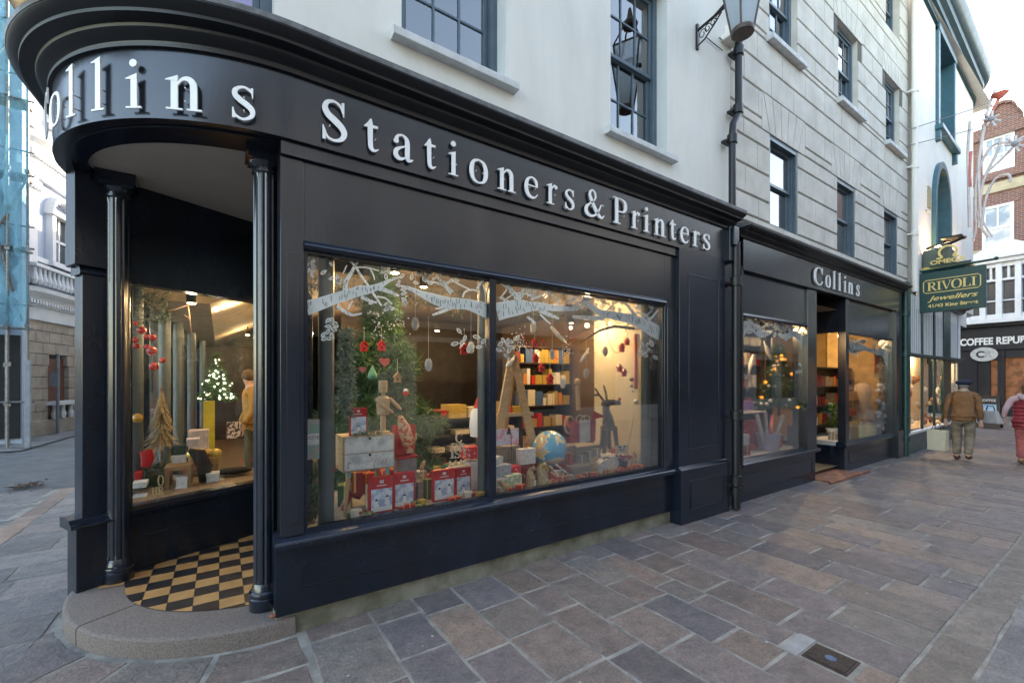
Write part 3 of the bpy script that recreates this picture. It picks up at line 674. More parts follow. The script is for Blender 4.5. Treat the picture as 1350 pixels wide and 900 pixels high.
# --- silver pine cones hanging on threads
def pinecone():
    o = thing('pine_cone_ornament','x','ornament',(0,0,0))
    mb = MB(); mb.ball((0,0,0),.026,14,9,sc=(1,1,2.05))
    rr = random.Random(4)
    for k in range(11):
        z = -.05+.0095*k; q = .026*math.sqrt(max(.02,1-(z/.053)**2))
        for j in range(9):
            a = 2*PI*(j+.5*(k%2))/9; c = Vector((q*math.cos(a),q*math.sin(a),z)); u = Vector((math.cos(a),math.sin(a),0)); t_ = Vector((-math.sin(a),math.cos(a),0))*.008
            mb.add([c-t_,c+t_,c+u*.009+Vector((0,0,-.006)),c+Vector((0,0,.012))],[(0,1,2),(0,3,1),(0,2,3),(1,3,2)])
    mb.build('cone',SILV,o,local=True)
    mb = MB(); mb.tube([(0,0,.05),(0,0,.42)],.001,4); mb.build('thread',WHT,o,local=True)
    return o
pc = pinecone(); first = True
for x,y,Y,lb in ((547.5,427,3.5,'topmost silver pine cone hanging left of the mullion under the white branch'),(565,481,3.5,'low silver pine cone in the left pane, above the red gift packs'),(621,458,3.55,'silver pine cone close to the left side of the mullion'),
    (703,432,3.5,'silver pine cone hanging just under the white branch right of the mullion'),(728,467,3.5,'silver pine cone between the two small white birds'),(742,505,3.5,'lowest silver pine cone in the right pane, above the globe'),(773,492,3.5,'silver pine cone beside the dark doll, middle of the right pane'),(798,463,3.5,'silver pine cone hung in front of the warm lit wall')):
    p = at(x,y,Y)
    if first: o = pc; o.location = p; first = False
    else: o = dup(pc,p)
    o['label'] = lb; o['group'] = 'silver pine cones hanging in the window'
# --- white berry sprays
def berry_spray(x,y,Y,n,rx,ry,label,seed):
    rr = random.Random(seed); c = at(x,y,Y); o = thing('berry_spray',label,'decoration',(c.x,c.y,c.z))
    mb = MB(); k = MB(); k.tube([(.02,0,.22),(0,0,.05),(-.03,0,-.06)],[.004,.003,.002],5)
    for i in range(n):
        q = Vector((rr.gauss(0,rx*.55),rr.gauss(0,.02),rr.gauss(0,ry*.55))); mb.ball(q,rr.uniform(.0055,.0085),8,6); k.tube([q,(q.x*.4,0,q.z*.4+.02)],.0012,4)
    mb.build('berries',PEARL,o,local=True,smooth=60); k.build('twigs',TWIG,o,local=True)
berry_spray(492,413,3.45,16,.07,.03,'white berry spray at the left tip of the frosted branch',1)
berry_spray(500,432,3.45,26,.06,.07,'drooping white berry spray hanging over the Christmas tree',2)
berry_spray(526,424,3.45,30,.07,.05,'white berry spray to the left of the topmost pine cone',3)
berry_spray(683,452,3.45,46,.08,.1,'white berry spray beside the white vinyl leaves, right of the mullion',4)
berry_spray(748,462,3.5,30,.05,.1,'white berry spray in the middle of the right pane',5)
# --- paper birds and birch sticks
def bird(x,y,Y,l,ang,label):
    c = at(x,y,Y); M = Matrix.Translation(c) @ Matrix.Rotation(ang,4,'Y'); mb = MB(M)
    mb.tube([(-l*.5,0,0),(-l*.42,0,0),(-l*.25,0,0),(0,0,-.004),(l*.25,0,-.004),(l*.55,0,0),(l*.8,0,.004)],[.004,.016,.019,.024,.018,.010,.006],10)
    mb.add([(0,0,.015),(l*.3,-.05,.0),(l*.7,-.012,.012)],[(0,1,2)])
    return solo(mb,'bird_ornament',WHT,label,'ornament',smooth=60)
bird(735,440,3.55,.24,rad(38),'long tailed white bird hanging head up under the branch')
bird(770,470,3.55,.16,rad(-52),'small white bird swooping beside the dark doll')
bird(672,478,3.55,.12,rad(-48),'small white bird perched at the top of the easel')
# --- red hanging houses and red streamer
for x,y,s,lb in ((705,458,1,'upper left red house ornament, right pane'),(706,478,1,'red house ornament below another one by the easel top'),(714,490,1,'red house ornament above the globe'),(725,506,1.2,'low red lantern ornament above the globe'),(820,464,1.2,'big red basket ornament hung before the warm wall'),(827,455,1,'topmost red ornament before the warm wall'),(817,490,1.1,'red house ornament low before the warm wall'),(823,496,1.1,'lowest red house ornament before the warm wall'),(612,467,1.2,'red lantern ornament just left of the mullion')):
    ornament_house(at(x,y,3.6),RED,lb,s)
c = at(838,470,3.62); mb = MB(); mb.tube([(c.x,c.y,at(838,440,3.62).z),(c.x+.01,c.y,c.z),(c.x,c.y,at(838,512,3.62).z)],.02,6); solo(mb,'red_streamer',RED,'bright red fabric streamer hanging beside the grey right hand column','streamer')
# silver bauble garland at right
rr = random.Random(9); 
gar = thing('bauble_garland','string of silver and smoky baubles by the right end of the big window','garland',tuple(at(838,500,3.65)))
SMOKY = mat('smoky_glass_ball',(.12,.10,.09),.12,metal=.6)
for (x,y,r) in ((843,486,.03),(833,500,.028),(845,503,.03),(836,514,.036),(843,518,.038),(839,529,.036),(846,493,.026),(832,508,.025),(850,512,.024)):
    q = at(x,y,3.65+rr.uniform(-.03,.03)); sil = rr.random()<.6; m1 = MB(); m1.ball(q,r,14,9); m1.build('bauble',SILV if sil else SMOKY,gar,smooth=60)
w_ = MB(); w_.tube([at(838,535,3.65),at(834,560,3.65),at(829,585,3.62),at(827,600,3.6)],.0025,5); w_.build('wire',BLACKC,gar)
# garland of greenery along the top of the window
for (xa,xb,yy,lb,sd) in ((.55,1.9,2.42,'bushy evergreen garland along the top of the left pane',5),(2.0,4.2,2.42,'bushy evergreen garland with amber lights along the top of the right pane',6)):
    rr = random.Random(sd); pts = [(rr.uniform(xa,xb),3.55+rr.gauss(0,.05),yy+rr.gauss(0,.05)) for _ in range(int(75*(xb-xa)))]
    mb = MB(); foliage(mb,pts,10,.07,.004,0,sd); o = solo(mb,'evergreen_garland',SPRUCE,lb,'garland')
# frosted garland hanging at left
rr = random.Random(21); pts = [at(456+rr.gauss(0,5),y,3.5) for y in [435+i*.75 for i in range(150)]]
mb = MB(); foliage(mb,pts,12,.055,.006,0,8,.1); k2 = solo(mb,'frosted_garland',SPRUCF,'frosted leafy garland hanging down beside the grey column at the left','garland')
# birch branch with twigs (real, dark) near the ceiling on the right
mb = MB(); mb.tube([at(765,452,3.7),at(790,436,3.68),at(810,430,3.66),at(835,433,3.66),at(858,446,3.64),at(872,462,3.6)],[.006,.014,.018,.018,.014,.008],8)
rr = random.Random(3)
for i in range(16):
    x = rr.uniform(770,850); a = at(x,434+rr.uniform(-3,3),3.67); b = a+Vector((rr.uniform(-.15,.12),rr.uniform(-.08,.05),rr.uniform(-.16,.1))); mb.tube([a,(a+b)/2+Vector((0,0,.02)),b],[.004,.003,.0015],5)
solo(mb,'dark_branch',mat('mossy_bark',(.10,.09,.085),.9,var=.3,scale=20),'dark mossy branch hanging across the top right of the window','branch',smooth=50)
# --- drawer chest on pencil legs with marbled fronts
p = at(500,640,3.55)
ch = thing('drawer_chest','pale wooden two drawer chest with marbled fronts on pencil shaped legs','chest',(at(493,640,3.55).x,3.55,ZD))
cx0 = at(448,600,3.55).x; cx1 = at(515,600,3.55).x; zt = at(480,574,3.45).z; zb = at(480,620,3.45).z
mb = MB(); mb.box(cx0,cx1,3.45,3.70,zb,zt); mb.build('carcass',WOOD,ch,bevel=.004)
MARB = mat('marbled_paper',(.62,.65,.66),.5,col2=(.38,.42,.44),scale=9,contrast=(.45,.6),det=8)
zm = (zb+zt)/2
for a,b in ((zb+.012,zm-.004),(zm+.004,zt-.012)):
    mb = MB(); mb.box(cx0+.012,cx1-.012,3.442,3.452,a,b); d_ = mb.build('drawer',MARB,ch)
    mb = MB(); mb.ball(((cx0+cx1)/2,3.441,b-.012),.011,10,6,sc=(1,.4,1)); mb.build('thumb_hole',BLACKC,d_)
for xx,yy,tx in ((cx0+.05,3.48,-.03),(cx1-.05,3.48,.02),(cx0+.08,3.66,.03),(cx1-.08,3.66,.0)):
    mb = MB(); mb.tube([(xx+tx,yy,ZD),(xx,yy,zb)],.017,8); lg = mb.build('leg',WOOD,ch)
    mb = MB(); mb.tube([(xx+.0,yy,zb-.05),(xx,yy,zb-.005)],.0178,8); mb.build('turquoise_band',mat('turquoise',(.1,.5,.52),.5),lg)
# wooden lay figure standing on it
fx = at(505,560,3.55).x
lf = thing('lay_figure','jointed wooden artist figure standing on the drawer chest','figure',(fx,3.55,zt))
H_ = at(505,500,3.55).z-zt
mb = MB(); mb.lathe([(.055,0),(.055,.012),(.02,.022),(.018,.03)],(fx,3.55,zt),16); mb.build('base',WOOD,lf,smooth=30)
mb = MB(); s = H_/.40
def V(x,z,y=0): return (fx+x*s,3.55+y*s,zt+z*s)
mb.lathe([(.02,-.05),(.034,-.045),(.036,.0),(.036,.045),(.03,.052)],V(0,.345),14); mb.tube([V(0,.27),V(0,.30)],.014*s,8); mb.tube([V(0,.135),V(0,.14),V(0,.26),V(0,.275)],[.03*s,.046*s,.05*s,.03*s],14); mb.tube([V(0,.02),V(0,.135)],.02*s,10)
for sg in (-1,1):
    e = V(.10,.20,-.03) if sg>0 else V(-.02,.21,-.05); h_ = V(.125,.17,-.04) if sg>0 else V(.06,.15,-.06)
    mb.tube([V(sg*.05,.255),e,h_],[.016*s,.014*s,.010*s],8)
mb.build('body',WOOD,lf,smooth=50)
# --- printed gift packs
SNOW = mat('snowy_print',(.30,.40,.58),.4,col2=(.62,.68,.78),scale=16,contrast=(.45,.55)); SNOWW = mat('snow_white_print',(.8,.82,.85),.45)
def gift_pack(x0,y0,x1,y1,Y,label,dep=.05,snowmen=2,window=False):
    a = at(x0,y1,Y); b = at(x1,y0,Y); zb_ = max(ZD,a.z); W_ = b.x-a.x; Ht = b.z-zb_
    o = thing('gift_pack',label,'gift pack',((a.x+b.x)/2,Y+dep/2,zb_))
    mb = MB(); mb.box(a.x,b.x,Y,Y+dep,zb_,b.z); mb.build('box',RED,o,bevel=.002)
    mb = MB(); mb.box(a.x+W_*.07,b.x-W_*.07,Y-.001,Y,zb_+Ht*.05,zb_+Ht*.68); pr_ = mb.build('printed_panel',SNOW,o)
    mb = MB(); mb.box(a.x+W_*.07,b.x-W_*.07,Y-.002,Y-.001,zb_+Ht*.05,zb_+Ht*.17)
    rr = random.Random(int(x0))
    for k in range(snowmen):
        cx = a.x+W_*(.28+.44*k/max(1,snowmen-1)) if snowmen>1 else (a.x+b.x)/2; r = W_*.11
        cz = zb_+Ht*.16+r*.5+(k%2)*Ht*.08
        mb.ball((cx,Y-.002,cz),r,12,8,sc=(1,.12,1)); mb.ball((cx,Y-.002,cz+r*1.4),r*.65,12,8,sc=(1,.12,1))
    mb.build('snowman_print',SNOWW,pr_)
    mb = MB()
    for k in range(snowmen):
        cx = a.x+W_*(.28+.44*k/max(1,snowmen-1)) if snowmen>1 else (a.x+b.x)/2; r = W_*.11; cz = zb_+Ht*.16+r*.5+(k%2)*Ht*.08+r*2
        mb.box(cx-r*.6,cx+r*.6,Y-.004,Y-.002,cz,cz+r*.12); mb.box(cx-r*.35,cx+r*.35,Y-.004,Y-.002,cz+r*.12,cz+r*.7)
    mb.build('hat_print',BLACKC,pr_)
    mb = MB(); mb.box(a.x+W_*.42,a.x+W_*.58,Y-.002,Y,zb_+Ht*.84,zb_+Ht*.92); mb.box(a.x+W_*.3,a.x+W_*.7,Y-.002,Y,zb_+Ht*.76,zb_+Ht*.79); mb.build('white_print',CARD,o)
    return o
gift_pack(461,537,484,575,3.5,'red topped robin gift pack standing on the left of the drawer chest',.03,1)
gift_pack(487,627,519,682,3.38,'large red pack of snowman cards leaning at the front left',.05,2)
gift_pack(519,621,547,676,3.42,'red card pack with white lower half, right half of the big pair at the front',.05,1)
gift_pack(571,617,600,662,3.42,'red snowmen card pack just left of the mullion, front of the pair',.04,2)
gift_pack(601,615,621,659,3.46,'narrower red pack of brown tags beside the snowmen pack',.04,1)
# VOTE poster behind glass at the left edge
a = at(403,606,3.3); b = at(421,552,3.3)
po = thing('poster','small poster with a white VOTE badge at the left end of the big window','poster',(a.x,3.3,a.z))
mb = MB(); mb.box(a.x,b.x,3.297,3.3,a.z,b.z); mb.build('sheet',mat('poster_print',(.42,.3,.28),.5,col2=(.2,.35,.3),scale=12,contrast=(.45,.55)),po)
mb = MB(); mb.box(a.x+.01,b.x-.003,3.2955,3.297,a.z+(b.z-a.z)*.36,a.z+(b.z-a.z)*.64); mb.build('badge',CARD,po)
textmesh('vote_lettering','VOTE',.034,BLACKC,po,frameM(((a.x+b.x)/2,3.295,a.z+(b.z-a.z)*.5),(1,0,0),(0,0,1)),.0004)
# red bag of treats and bauble on the chest side
def bag(x0,y0,x1,y1,Y,m,label,handles=True,dep=.08,name='paper_bag',cat='bag',zmin=ZD):
    a = at(x0,y1,Y); b = at(x1,y0,Y); z0 = max(a.z,zmin); o = thing(name,label,cat,((a.x+b.x)/2,Y,z0))
    w_ = (b.x-a.x)
    mb = MB(); vs = [(a.x+.008,Y,z0),(b.x-.008,Y,z0),(b.x-.008,Y+dep,z0),(a.x+.008,Y+dep,z0),(a.x,Y-.004,b.z),(b.x,Y-.004,b.z),(b.x,Y+dep,b.z),(a.x,Y+dep,b.z)]
    mb.add(vs,[(0,1,5,4),(1,2,6,5),(2,3,7,6),(3,0,4,7),(0,3,2,1)]); mb.build('body',m,o,bevel=.003)
    if handles:
        k = MB(); 
        for yy in (Y-.004,Y+dep): k.tube([(a.x+w_*.3,yy,b.z-.02),(a.x+w_*.32,yy,b.z+.04),(a.x+w_*.5,yy,b.z+.06),(a.x+w_*.68,yy,b.z+.04),(a.x+w_*.7,yy,b.z-.02)],.003,5)
        k.build('handle',WHT,o)
    return o
bag(522,560,548,600,3.62,RED,'tall shiny red sack standing behind the wooden figure',False,.1)
# vintage treat sock bag: red patterned long shape
c = at(535,570,3.52); mb = MB(); mb.tube([at(527,548,3.52),at(532,562,3.52),at(538,582,3.52),at(540,596,3.52)],[.02,.05,.055,.03],12); solo(mb,'treat_bag',mat('patterned_red_gold',(.55,.05,.04),.4,col2=(.55,.40,.22),scale=25,contrast=(.48,.52)),'clear bag of red and gold treats leaning right of the wooden figure','treat bag',smooth=50)
# little robin with white hat on a stick
c = at(535,518,3.6); mb = MB(); mb.ball((c.x,c.y,c.z),.025,12,8,m=0); mb.ball((c.x,c.y,c.z+.022),.022,12,8,m=1,sc=(1,1,.7)); mb.tube([(c.x,c.y,c.z-.02),(c.x+.005,c.y,c.z-.2)],.003,5,m=2)
solo(mb,'robin_pick',[RED,WHT,WOOD2],'round red robin with a white hat on a thin stick','ornament',smooth=60)
# clear tub, wood crate, small white figures
a = at(524,626,3.6); b = at(550,600,3.6); tb = thing('storage_tub','clear plastic tub with a red lid under the red sack','tub',((a.x+b.x)/2,3.66,ZD))
mb = MB(); mb.box(a.x+.01,b.x-.01,3.58,3.74,ZD,b.z-.015); mb.build('body',mat('cloudy_plastic',(.28,.29,.31),.25,var=.2,scale=12),tb,bevel=.01)
mb = MB(); mb.box(a.x,b.x,3.57,3.75,b.z-.015,b.z+.008); mb.build('lid',RED,tb,bevel=.004)
def crate(x0,y0,x1,y1,Y,dep,m,label,name='wooden_crate',cat='crate',z0=None):
    a = at(x0,y1,Y); b = at(x1,y0,Y); z = ZD if z0 is None else z0; mb = MB(); n = 3
    for k in range(n):
        za = z+(b.z-z)*k/n; zb2 = z+(b.z-z)*(k+.9)/n; mb.box(a.x,b.x,Y,Y+dep,za,zb2)
    mb.box(a.x+.01,b.x-.01,Y+.01,Y+dep-.01,z,b.z-.005); return solo(mb,name,m,label,cat,bevel=.003)
crate(551,632,575,670,3.55,.12,GREYW,'narrow upright grey wooden box right of the big snowman pack')
c = at(556,628,3.6); 
def robinfig(px,py,Y,h,label,m=STRAW,name='bird_figure'):
    c = at(px,py,Y); o = thing(name,label,'figure',(c.x,c.y,c.z)); mb = MB(); s = h
    mb.tube([(c.x-.18*s,c.y,c.z+.42*s),(c.x,c.y,c.z+.5*s),(c.x+.12*s,c.y,c.z+.72*s),(c.x+.16*s,c.y,c.z+.9*s),(c.x+.24*s,c.y,c.z+.95*s)],[.03*s,.16*s,.14*s,.1*s,.02*s],10)
    mb.tube([(c.x-.05*s,c.y,c.z+.45*s),(c.x-.05*s,c.y,c.z)],.02*s,5); mb.tube([(c.x+.06*s,c.y,c.z+.45*s),(c.x+.06*s,c.y,c.z)],.02*s,5); mb.lathe([(.16*s,0),(.16*s,.03*s)],(c.x,c.y,c.z),12); mb.build('body',m,o,smooth=50); return o
robinfig(556,627,3.62,.14,'small straw bird standing on the grey box beside the snowman pack')
robinfig(543,597,3.64,.18,'small straw bird on the red lidded tub')
# spindly twig base greens
pts = [at(470+R.gauss(0,6),683+R.gauss(0,3),3.36) for _ in range(40)]; mb = MB(); foliage(mb,pts,10,.06,.004,0,4); solo(mb,'spruce_sprig',SPRUCE,'green spruce sprig lying between the pencil legs','sprig')
pts = [at(482+R.gauss(0,8),573+R.gauss(0,1.5),3.46) for _ in range(24)]; mb = MB(); foliage(mb,pts,10,.05,.004,0,5); solo(mb,'spruce_sprig',SPRUCE,'thin spruce sprig lying on top of the drawer chest','sprig')
mb = MB(); mb.tube([at(452,672,3.5),at(460,650,3.5),at(474,655,3.55)],[.03,.035,.02],8); solo(mb,'wrapping_roll',DRED,'dull red gift roll leaning behind the pencil legs','roll')
# --- stacked CHRISTMAS letters
o = thing('christmas_letter_ornament','freestanding cream letter ornament spelling CHRISTMAS in four rows','ornament',tuple(at(605,617,3.5)))
for row,(txt,x0,x1,yb,yt) in enumerate((('C',600,609,583,570),('HR',594,613,594,583),('IST',593,617,604,592),('MAS',591,619,615,604))):
    a = at(x0,yb,3.5); b = at(x1,yt,3.5); h = b.z-a.z; tot = sum(G[c][0] for c in txt)*h; k = (b.x-a.x)/tot; x = a.x
    for chh in txt:
        mb = MB(); glyph(mb,chh,(x,3.5,a.z),(1,0,0),(0,0,1),(0,-1,0),h,.012,k); x += G[chh][0]*h*k; mb.build('letter',mat('cream_wood',(.68,.62,.52),.5),o)
mb = MB(); a = at(589,618,3.5); b = at(620,618,3.5); mb.box(a.x,b.x,3.48,3.52,a.z,a.z+.012); mb.build('base',MATS['cream_wood'],o)
for (x0,y0,x1,y1,Y,m,lb) in ((615,588,634,606,3.6,mat('snowflake_red',(.6,.03,.04),.5,col2=(.75,.6,.6),scale=30,contrast=(.6,.64)),'red gift box with white snowflakes beside the letter ornament'),(616,607,636,655,3.6,CARD,'tall pale gift box under the snowflake box'),(600,660,602,661,3.6,CARD,'')):
    if not lb: continue
    a = at(x0,y1,Y); b = at(x1,y0,Y); mb = MB(); mb.box(a.x,b.x,Y,Y+.12,max(ZD,a.z),b.z); solo(mb,'gift_box',m,lb,'gift box',bevel=.003)
# gnome with red hat behind mullion
c = at(632,560,3.75); gn = thing('gnome','white bearded gnome with a red pointed hat half hidden by the mullion','figure',(c.x,c.y,ZD))
g_z = at(632,572,3.75).z
mb = MB(); mb.tube([(c.x,c.y,g_z-.02),(c.x,c.y,g_z+.08),(c.x,c.y,g_z+.22),(c.x,c.y,g_z+.28)],[.09,.1,.09,.04],14); mb.build('body',WHT,gn,smooth=50)
mb = MB(); mb.tube([(c.x,c.y,g_z+.26),(c.x,c.y,g_z+.34),(c.x+.02,c.y,g_z+.42)],[.06,.035,.005],12); mb.build('hat',RED,gn,smooth=50)
mb = MB(); mb.tube([(c.x-.03,c.y,ZD),(c.x-.03,c.y,g_z)],.012,6); mb.tube([(c.x+.03,c.y,ZD),(c.x+.03,c.y,g_z)],.012,6); mb.build('legs',WOOD2,gn)
# --- A-frame easel
ea = thing('easel','pale timber A-frame easel standing behind the globe','easel',(at(680,620,3.8).x,3.8,ZD))
apex = at(676,468,3.8)
for q in ((at(645,612,3.72)),(at(712,603,3.72)),Vector((apex.x,4.1,ZD))):
    q = Vector((q.x,q.y,ZD+.0)); mb = MB(); d = (apex-q); u = Vector((.05,0,0)); v2 = Vector((0,.014,0))
    vs = [q-u-v2,q+u-v2,q+u+v2,q-u+v2,apex-u-v2,apex+u-v2,apex+u+v2,apex-u+v2]; mb.add(vs,[(0,3,2,1),(4,5,6,7),(0,1,5,4),(1,2,6,5),(2,3,7,6),(3,0,4,7)]); mb.build('leg',WOOD,ea,bevel=.003)
mb = MB(); a = at(655,548,3.76); b = at(703,545,3.76); mb.box(a.x,b.x,3.75,3.79,a.z-.015,a.z+.02); mb.build('shelf_bar',WOOD,ea)
# --- globe
c = at(724.5,591,3.6); rg = .082*1.0
rg = (at(743,591,3.6).x-at(706,591,3.6).x)/2
gl = thing('globe','political globe with a pale blue sea and coloured continents','globe',(c.x,3.6,ZD))
gm = bpy.data.materials.new('globe_map'); gm.use_nodes = True; n,l = gm.node_tree.nodes,gm.node_tree.links
b_ = n['Principled BSDF']; b_.inputs['Roughness'].default_value = .25; tc = n.new('ShaderNodeTexCoord'); nz = n.new('ShaderNodeTexNoise'); nz.inputs['Scale'].default_value = 9; nz.inputs['Detail'].default_value = 5
cr = n.new('ShaderNodeValToRGB'); e = cr.color_ramp.elements; e[0].position = 0; e[0].color = (.10,.38,.62,1); e[1].position = .5; e[1].color = (.10,.38,.62,1)
cr.color_ramp.interpolation = 'CONSTANT'
for po_,cc in ((.515,(.70,.60,.30)),(.56,(.55,.30,.38)),(.60,(.35,.50,.25)),(.64,(.70,.42,.22))):
    q = e.new(po_); q.color = (*cc,1)
l.new(tc.outputs['Object'],nz.inputs['Vector']); l.new(nz.outputs['Fac'],cr.inputs[0]); l.new(cr.outputs[0],b_.inputs['Base Color'])
mb = MB(); mb.ball((c.x,3.6,c.z),rg,32,20); mb.build('sphere',gm,gl,smooth=60)
mb = MB(); mb.lathe([(.07,0),(.07,.012),(.015,.025),(.012,c.z-rg-ZD)],(c.x,3.6,ZD),16); mb.build('stand',WOOD2,gl,smooth=40)
# --- reindeer
rx = at(803,590,3.62); zt_ = ZD+.0
rd = thing('felt_reindeer','grey felt reindeer with a red nose standing on a box by the end wall','reindeer',(rx.x,3.62,at(803,598,3.62).z))
def A(x,y,dy=0): 
    q = at(x,y,3.62); return Vector((q.x,3.62+dy,q.z))
mb = MB()
mb.tube([A(804,566),A(802,556),A(801,548),A(799,540),A(800,533)],[.07,.07,.055,.042,.04],12)
mb.tube([A(795,533),A(800,531),A(808,530),A(816,531),A(818,532)],[.03,.04,.035,.03,.015],12)
for q in ((A(799,562,-.03),A(797,580,-.03),A(794,597,-.03)),(A(808,562,-.03),A(810,580,-.03),A(812,597,-.03)),(A(800,562,.06),A(799,580,.06),A(797,592,.06)),(A(807,562,.06),A(808,580,.06),A(809,592,.06))): mb.tube(q,[.03,.026,.022],8)
mb.build('body',FUR,rd,smooth=60)
for q in ((A(796,528),A(790,520),A(785,512)),(A(800,527),A(799,518),A(796,508)),(A(790,520),A(784,521))):
    mb = MB(); mb.tube(q,[.014,.012,.009][:len(q)],8); mb.build('antler',FUR,rd,smooth=60)
mb = MB(); mb.ball(A(817,526),.02,12,8); mb.build('nose',RED,rd,smooth=60)
crate(760,585,792,611,3.7,.3,GREYW,'long grey wooden crate under the red lined basket')
crate(744,586,760,612,3.72,.25,GREYW,'short end of a grey crate beside the globe')
crate(651,586,686,610,3.72,.25,GREYW,'grey wooden crate at the mullion carrying the map picture')
mb = MB(); a = at(793,612,3.6); b = at(822,598,3.6); mb.box(a.x,b.x,3.52,3.78,ZD,b.z); solo(mb,'pale_plinth',CARD,'low pale plinth under the grey felt reindeer','plinth',bevel=.004)
# red lined bag with white tag + red patterned cone
bag(757,553,786,584,3.62,mat('red_grain',(.5,.06,.09),.5,var=.2,scale=40),'red gift bag with a tall white label standing on the grey crate',True,.08,zmin=at(770,584,3.62).z)
a = at(765,583,3.6); b = at(779,553,3.6); mb = MB(); mb.box(a.x,b.x,3.606,3.611,a.z,b.z); solo(mb,'white_label',CARD,'tall white label hanging on the front of the red gift bag','label')
a = at(764,545,3.6); b = at(779,556,3.6)
mb = MB(); mb.add([at(782,541,3.58),at(799,549,3.58),at(781,553,3.58),at(790,546,3.66)],[(0,1,2),(0,3,1),(1,3,2)]); solo(mb,'red_paper_fan',RED,'small bright red paper fan sticking out by the reindeer head','paper fan')
# map picture, bell lamp, boxes
a = at(652,588,3.62); b = at(684,564,3.62); mb = MB(); mb.box(a.x,b.x,3.62,3.64,a.z,b.z); solo(mb,'map_picture',mat('map_print',(.55,.58,.70),.5,col2=(.65,.3,.42),scale=14,contrast=(.5,.56)),'small coloured map picture standing at the mullion','picture')
bl = thing('bell_on_stand','black bell hanging on a thin metal stand in front of the map picture','bell',tuple(at(674,606,3.5)))
mb = MB(); q = at(671,572,3.5); mb.lathe([(.03,0),(.026,.004),(.016,.03),(.011,.06),(.004,.07)],(q.x,q.y,q.z),14); mb.build('bell',BLK,bl,smooth=40)
mb = MB(); mb.tube([at(674,608,3.5),at(674,572,3.5)],.003,5); mb.tube([at(671,606,3.5),at(670.5,594,3.5),at(674,590,3.5),at(677.5,594,3.5),at(677,606,3.5)],.0025,5); mb.build('stand',BLK,bl)
BX = [(687,591,706,613,3.5,CARD,'white cube gift box in front of the globe, with a little bird on top'),(688,613,702,640,3.5,DRED,'dark red box under the white cube'),(651,602,663,620,3.5,CARD,'white box touching the mullion, middle row'),(652,612,674,630,3.42,mat('silver_blue_print',(.42,.47,.55),.5,var=.2,scale=30),'blue grey patterned box lid lying left of the red spotted box'),
      (676,614,687,628,3.46,MATS['snowflake_red'],'small red spotted box behind the green book'),(668,625,688,645,3.36,mat('green_white_print',(.30,.45,.28),.5,col2=(.7,.68,.6),scale=22,contrast=(.5,.54)),'small green and white boxed game at the front by the mullion'),(652,630,668,650,3.38,CARD,'white box in the front corner at the mullion'),
      (802,592,812,607,3.45,FUR,'')]
for x0,y0,x1,y1,Y,m,lb in BX:
    if not lb: continue
    a = at(x0,y1,Y); b = at(x1,y0,Y); mb = MB(); mb.box(a.x,b.x,Y,Y+.09,max(ZD,a.z),b.z); mb.box(a.x-.003,b.x+.003,Y-.003,Y+.093,b.z-.018,b.z+.004); solo(mb,'gift_box',m,lb,'gift box',bevel=.002)
robinfig(694,592,3.53,.13,'small carved robin standing on the white cube box',mat('robin_brown',(.45,.2,.12),.7))
# straw animals at the front
def straw_pile(px,py,Y,h,label,seed):
    c = at(px,py,Y); rr = random.Random(seed); o = thing('straw_animal',label,'straw animal',(c.x,c.y,ZD)); mb = MB()
    mb.tube([(c.x,c.y,ZD),(c.x+.01,c.y,ZD+h*.5),(c.x-.005,c.y,ZD+h*.8),(c.x+.015,c.y,ZD+h)],[h*.28,h*.26,h*.16,h*.12],10)
    foliage(mb,[(c.x+rr.gauss(0,h*.16),c.y+rr.gauss(0,h*.1),ZD+rr.uniform(0,h*.95)) for _ in range(30)],6,.03,.003,0,seed); mb.ball((c.x+.02,c.y-.02,ZD+h*1.02),h*.13,10,7); mb.build('body',STRAW,o,smooth=50)
    mb = MB(); mb.box(c.x+.005,c.x+.035,c.y-h*.3,c.y-h*.3+.002,ZD+.01,ZD+.06); mb.build('price_tag',CARD,o); return o
straw_pile(699,635,3.42,.17,'straw squirrel with a white price tag, front row right of the mullion',1)
straw_pile(714,634,3.42,.19,'taller straw bear with a white price tag beside the red folded paper',2)
straw_pile(783,628,3.45,.17,'straw and cone doll beside the domed floral tin',3)
lamb = thing('straw_lamb','small straw lamb lying in the front corner by the mullion','straw animal',(at(664,642,3.34).x,3.34,ZD)); x_ = ORG[lamb.name].x
mb = MB(); mb.ball((x_+.03,3.34,ZD+.05),.035,12,8,sc=(1.5,.8,1)); mb.tube([(x_-.01,3.34,ZD+.06),(x_-.03,3.34,ZD+.1)],[.018,.02],8); mb.ball((x_-.04,3.34,ZD+.11),.02,10,7,sc=(1.3,.9,1))
for dx in (0,.06): mb.tube([(x_+dx,3.33,ZD),(x_+dx,3.33,ZD+.04)],.008,6)
mb.build('body',STRAW,lamb,smooth=60)
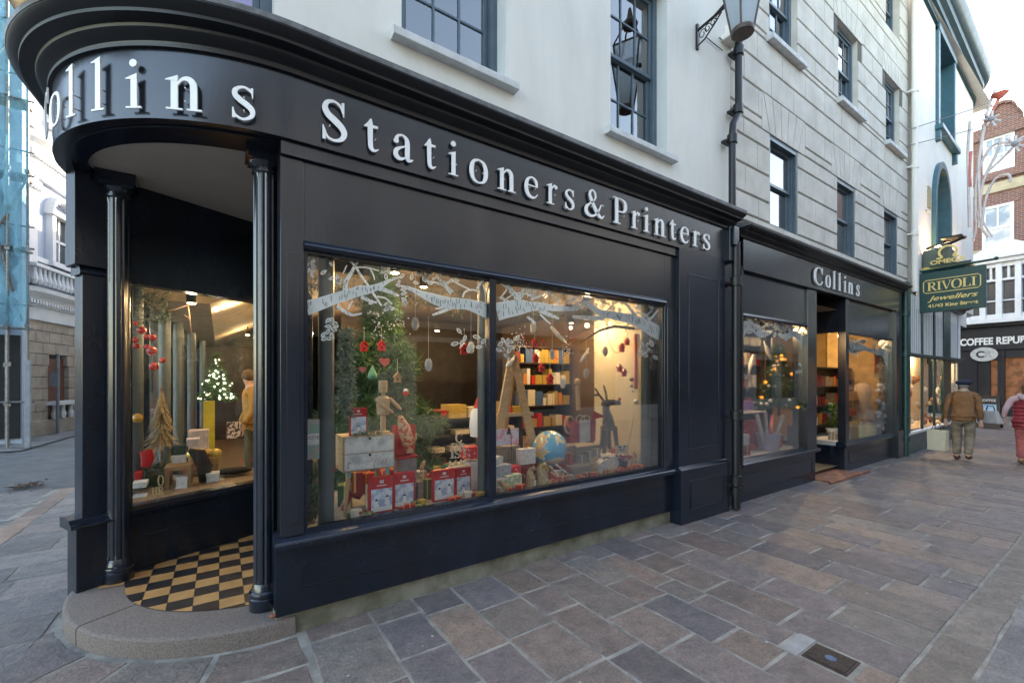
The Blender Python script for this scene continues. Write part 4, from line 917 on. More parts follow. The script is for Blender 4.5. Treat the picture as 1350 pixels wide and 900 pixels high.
# red folded felt tree and white sledge
mb = MB(); 
for q in (((733,597),(748,620),(728,612)),((724,622),(742,632),(727,638)),((733,597),(745,625),(752,619))): mb.prism([(at(x,y,3.5).x,at(x,y,3.5).z) for x,y in q],3.5,3.52,'Y')
solo(mb,'red_felt_tree',RED,'folded red felt tree standing behind the white sledge','decoration')
sl = thing('toy_sledge','small white wooden sledge lying tilted at the front','sledge',tuple(at(742,634,3.4)))
mb = MB()
for q in (((725,614),(737,628),(741,633)),((733,612),(749,624),(741,633)),((731,620),(745,620),(740,633))): mb.tube([at(x,y,3.4) for x,y in q],.007,6)
mb.build('frame',WHT,sl)
crate(755,611,785,634,3.45,.14,GREYW,'open grey wooden tray beside the orange card')
a = at(760,630,3.38); b = at(768,624,3.38); mb = MB(); mb.box(a.x,b.x,3.38,3.385,a.z,b.z); solo(mb,'orange_card',mat('orange_fluorescent',(.8,.16,.05),.6),'small bright orange price card in front of the grey tray','price card')
# floral tin, panda card, black animal, glittery cones
c = at(803,620,3.5); ft = thing('floral_tin','domed pastel floral tin case with a black handle','tin',(c.x,3.5,ZD)); a = at(791,630,3.45); b = at(816,604,3.45)
mb = MB(); w_ = b.x-a.x; h = b.z-ZD; mb.prism([(a.x,ZD),(b.x,ZD),(b.x,ZD+h*.7)]+[((a.x+b.x)/2+w_/2*math.cos(t),ZD+h*.7+h*.3*math.sin(t)) for t in [PI*i/10 for i in range(1,10)]]+[(a.x,ZD+h*.7)],3.45,3.58,'Y'); mb.build('case',mat('floral_print',(.50,.55,.72),.4,col2=(.75,.75,.5),scale=26,contrast=(.46,.54)),ft,bevel=.004)
mb = MB(); mb.tube([((a.x+b.x)/2-.05,3.5,ZD+h),((a.x+b.x)/2-.03,3.5,ZD+h+.02),((a.x+b.x)/2+.03,3.5,ZD+h+.02),((a.x+b.x)/2+.05,3.5,ZD+h)],.006,6); mb.build('handle',BLK,ft)
a = at(813,598,3.55); b = at(828,586,3.55); pd = thing('panda_card','small white card with a panda face beside the reindeer','card',((a.x+b.x)/2,3.55,a.z)); mb = MB(); mb.box(a.x,b.x,3.55,3.57,a.z,b.z); mb.build('card',CARD,pd)
cx_ = (a.x+b.x)/2; cz_ = (a.z+b.z)/2; mb = MB()
for dx,dz,r in ((-.025,-.004,.011),(.025,-.004,.011),(-.045,.03,.014),(.045,.03,.014),(0,-.024,.007)): mb.ball((cx_+dx,3.549,cz_+dz),r,10,6,sc=(1,.1,1))
mb.build('panda_marks',BLACKC,pd)
mb = MB(); q = at(823,622,3.45); mb.ball((q.x,3.47,ZD+.05),.055,14,9,sc=(1.2,.9,.95)); mb.ball((q.x-.07,3.45,ZD+.04),.03,10,7); solo(mb,'black_plush',BLACKC,'small black plush animal near the right end of the window','plush toy',smooth=60)
rr = random.Random(14); mb = MB()
for i in range(34):
    q = at(rr.uniform(812,838),rr.uniform(599,612),3.5+rr.uniform(-.03,.06)); mb.ball(q,rr.uniform(.012,.022),8,6,m=rr.choice((0,1,2)))
solo(mb,'pot_pourri_heap',[mat('plum_gloss',(.18,.03,.10),.3),BERRY,mat('lilac_petal',(.42,.3,.5),.6)],'heap of plum and lilac cones and petals behind the black plush','decoration heap',smooth=60)
for x,y,h,m,lb in ((836,622,.17,STRAW,'thin cream twig tree at the right end of the display'),(845,620,.15,mat('ice_blue_print',(.35,.5,.62),.5,var=.2,scale=30),'ice blue paper tree at the right end of the display')):
    q = at(x,y,3.48); mb = MB(); mb.lathe([(.05,0),(.035,h*.4),(.03,h*.4),(.012,h),(.001,h+.01)],(q.x,3.48,ZD),9); solo(mb,'paper_tree',m,lb,'ornament')
# dark doll figure hanging + gingerbread pieces behind
c = at(762,515,4.0); mb = MB(); mb.tube([at(763,540,4.0),at(762,522,4.0),at(761,508,4.0)],[.03,.028,.02],8); mb.ball(at(761,503,4.0),.04,10,8); solo(mb,'wooden_toy',WOOD,'brown wooden jumping toy hanging before the back shelves','toy',smooth=50)
mb = MB(); q = at(751,560,3.9); ring = []
for i in range(26):
    a = 2*PI*i/26; mb.ball((q.x+.075*math.cos(a),3.9,q.z+.1*math.sin(a)),.016,8,6)
solo(mb,'cone_wreath',KRAFT,'small brown wreath hanging left of the red gift bag','wreath')
mb = MB(); mb.ball(at(751,560,3.89),.04,12,8,sc=(1,.4,1.1)); solo(mb,'wreath_bauble',BERRY,'red bauble in the centre of the brown wreath','bauble',smooth=60)
# --- shelving at the back of the shop
def shelves(name,label,x0,x1,y,dep,zs,m=DKW,sides=True):
    o = thing(name,label,'shelf unit',((x0+x1)/2,y+dep/2,.12)); mb = MB()
    mb.box(x0,x0+.03,y,y+dep,.12,zs[-1]+.03); mb.box(x1-.03,x1,y,y+dep,.12,zs[-1]+.03); mb.box(x0+.03,x1-.03,y+dep-.02,y+dep,.12,zs[-1]); mb.build('frame',m,o)
    for z in zs:
        mb = MB(); mb.box(x0+.031,x1-.031,y,y+dep-.021,z,z+.025); mb.build('shelf',m,o)
    return o
shelves('wall_shelving','dark wooden shelf unit with five shelves of stationery at the back of the right pane',4.35,5.75,6.4,.35,[.4,.8,1.2,1.6,2.0,2.3])
shelves('low_shelving','low dark shelving with flat boxes seen through the left pane',2.2,4.2,5.9,.45,[.35,.6,.85,1.1])
boxc = [MATS['cream_wood'],RED,KRAFT,GOLD,DRED,CARD,mat('book_blue',(.05,.12,.3),.5),mat('book_orange',(.6,.22,.04),.5),BLACKC]
protos = []
for k,mm in enumerate(boxc):
    mb = MB(); mb.box(-.5,.5,-.5,.5,0,1); o = mb.build('stationery_box',mm,None,local=True); protos.append(o)
used = set(); cnt = 0
def put_box(k,loc,sc,label,group):
    o = protos[k] if k not in used else protos[k].copy()
    if k in used: COL.objects.link(o)
    used.add(k); o.location = loc; o.scale = sc; tag(o,label,'box',group)
rr = random.Random(31)
nm = ['cream','red','kraft','gold','dark red','white','blue','orange','black']
for zi,z in enumerate([.4,.8,1.2,1.6,2.0]):
    x = 4.42
    while x < 5.65:
        wd = rr.choice((.05,.08,.12,.18)); h = rr.uniform(.14,.3); k = rr.choice((0,1,2,3,3,4,5,6,7,0,1)); put_box(k,(x+wd/2,6.55,z+.026),(wd*.92,.2,h),nm[k]+' stationery box among the goods on the tall back shelves','stationery on the tall back shelves'); x += wd+rr.choice((0,0,.03))
for z in [.35,.6,.85,1.1]:
    x = 2.28
    while x < 4.0:
        wd = rr.uniform(.18,.34); h = rr.uniform(.03,.09) if z<1 else rr.uniform(.08,.25); k = rr.choice((0,5,0,2,8)) if z<1 else rr.choice((0,1,3,2,1,5)); put_box(k,(x+wd/2,6.05,z+.026),(wd*.95,.28,h),nm[k]+' flat box among the goods on the low shelving','flat boxes on the low shelving'); x += wd+rr.uniform(0,.08)
for k in range(len(protos)):
    if k not in used: bpy.data.objects.remove(protos[k])
rr = random.Random(77)
hp = []
for k,mm in enumerate([RED,KRAFT,DRED,GREYW,GOLD,MATS['cream_wood'],mat('holly_green',(.05,.16,.07),.5)]):
    m0 = MB(); m0.box(-.5,.5,-.5,.5,0,1,0); m0.box(-.07,.07,-.51,.51,0,1.01,1); m0.box(-.51,.51,-.07,.07,0,1.012,1); hp.append(m0.build('wrapped_present',[mm,CARD if k%2 else GOLD],None,local=True))
hn = ['red','kraft brown','dark red','grey','gold','cream','holly green']; hu = set()
for i in range(44):
    x = rr.uniform(.85,4.1); y = rr.uniform(3.78,4.2); k = rr.randrange(len(hp)); o = hp[k] if k not in hu else hp[k].copy()
    if k in hu: COL.objects.link(o)
    hu.add(k); s1 = rr.uniform(.09,.2); o.location = (x,y,ZD); o.scale = (s1,rr.uniform(.08,.16),rr.uniform(.07,.22)); o.rotation_euler = (0,0,rr.uniform(-.5,.5))
    tag(o,hn[k]+' ribboned present in the row along the back of the big window display','present','wrapped presents behind the window display')
for i in range(64):
    back = i%3 == 0
    x = rr.uniform(.75,4.05); y = rr.uniform(3.55,3.74) if back else rr.uniform(3.30,3.36); k = rr.choice((0,0,0,2,5,1,3,6,4)); o = hp[k].copy() if k in hu else hp[k]
    if k in hu: COL.objects.link(o)
    hu.add(k); s1 = rr.uniform(.05,.10); o.location = (x,y,ZD+(.10 if back else 0)); o.scale = (s1,.05,rr.uniform(.06,.14) if back else rr.uniform(.03,.07)); o.rotation_euler = (0,0,rr.uniform(-.4,.4))
    if back: o.scale[2] += .10; o.location[2] = ZD
    tag(o,hn[k]+(' upright present in the middle tier of the big window display' if back else ' small present lying in the front row close to the big window glass'),'present','presents in the middle tier' if back else 'little presents along the glass')
# festoons of red cord looped across the upper part of the right pane
for (x0,y0,x1,y1,sag,lb) in ((690,440,716,448,22,'red cord loop hanging left of the silver cones'),(716,446,760,440,30,'long red cord swag across the middle of the right pane'),(800,440,828,438,26,'dark red cord loop before the warm end wall')):
    m0 = MB(); m0.tube([Vector(at(x0+(x1-x0)*t,y0+(y1-y0)*t+sag*4*t*(1-t),3.66)) for t in [i/12 for i in range(13)]],.004,5); solo(m0,'red_festoon',RED,lb,'cord')
# pendant spots: lit shop lamps, two of them added to brighten displays
LK = .25
LAMP = emis('lamp_glow',(1,.72,.38),26)
def spot(x,y,z,label,e=40,r=.03,col=(1,.72,.42)):
    o = thing('ceiling_spotlight',label,'spotlight',(x,y,z),group='lit ceiling spotlights in the shops')
    mb = MB(); mb.lathe([(.03,.0),(.045,.0),(.045,.1),(.02,.12)],(x,y,z),14); mb.tube([(x,y,z+.1),(x,y,2.99)],.01,6); mb.build('housing',BLK,o,smooth=40)
    mb = MB(); mb.lathe([(.034,-.004),(.034,.004)],(x,y,z),14); mb.build('lit_face',LAMP,o)
    l_ = bpy.data.lights.new('shop_lamp','POINT'); l_.energy = e*LK; l_.color = col; l_.shadow_soft_size = r
    lo = bpy.data.objects.new('shop_lamp',l_); COL.objects.link(lo); lo.parent = o; lo.location = (0,0,-.08)
    return o
spot(3.1,3.9,2.75,'spotlight over the right half of the big window display',12)
spot(1.35,3.95,2.7,'spotlight over the left half of the big window display',16)
spot(1.9,4.6,2.75,'added spotlight brightening the Christmas tree in the big window',20)  # extra lamp, added to lift the green of the tree
spot(-.25,5.6,2.5,'added spotlight brightening the corner window display',7)  # extra lamp, added because the boxes below came out dim
spot(4.0,4.15,2.5,'spotlight washing the cream end wall of the display',30)
spot(3.1,6.9,2.55,'bright spotlight above the low shelving',30)
spot(5.1,5.7,2.7,'spotlight in front of the tall back shelves',42)
spot(1.6,8.2,2.6,'spotlight in the middle of the long shop room',40)
spot(.5,11.2,2.7,'spotlight at the far end by the inner doorway',22)
spot(.1,6.9,2.7,'spotlight in the corner window passage',18)
# --- corner window contents (seen through the splayed glass)
ZC = .612
def cw(px,py,Y): return onY(px,py,Y)
# dried straw tree in a pot
q = cw(213,640,5.9); st = thing('straw_tree','tall dried grass Christmas tree in the corner window','tree',(q.x,5.9,ZC)); zt2 = cw(213,512,5.9).z; zb2 = cw(213,590,5.9).z
mb = MB(); rr = random.Random(2)
for i in range(420):
    t = rr.random(); z = zb2+(zt2-zb2)*t; r_ = .17*(1-t)+.01; a = rr.uniform(0,6.28); p0 = Vector((q.x,5.9,z+.07)); p1 = Vector((q.x+r_*math.cos(a),5.9+r_*math.sin(a),z-.04)); s_ = Vector((-math.sin(a),math.cos(a),0))*.006
    mb.add([p0-s_*.4,p0+s_*.4,p1+s_,p1-s_],[(0,1,2,3)])
mb.build('grass_blades',STRAW,st); mb = MB(); mb.tube([(q.x,5.9,ZC),(q.x,5.9,zt2)],.012,6); mb.build('stem',WOOD2,st)
mb = MB(); mb.box(q.x-.09,q.x+.09,5.82,5.98,ZC,ZC+.14); mb.build('pot',TWIG,st)
pts = [(q.x-.1+rr.gauss(0,.07),5.75+rr.gauss(0,.04),ZC+.02+abs(rr.gauss(0,.1))) for _ in range(90)]; mb = MB(); foliage(mb,pts,10,.07,.004,0,3); solo(mb,'spruce_sprig',SPRUCE,'loose spruce branches at the foot of the straw tree','sprig')
# red baubles hanging in the corner window
mb = MB(); mb.ball((0,0,0),.036,16,10); b0 = mb.build('red_bauble',BERRY,None,smooth=60,local=True); first = True
for x,y,s,lb in ((178,426,.6,'small red bauble at the far left of the corner window, top'),(187,435.5,1.1,'upper large red bauble in the corner window'),(178,448,.8,'red bauble just below left of the upper large one'),(193,444,.7,'red bauble right of the upper large one'),(201,445,.9,'red bauble in front of the first grey column'),(193,457,.75,'red bauble midway down in the corner window'),(180,456,.8,'red bauble low at the window edge'),(200,462.5,1.25,'largest red bauble, in front of the first grey column'),(214,475,.8,'red bauble to the right of the lowest one'),(203,483,1.15,'lowest large red bauble in the corner window')):
    p = cw(x,y,5.5)
    if first: o = b0; first = False
    else: o = b0.copy(); COL.objects.link(o)
    o.location = p; o.scale = (s,s,s); tag(o,lb,'bauble','red baubles hung in the corner window')
rr = random.Random(17); mb = MB(); foliage(mb,[cw(rr.uniform(172,224),rr.uniform(380,424),5.6+rr.uniform(-.2,.2)) for _ in range(90)],10,.08,.003,0,8); solo(mb,'hanging_fir_branch',mat('dull_fir',(.03,.05,.025),.8),'dark fir branch hung along the top left of the corner window','branch')
mb = MB(); mb.tube([cw(216,410,5.7),cw(230,408,5.7),cw(248,402,5.7)],[.008,.007,.006],6); mb.tube([cw(252,437,5.7),cw(250,415,5.7),cw(248,402,5.7),cw(253,392,5.7),cw(247,385,5.7)],[.006,.007,.008,.006,.003],6); mb.tube([cw(250,420,5.7),cw(243,415,5.7)],.004,5); solo(mb,'bare_branch',TWIG,'bare forked brown branch hanging in the corner window','branch')
pts = [cw(334+rr.gauss(0,4),rr.uniform(382,402),5.4) for _ in range(26)]; mb = MB(); foliage(mb,pts,9,.06,.003,0,8); solo(mb,'fir_sprig_cluster',SPRUCE,'fir sprigs by the right edge of the corner window','sprig')
# lit mini tree
q = cw(286,532,8.1); lt = thing('lit_christmas_tree','frosty Christmas tree covered with tiny white lights at the back of the shop','tree',(q.x,8.1,q.z)); hh = cw(286,466,8.1).z-q.z
pts = cone_tree(lt,hh,.26,420,9,l=.07,needles=14,z0=0)
mb = MB(); rr = random.Random(5)
for p in rr.sample(pts,110): mb.ball((p[0]*1.1,p[1]*1.1,p[2]),.009,6,4)
mb.build('fairy_lights',emis('fairy_light',(1,.93,.85),6),lt,local=True)
# yellow display cabinet
a = cw(272,556,8.0); b = cw(282,528,8.0); mb = MB(); mb.box(cw(268,540,8).x,cw(283,540,8).x,8.0,8.3,.12,cw(275,529,8.0).z); solo(mb,'yellow_cabinet',mat('yellow_board',(.62,.47,.04),.6),'tall yellow display board behind the white gift boxes','display board')
# basket and bow boxes
def cbox(x0,y0,x1,y1,Y,m,lb,dep=.14,name='gift_box',lid=True,z0=None):
    a = cw(x0,y1,Y); b = cw(x1,y0,Y); mb = MB(); z = max(ZC,a.z) if z0 is None else z0; mb.box(a.x,b.x,Y,Y+dep,z,b.z)
    if lid: mb.box(a.x-.004,b.x+.004,Y-.004,Y+dep+.004,b.z-.03,b.z+.003)
    return solo(mb,name,m,lb,'gift box',bevel=.003)
cbox(175,635,193,655,5.3,CARD,'white gift box at the lower left corner of the corner window',z0=ZC+.08)
cbox(175,654,192,668,5.28,CARD,'pale box under the lower left white box')
cbox(226,600,245,616,5.75,CARD,'white gift box standing on the small wooden table')
cbox(226,587,245,600,5.78,mat('teal_black_print',(.02,.06,.06),.3),'black and teal box on top of the white gift box',z0=cw(230,600,5.78).z+.004)
cbox(232,628,247,645,5.5,CARD,'white box under the small wooden table, upper of two',z0=cw(240,645,5.5).z)
cbox(230,646,246,660,5.48,CARD,'white box under the small wooden table, lower of two')
cbox(272,623,289,640,5.62,CARD,'small white box with red ribbon writing right of the table')
cbox(283,634,296,647,5.7,CARD,'silver white box at the right of the corner display')
cbox(246,578,262,588,6.1,mat('snow_box',(.7,.6,.62),.5),'pale pink box with a red bow behind the table',z0=cw(250,588,6.1).z)
cbox(177,622,186,634,5.5,RED,'small red lantern box at the left of the corner window',lid=False,z0=cw(180,634,5.5).z)
mb = MB(); mb.tube([cw(192,593,5.6),cw(195,605,5.6),cw(192,615,5.6)],[.05,.055,.04],12); solo(mb,'red_foil_bell',BERRY,'shiny red foil cone standing left of the straw tree','decoration',smooth=40)
tb = thing('small_wooden_table','low wooden side table carrying the white box in the corner window','table',(cw(240,640,5.6).x,5.6,ZC)); a = cw(218,617,5.6); b = cw(253,612,5.6)
mb = MB(); mb.box(a.x,b.x,5.5,5.8,a.z-.02,a.z+.02); mb.build('tabletop',WOOD2,tb)
for xx in (a.x+.02,b.x-.02):
    for yy in (5.52,5.78): mb = MB(); mb.box(xx-.018,xx+.018,yy-.018,yy+.018,ZC,a.z-.02); mb.build('leg',WOOD2,tb)
# gold word ornament
wo = thing('gold_word_ornament','cut out gold letter ornament reading PARTY sign in the corner window','ornament',tuple(cw(212,665,5.25)))
for row,(txt,x0,x1,yb,yt) in enumerate((('O',208,216,640,626),('HR',200,216,652,641),('PAT',196,222,665,654))):
    a = cw(x0,yb,5.25); b = cw(x1,yt,5.25); h = b.z-a.z; tot = sum(G[c][0] for c in txt)*h; k = (b.x-a.x)/tot; x = a.x
    for chh in txt: mb = MB(); glyph(mb,chh,(x,5.25,a.z),(1,0,0),(0,0,1),(0,-1,0),h,.012,k); x += G[chh][0]*h*k; mb.build('letter',mat('brass_wood',(.5,.38,.2),.4),wo)
wo['label'] = 'cut out gold letter ornament in the corner window beside the white boxes'
# black cushion, basket, tissue
mb = MB(); mb.tube([cw(249,593,5.7),cw(262,598,5.7),cw(270,615,5.7),cw(268,640,5.7)],[.02,.07,.075,.03],12); solo(mb,'black_scarf',BLACKC,'black scarf draped over the right end of the small table','scarf',smooth=50)
mb = MB(); q = cw(308,633,5.9); mb.ball((q.x,5.9,ZC+.05),.16,16,8,sc=(1.2,.7,.25)); solo(mb,'black_cushion',BLACKC,'flat black cushion lying on the wooden floor of the corner window','cushion',smooth=60)
q = cw(270,600,6.15); mb = MB(); mb.box(q.x-.13,q.x+.13,6.05,6.3,ZC,ZC+.2); bk = solo(mb,'wicker_basket',mat('wicker',(.35,.2,.08),.8,var=.3,scale=40,bump=.4),'wicker basket holding gold and cream gifts','basket',bevel=.02)
rr = random.Random(8); mb = MB()
for i in range(10): mb.ball((q.x+rr.uniform(-.12,.12),6.15+rr.uniform(-.06,.06),ZC+.22+rr.uniform(0,.06)),rr.uniform(.03,.06),10,7)
solo(mb,'gold_gift_heap',GOLD,'heap of gold wrapped sweets in the wicker basket','gifts',smooth=60)
mb = MB(); p_ = cw(262,573,6.6); mb.box(p_.x-.1,p_.x+.1,6.5,6.75,ZC,p_.z+.06); solo(mb,'cream_gift_stack',mat('cream_tissue',(.62,.48,.42),.8,var=.2,scale=14),'cream and pink tissue wrapped gift behind the basket','gift')
mb = MB(); mb.tube([cw(178,553,5.4),cw(181,553,5.4)],.03,10); q = cw(181,551,5.4); mb.ball((q.x,5.4,q.z),.045,14,9); solo(mb,'amber_bauble',mat('amber_ball',(.55,.28,.05),.15,coat=.5),'amber glass bauble hanging at the left edge of the corner window','bauble',smooth=60)
# ================================================================== the ashlar town house with the second shopfront
th = thing('ashlar_townhouse','grey grooved stone faced town house with blue sash windows over the smaller Collins shopfront','town house',(10,3.3,0))
YR = 3.30; RX0,RX1 = 5.9,13.74
W1F = [(7.02,7.98),(9.56,10.46),(12.08,13.0)]; W2F = [(7.0,7.95),(9.62,10.6),(12.2,13.15)]
ops = [(a,b,4.12,5.5) for a,b in W1F]+[(a,b,6.98,8.5) for a,b in W2F]+[(a,b,9.6,10.9) for a,b in W2F]
mb = MB(); wall(mb,RX0,RX1,3.7,11.2,YR+.018,.16,ops,0,1)
mb.quad((RX0,YR+.01,3.9),(RX0,YR+.01,11.2),(RX0,9.5,11.2),(RX0,9.5,3.9),1); mb.quad((RX1,YR+.01,3.9),(RX1,9.5,3.9),(RX1,9.5,11.2),(RX1,YR+.01,11.2),1)
mb.quad((RX0,3.3,11.2),(RX1,3.3,11.2),(RX1,9.5,11.2),(RX0,9.5,11.2)); mb.quad((RX0,3.4,3.94),(RX1,3.4,3.94),(RX1,9.5,3.94),(RX0,9.5,3.94)); mb.quad((RX0,9.5,0),(RX1,9.5,0),(RX1,9.5,11.2),(RX0,9.5,11.2))
mb.quad((RX1-.01,3.3,0),(RX1-.01,9.5,0),(RX1-.01,9.5,4),(RX1-.01,3.3,4),1)
wl = mb.build('wall',[ASHB,ASHL],th)
# courses of blocks, as real slabs standing proud of the joints
mb = MB(); ch_ = .41; base = 5.24-.41*3
zones = []
for a,b in W1F: zones.append((a-.24,b+.24,5.5,6.06,a,b))
for a,b in W2F: zones.append((a-.22,b+.22,8.5,8.93,a,b))
def cutspans(x0,x1,z0,z1):
    sp = [(x0,x1)]
    for (a,b,c,d) in [(o[0],o[1],o[2],o[3]) for o in ops]+[(z[0],z[1],z[2],z[3]) for z in zones]:
        if c < z1-.012 and d > z0+.012:
            n2 = []
            for (p,q) in sp:
                if b <= p or a >= q: n2.append((p,q)); continue
                if a > p: n2.append((p,a))
                if b < q: n2.append((b,q))
            sp = n2
    return [(p,q) for p,q in sp if q-p > .03]
rr = random.Random(6)
def block(x0,x1,z0,z1,g=.007,c=.012):
    y = YR; x0+=g*.4; x1-=g*.4; z0+=g*1.25; z1-=g*1.25; y1 = YR+.02
    vs = [(x0,y1,z0),(x1,y1,z0),(x1,y1,z1),(x0,y1,z1),(x0+c*.5,y,z0+c),(x1-c*.5,y,z0+c),(x1-c*.5,y,z1-c),(x0+c*.5,y,z1-c)]
    mb.add(vs,[(4,5,6,7),(0,1,5,4),(1,2,6,5),(2,3,7,6),(3,0,4,7)])
k = 0; z = base
edges_z = sorted({3.9,11.2})
while z < 11.2:
    z0,z1 = max(z,3.78),min(z+ch_,11.2)
    # split the course where an opening begins or ends inside it
    cuts = sorted({z0,z1,*[v for o in ops for v in (o[2],o[3]) if z0+.03 < v < z1-.03]})
    xs = [RX0]; x = RX0+(.38 if k%2 else .76)
    while x < RX1-.3: xs.append(x+rr.uniform(-.03,.03)); x += .78
    xs.append(RX1)
    for i in range(len(xs)-1):
        sp_full = cutspans(xs[i],xs[i+1],z0,z1)
        if len(cuts) > 2:
            for j in range(len(cuts)-1):
                for p,q in cutspans(xs[i],xs[i+1],cuts[j],cuts[j+1]): block(p,q,cuts[j],cuts[j+1])
        else:
            for p,q in sp_full: block(p,q,z0,z1)
    z += ch_; k += 1
# flat arches
def vous(a,b,z0,z1,n):
    c = (a+b)/2
    for i in range(n):
        t0,t1 = i/n,(i+1)/n; xa,xb = a+(b-a)*t0,a+(b-a)*t1; sp = 1.42
        ta,tb = c+(xa-c)*sp,c+(xb-c)*sp; top = z1-.006
        g = .009; y = YR-.002
        vs = [(xa+g,y,z0+.004),(xb-g,y,z0+.004),(xb-g+(tb-xb)*(top-z0)/(z1-z0),y,top),(xa+g+(ta-xa)*(top-z0)/(z1-z0),y,top)]
        vs2 = [(x_,YR+.02,z_) for x_,_,z_ in vs]; mb.add(vs+vs2,[(0,1,2,3),(0,4,5,1),(1,5,6,2),(2,6,7,3),(3,7,4,0)])
for (za,zb_,z0,z1,a,b) in zones:
    vous(a,b,z0,z1,5)
    for sgn,e0,e1,xe in ((-1,za,a,za),(1,zb_,b,zb_)):
        c = (a+b)/2; tx = c+(e1-c)*1.42
        q = [(e0+.004,z0+.006),(e1-.006,z0+.006),(tx-.006,z1-.006),(e0+.004,z1-.006)] if sgn<0 else [(e0-.004,z0+.006),(e0-.004,z1-.006),(tx+.006,z1-.006),(e1+.006,z0+.006)]
        if abs(tx-e0) > .01:
            n = len(q); mb.add([(u,YR,w) for u,w in q]+[(u,YR+.02,w) for u,w in q],[tuple(range(n))]+[(i,n+i,n+(i+1)%n,(i+1)%n) for i in range(n)])
mb.build('ashlar_blocks',ASHL,wl)
for a,b in W1F: sash_window(th,a,b,4.12,5.5,YR+.075,cols=1,rows=1,simple=True,gm=UGL,fw=.07); mb = MB(); mb.box(a,a+.05,YR+.02,YR+.073,4.12,5.5); mb.box(b-.05,b,YR+.02,YR+.073,4.12,5.5); mb.box(a+.05,b-.05,YR+.02,YR+.073,5.43,5.5); mb.build('window_lining',SASH,th)
for a,b in W2F: sash_window(th,a,b,6.98,8.5,YR+.10,cols=3,rows=2,gm=CLR,blind=MATS['pale_blind'],sill=(a-.08,b+.12,6.88,6.97,YR-.1))
for a,b in W2F: sash_window(th,a,b,9.6,10.9,YR+.13,cols=3,rows=2,gm=CLR)
mb = MB(); mb.prism([(YR+.1,11.1),(YR-.1,11.12),(YR-.16,11.2),(YR-.3,11.25),(YR-.32,11.4),(YR+.1,11.45)],RX0,RX1-.1,'X'); mb.build('cornice',GREYW,th,smooth=30)
# --- second shopfront
mb = MB(); XA,XB = 5.93,12.60
mb.box(XA,XB,3.13,3.3,3.21,3.64); mb.build('fascia',NAVYF,th,bevel=.004)
fa2 = [o for o in th.children if o.name.startswith('fascia')][0]
prof2 = [(y_,z_) for y_,z_ in [(-.02,3.64),(.02,3.64),(.022,3.655),(.01,3.66),(.02,3.68),(.06,3.695),(.08,3.705),(.082,3.72),(.13,3.728),(.155,3.745),(.16,3.765)]]
mb = MB(); mb.sweep([(XB+.06,3.13,0,-1),(5.83,3.13,0,-1)],prof2); mb.prism([(3.13-o_,z_) for o_,z_ in prof2]+[(3.3,3.765),(3.3,3.64)],5.825,5.83,'X'); mb.prism([(3.13-o_,z_) for o_,z_ in prof2]+[(3.3,3.765),(3.3,3.64)],XB+.06,XB+.065,'X'); mb.build('cornice',NAVYC,th,smooth=30)
mb = MB(); mb.prism([(2.965,3.762),(2.958,3.785),(3.32,3.86),(3.32,3.76)],5.82,XB+.07,'X'); mb.build('lead_flashing',LEAD,th)
x = 8.06
for chh,x0,x1 in (('C',8.05,8.40),('o',8.51,8.70),('l',8.80,8.92),('l',9.03,9.15),('i',9.27,9.39),('n',9.47,9.70),('s',9.86,10.02)):
    mb = MB(); h = .285; glyph(mb,chh,(x0,3.108,3.285),(1,0,0),(0,0,1),(0,-1,0),h,.012,(x1-x0)/(G[chh][0]*h)); mb.build('sign_letter',LETW,fa2)
mb = MB()   # panels over the glass, posts
mb.box(5.93,8.0,3.20,3.3,2.64,3.208); mb.box(8.0,8.34,3.17,3.4,.52,3.208); mb.box(9.6,12.12,3.20,3.3,2.62,3.208); mb.box(9.58,9.72,3.17,3.3,.5,3.208); mb.box(12.12,12.24,3.17,3.4,.5,3.208); mb.box(12.24,12.62,3.13,3.4,.0,3.208); mb.box(12.22,12.65,3.09,3.13,0,.6); mb.box(12.62,12.64,3.14,3.4,0,3.7)
mb.box(5.90,5.95,3.14,3.4,.5,3.262); mb.box(9.62,9.72,3.3,4.6,2.6,3.208); mb.box(8.34,8.40,3.4,4.6,2.6,3.208); mb.box(8.34,8.40,4.5,4.6,.5,2.6); mb.box(9.62,9.70,4.5,4.6,.5,2.6)
mb.build('shopfront_surround',NAVYF,th,bevel=.004)
mb = MB(); mb.prism([(3.2,2.57),(3.17,2.58),(3.16,2.60),(3.2,2.64)],5.95,8.0,'X'); mb.build('transom_bead',NAVY,th); mb = MB(); mb.prism([(3.2,2.555),(3.17,2.565),(3.16,2.585),(3.2,2.62)],9.72,12.12,'X'); mb.build('transom_bead',NAVY,th)
mb = MB(); mb.box(5.84,8.36,3.2,3.4,.0,.50); bead(mb,6.0,8.25,.12,.40,3.2); mb.box(9.6,12.24,3.2,3.4,0,.46); bead(mb,9.8,12.1,.12,.36,3.2); mb.box(9.6,9.7,3.4,4.7,0,.46); mb.box(8.3,8.4,3.4,4.7,0,.5); mb.build('stall_riser',NAVY,th,bevel=.003)
mb = MB(); mb.prism([(3.14,.50),(3.14,.535),(3.16,.55),(3.24,.585),(3.3,.585),(3.3,.5)],5.84,8.42,'X'); mb.prism([(3.14,.46),(3.14,.50),(3.16,.51),(3.24,.55),(3.3,.55),(3.3,.46)],9.5,12.24,'X'); mb.build('sill',NAVY,th,bevel=.003)
mb = MB(); mb.box(5.95,8.0,3.235,3.241,.58,2.58); mb.build('pane',GLS,fa2); mb = MB(); mb.box(9.72,12.12,3.235,3.241,.55,2.57); mb.build('pane',GLS,fa2); mb = MB(); mb.box(9.64,9.646,3.4,4.6,.5,2.6); mb.build('pane',GLS,fa2)
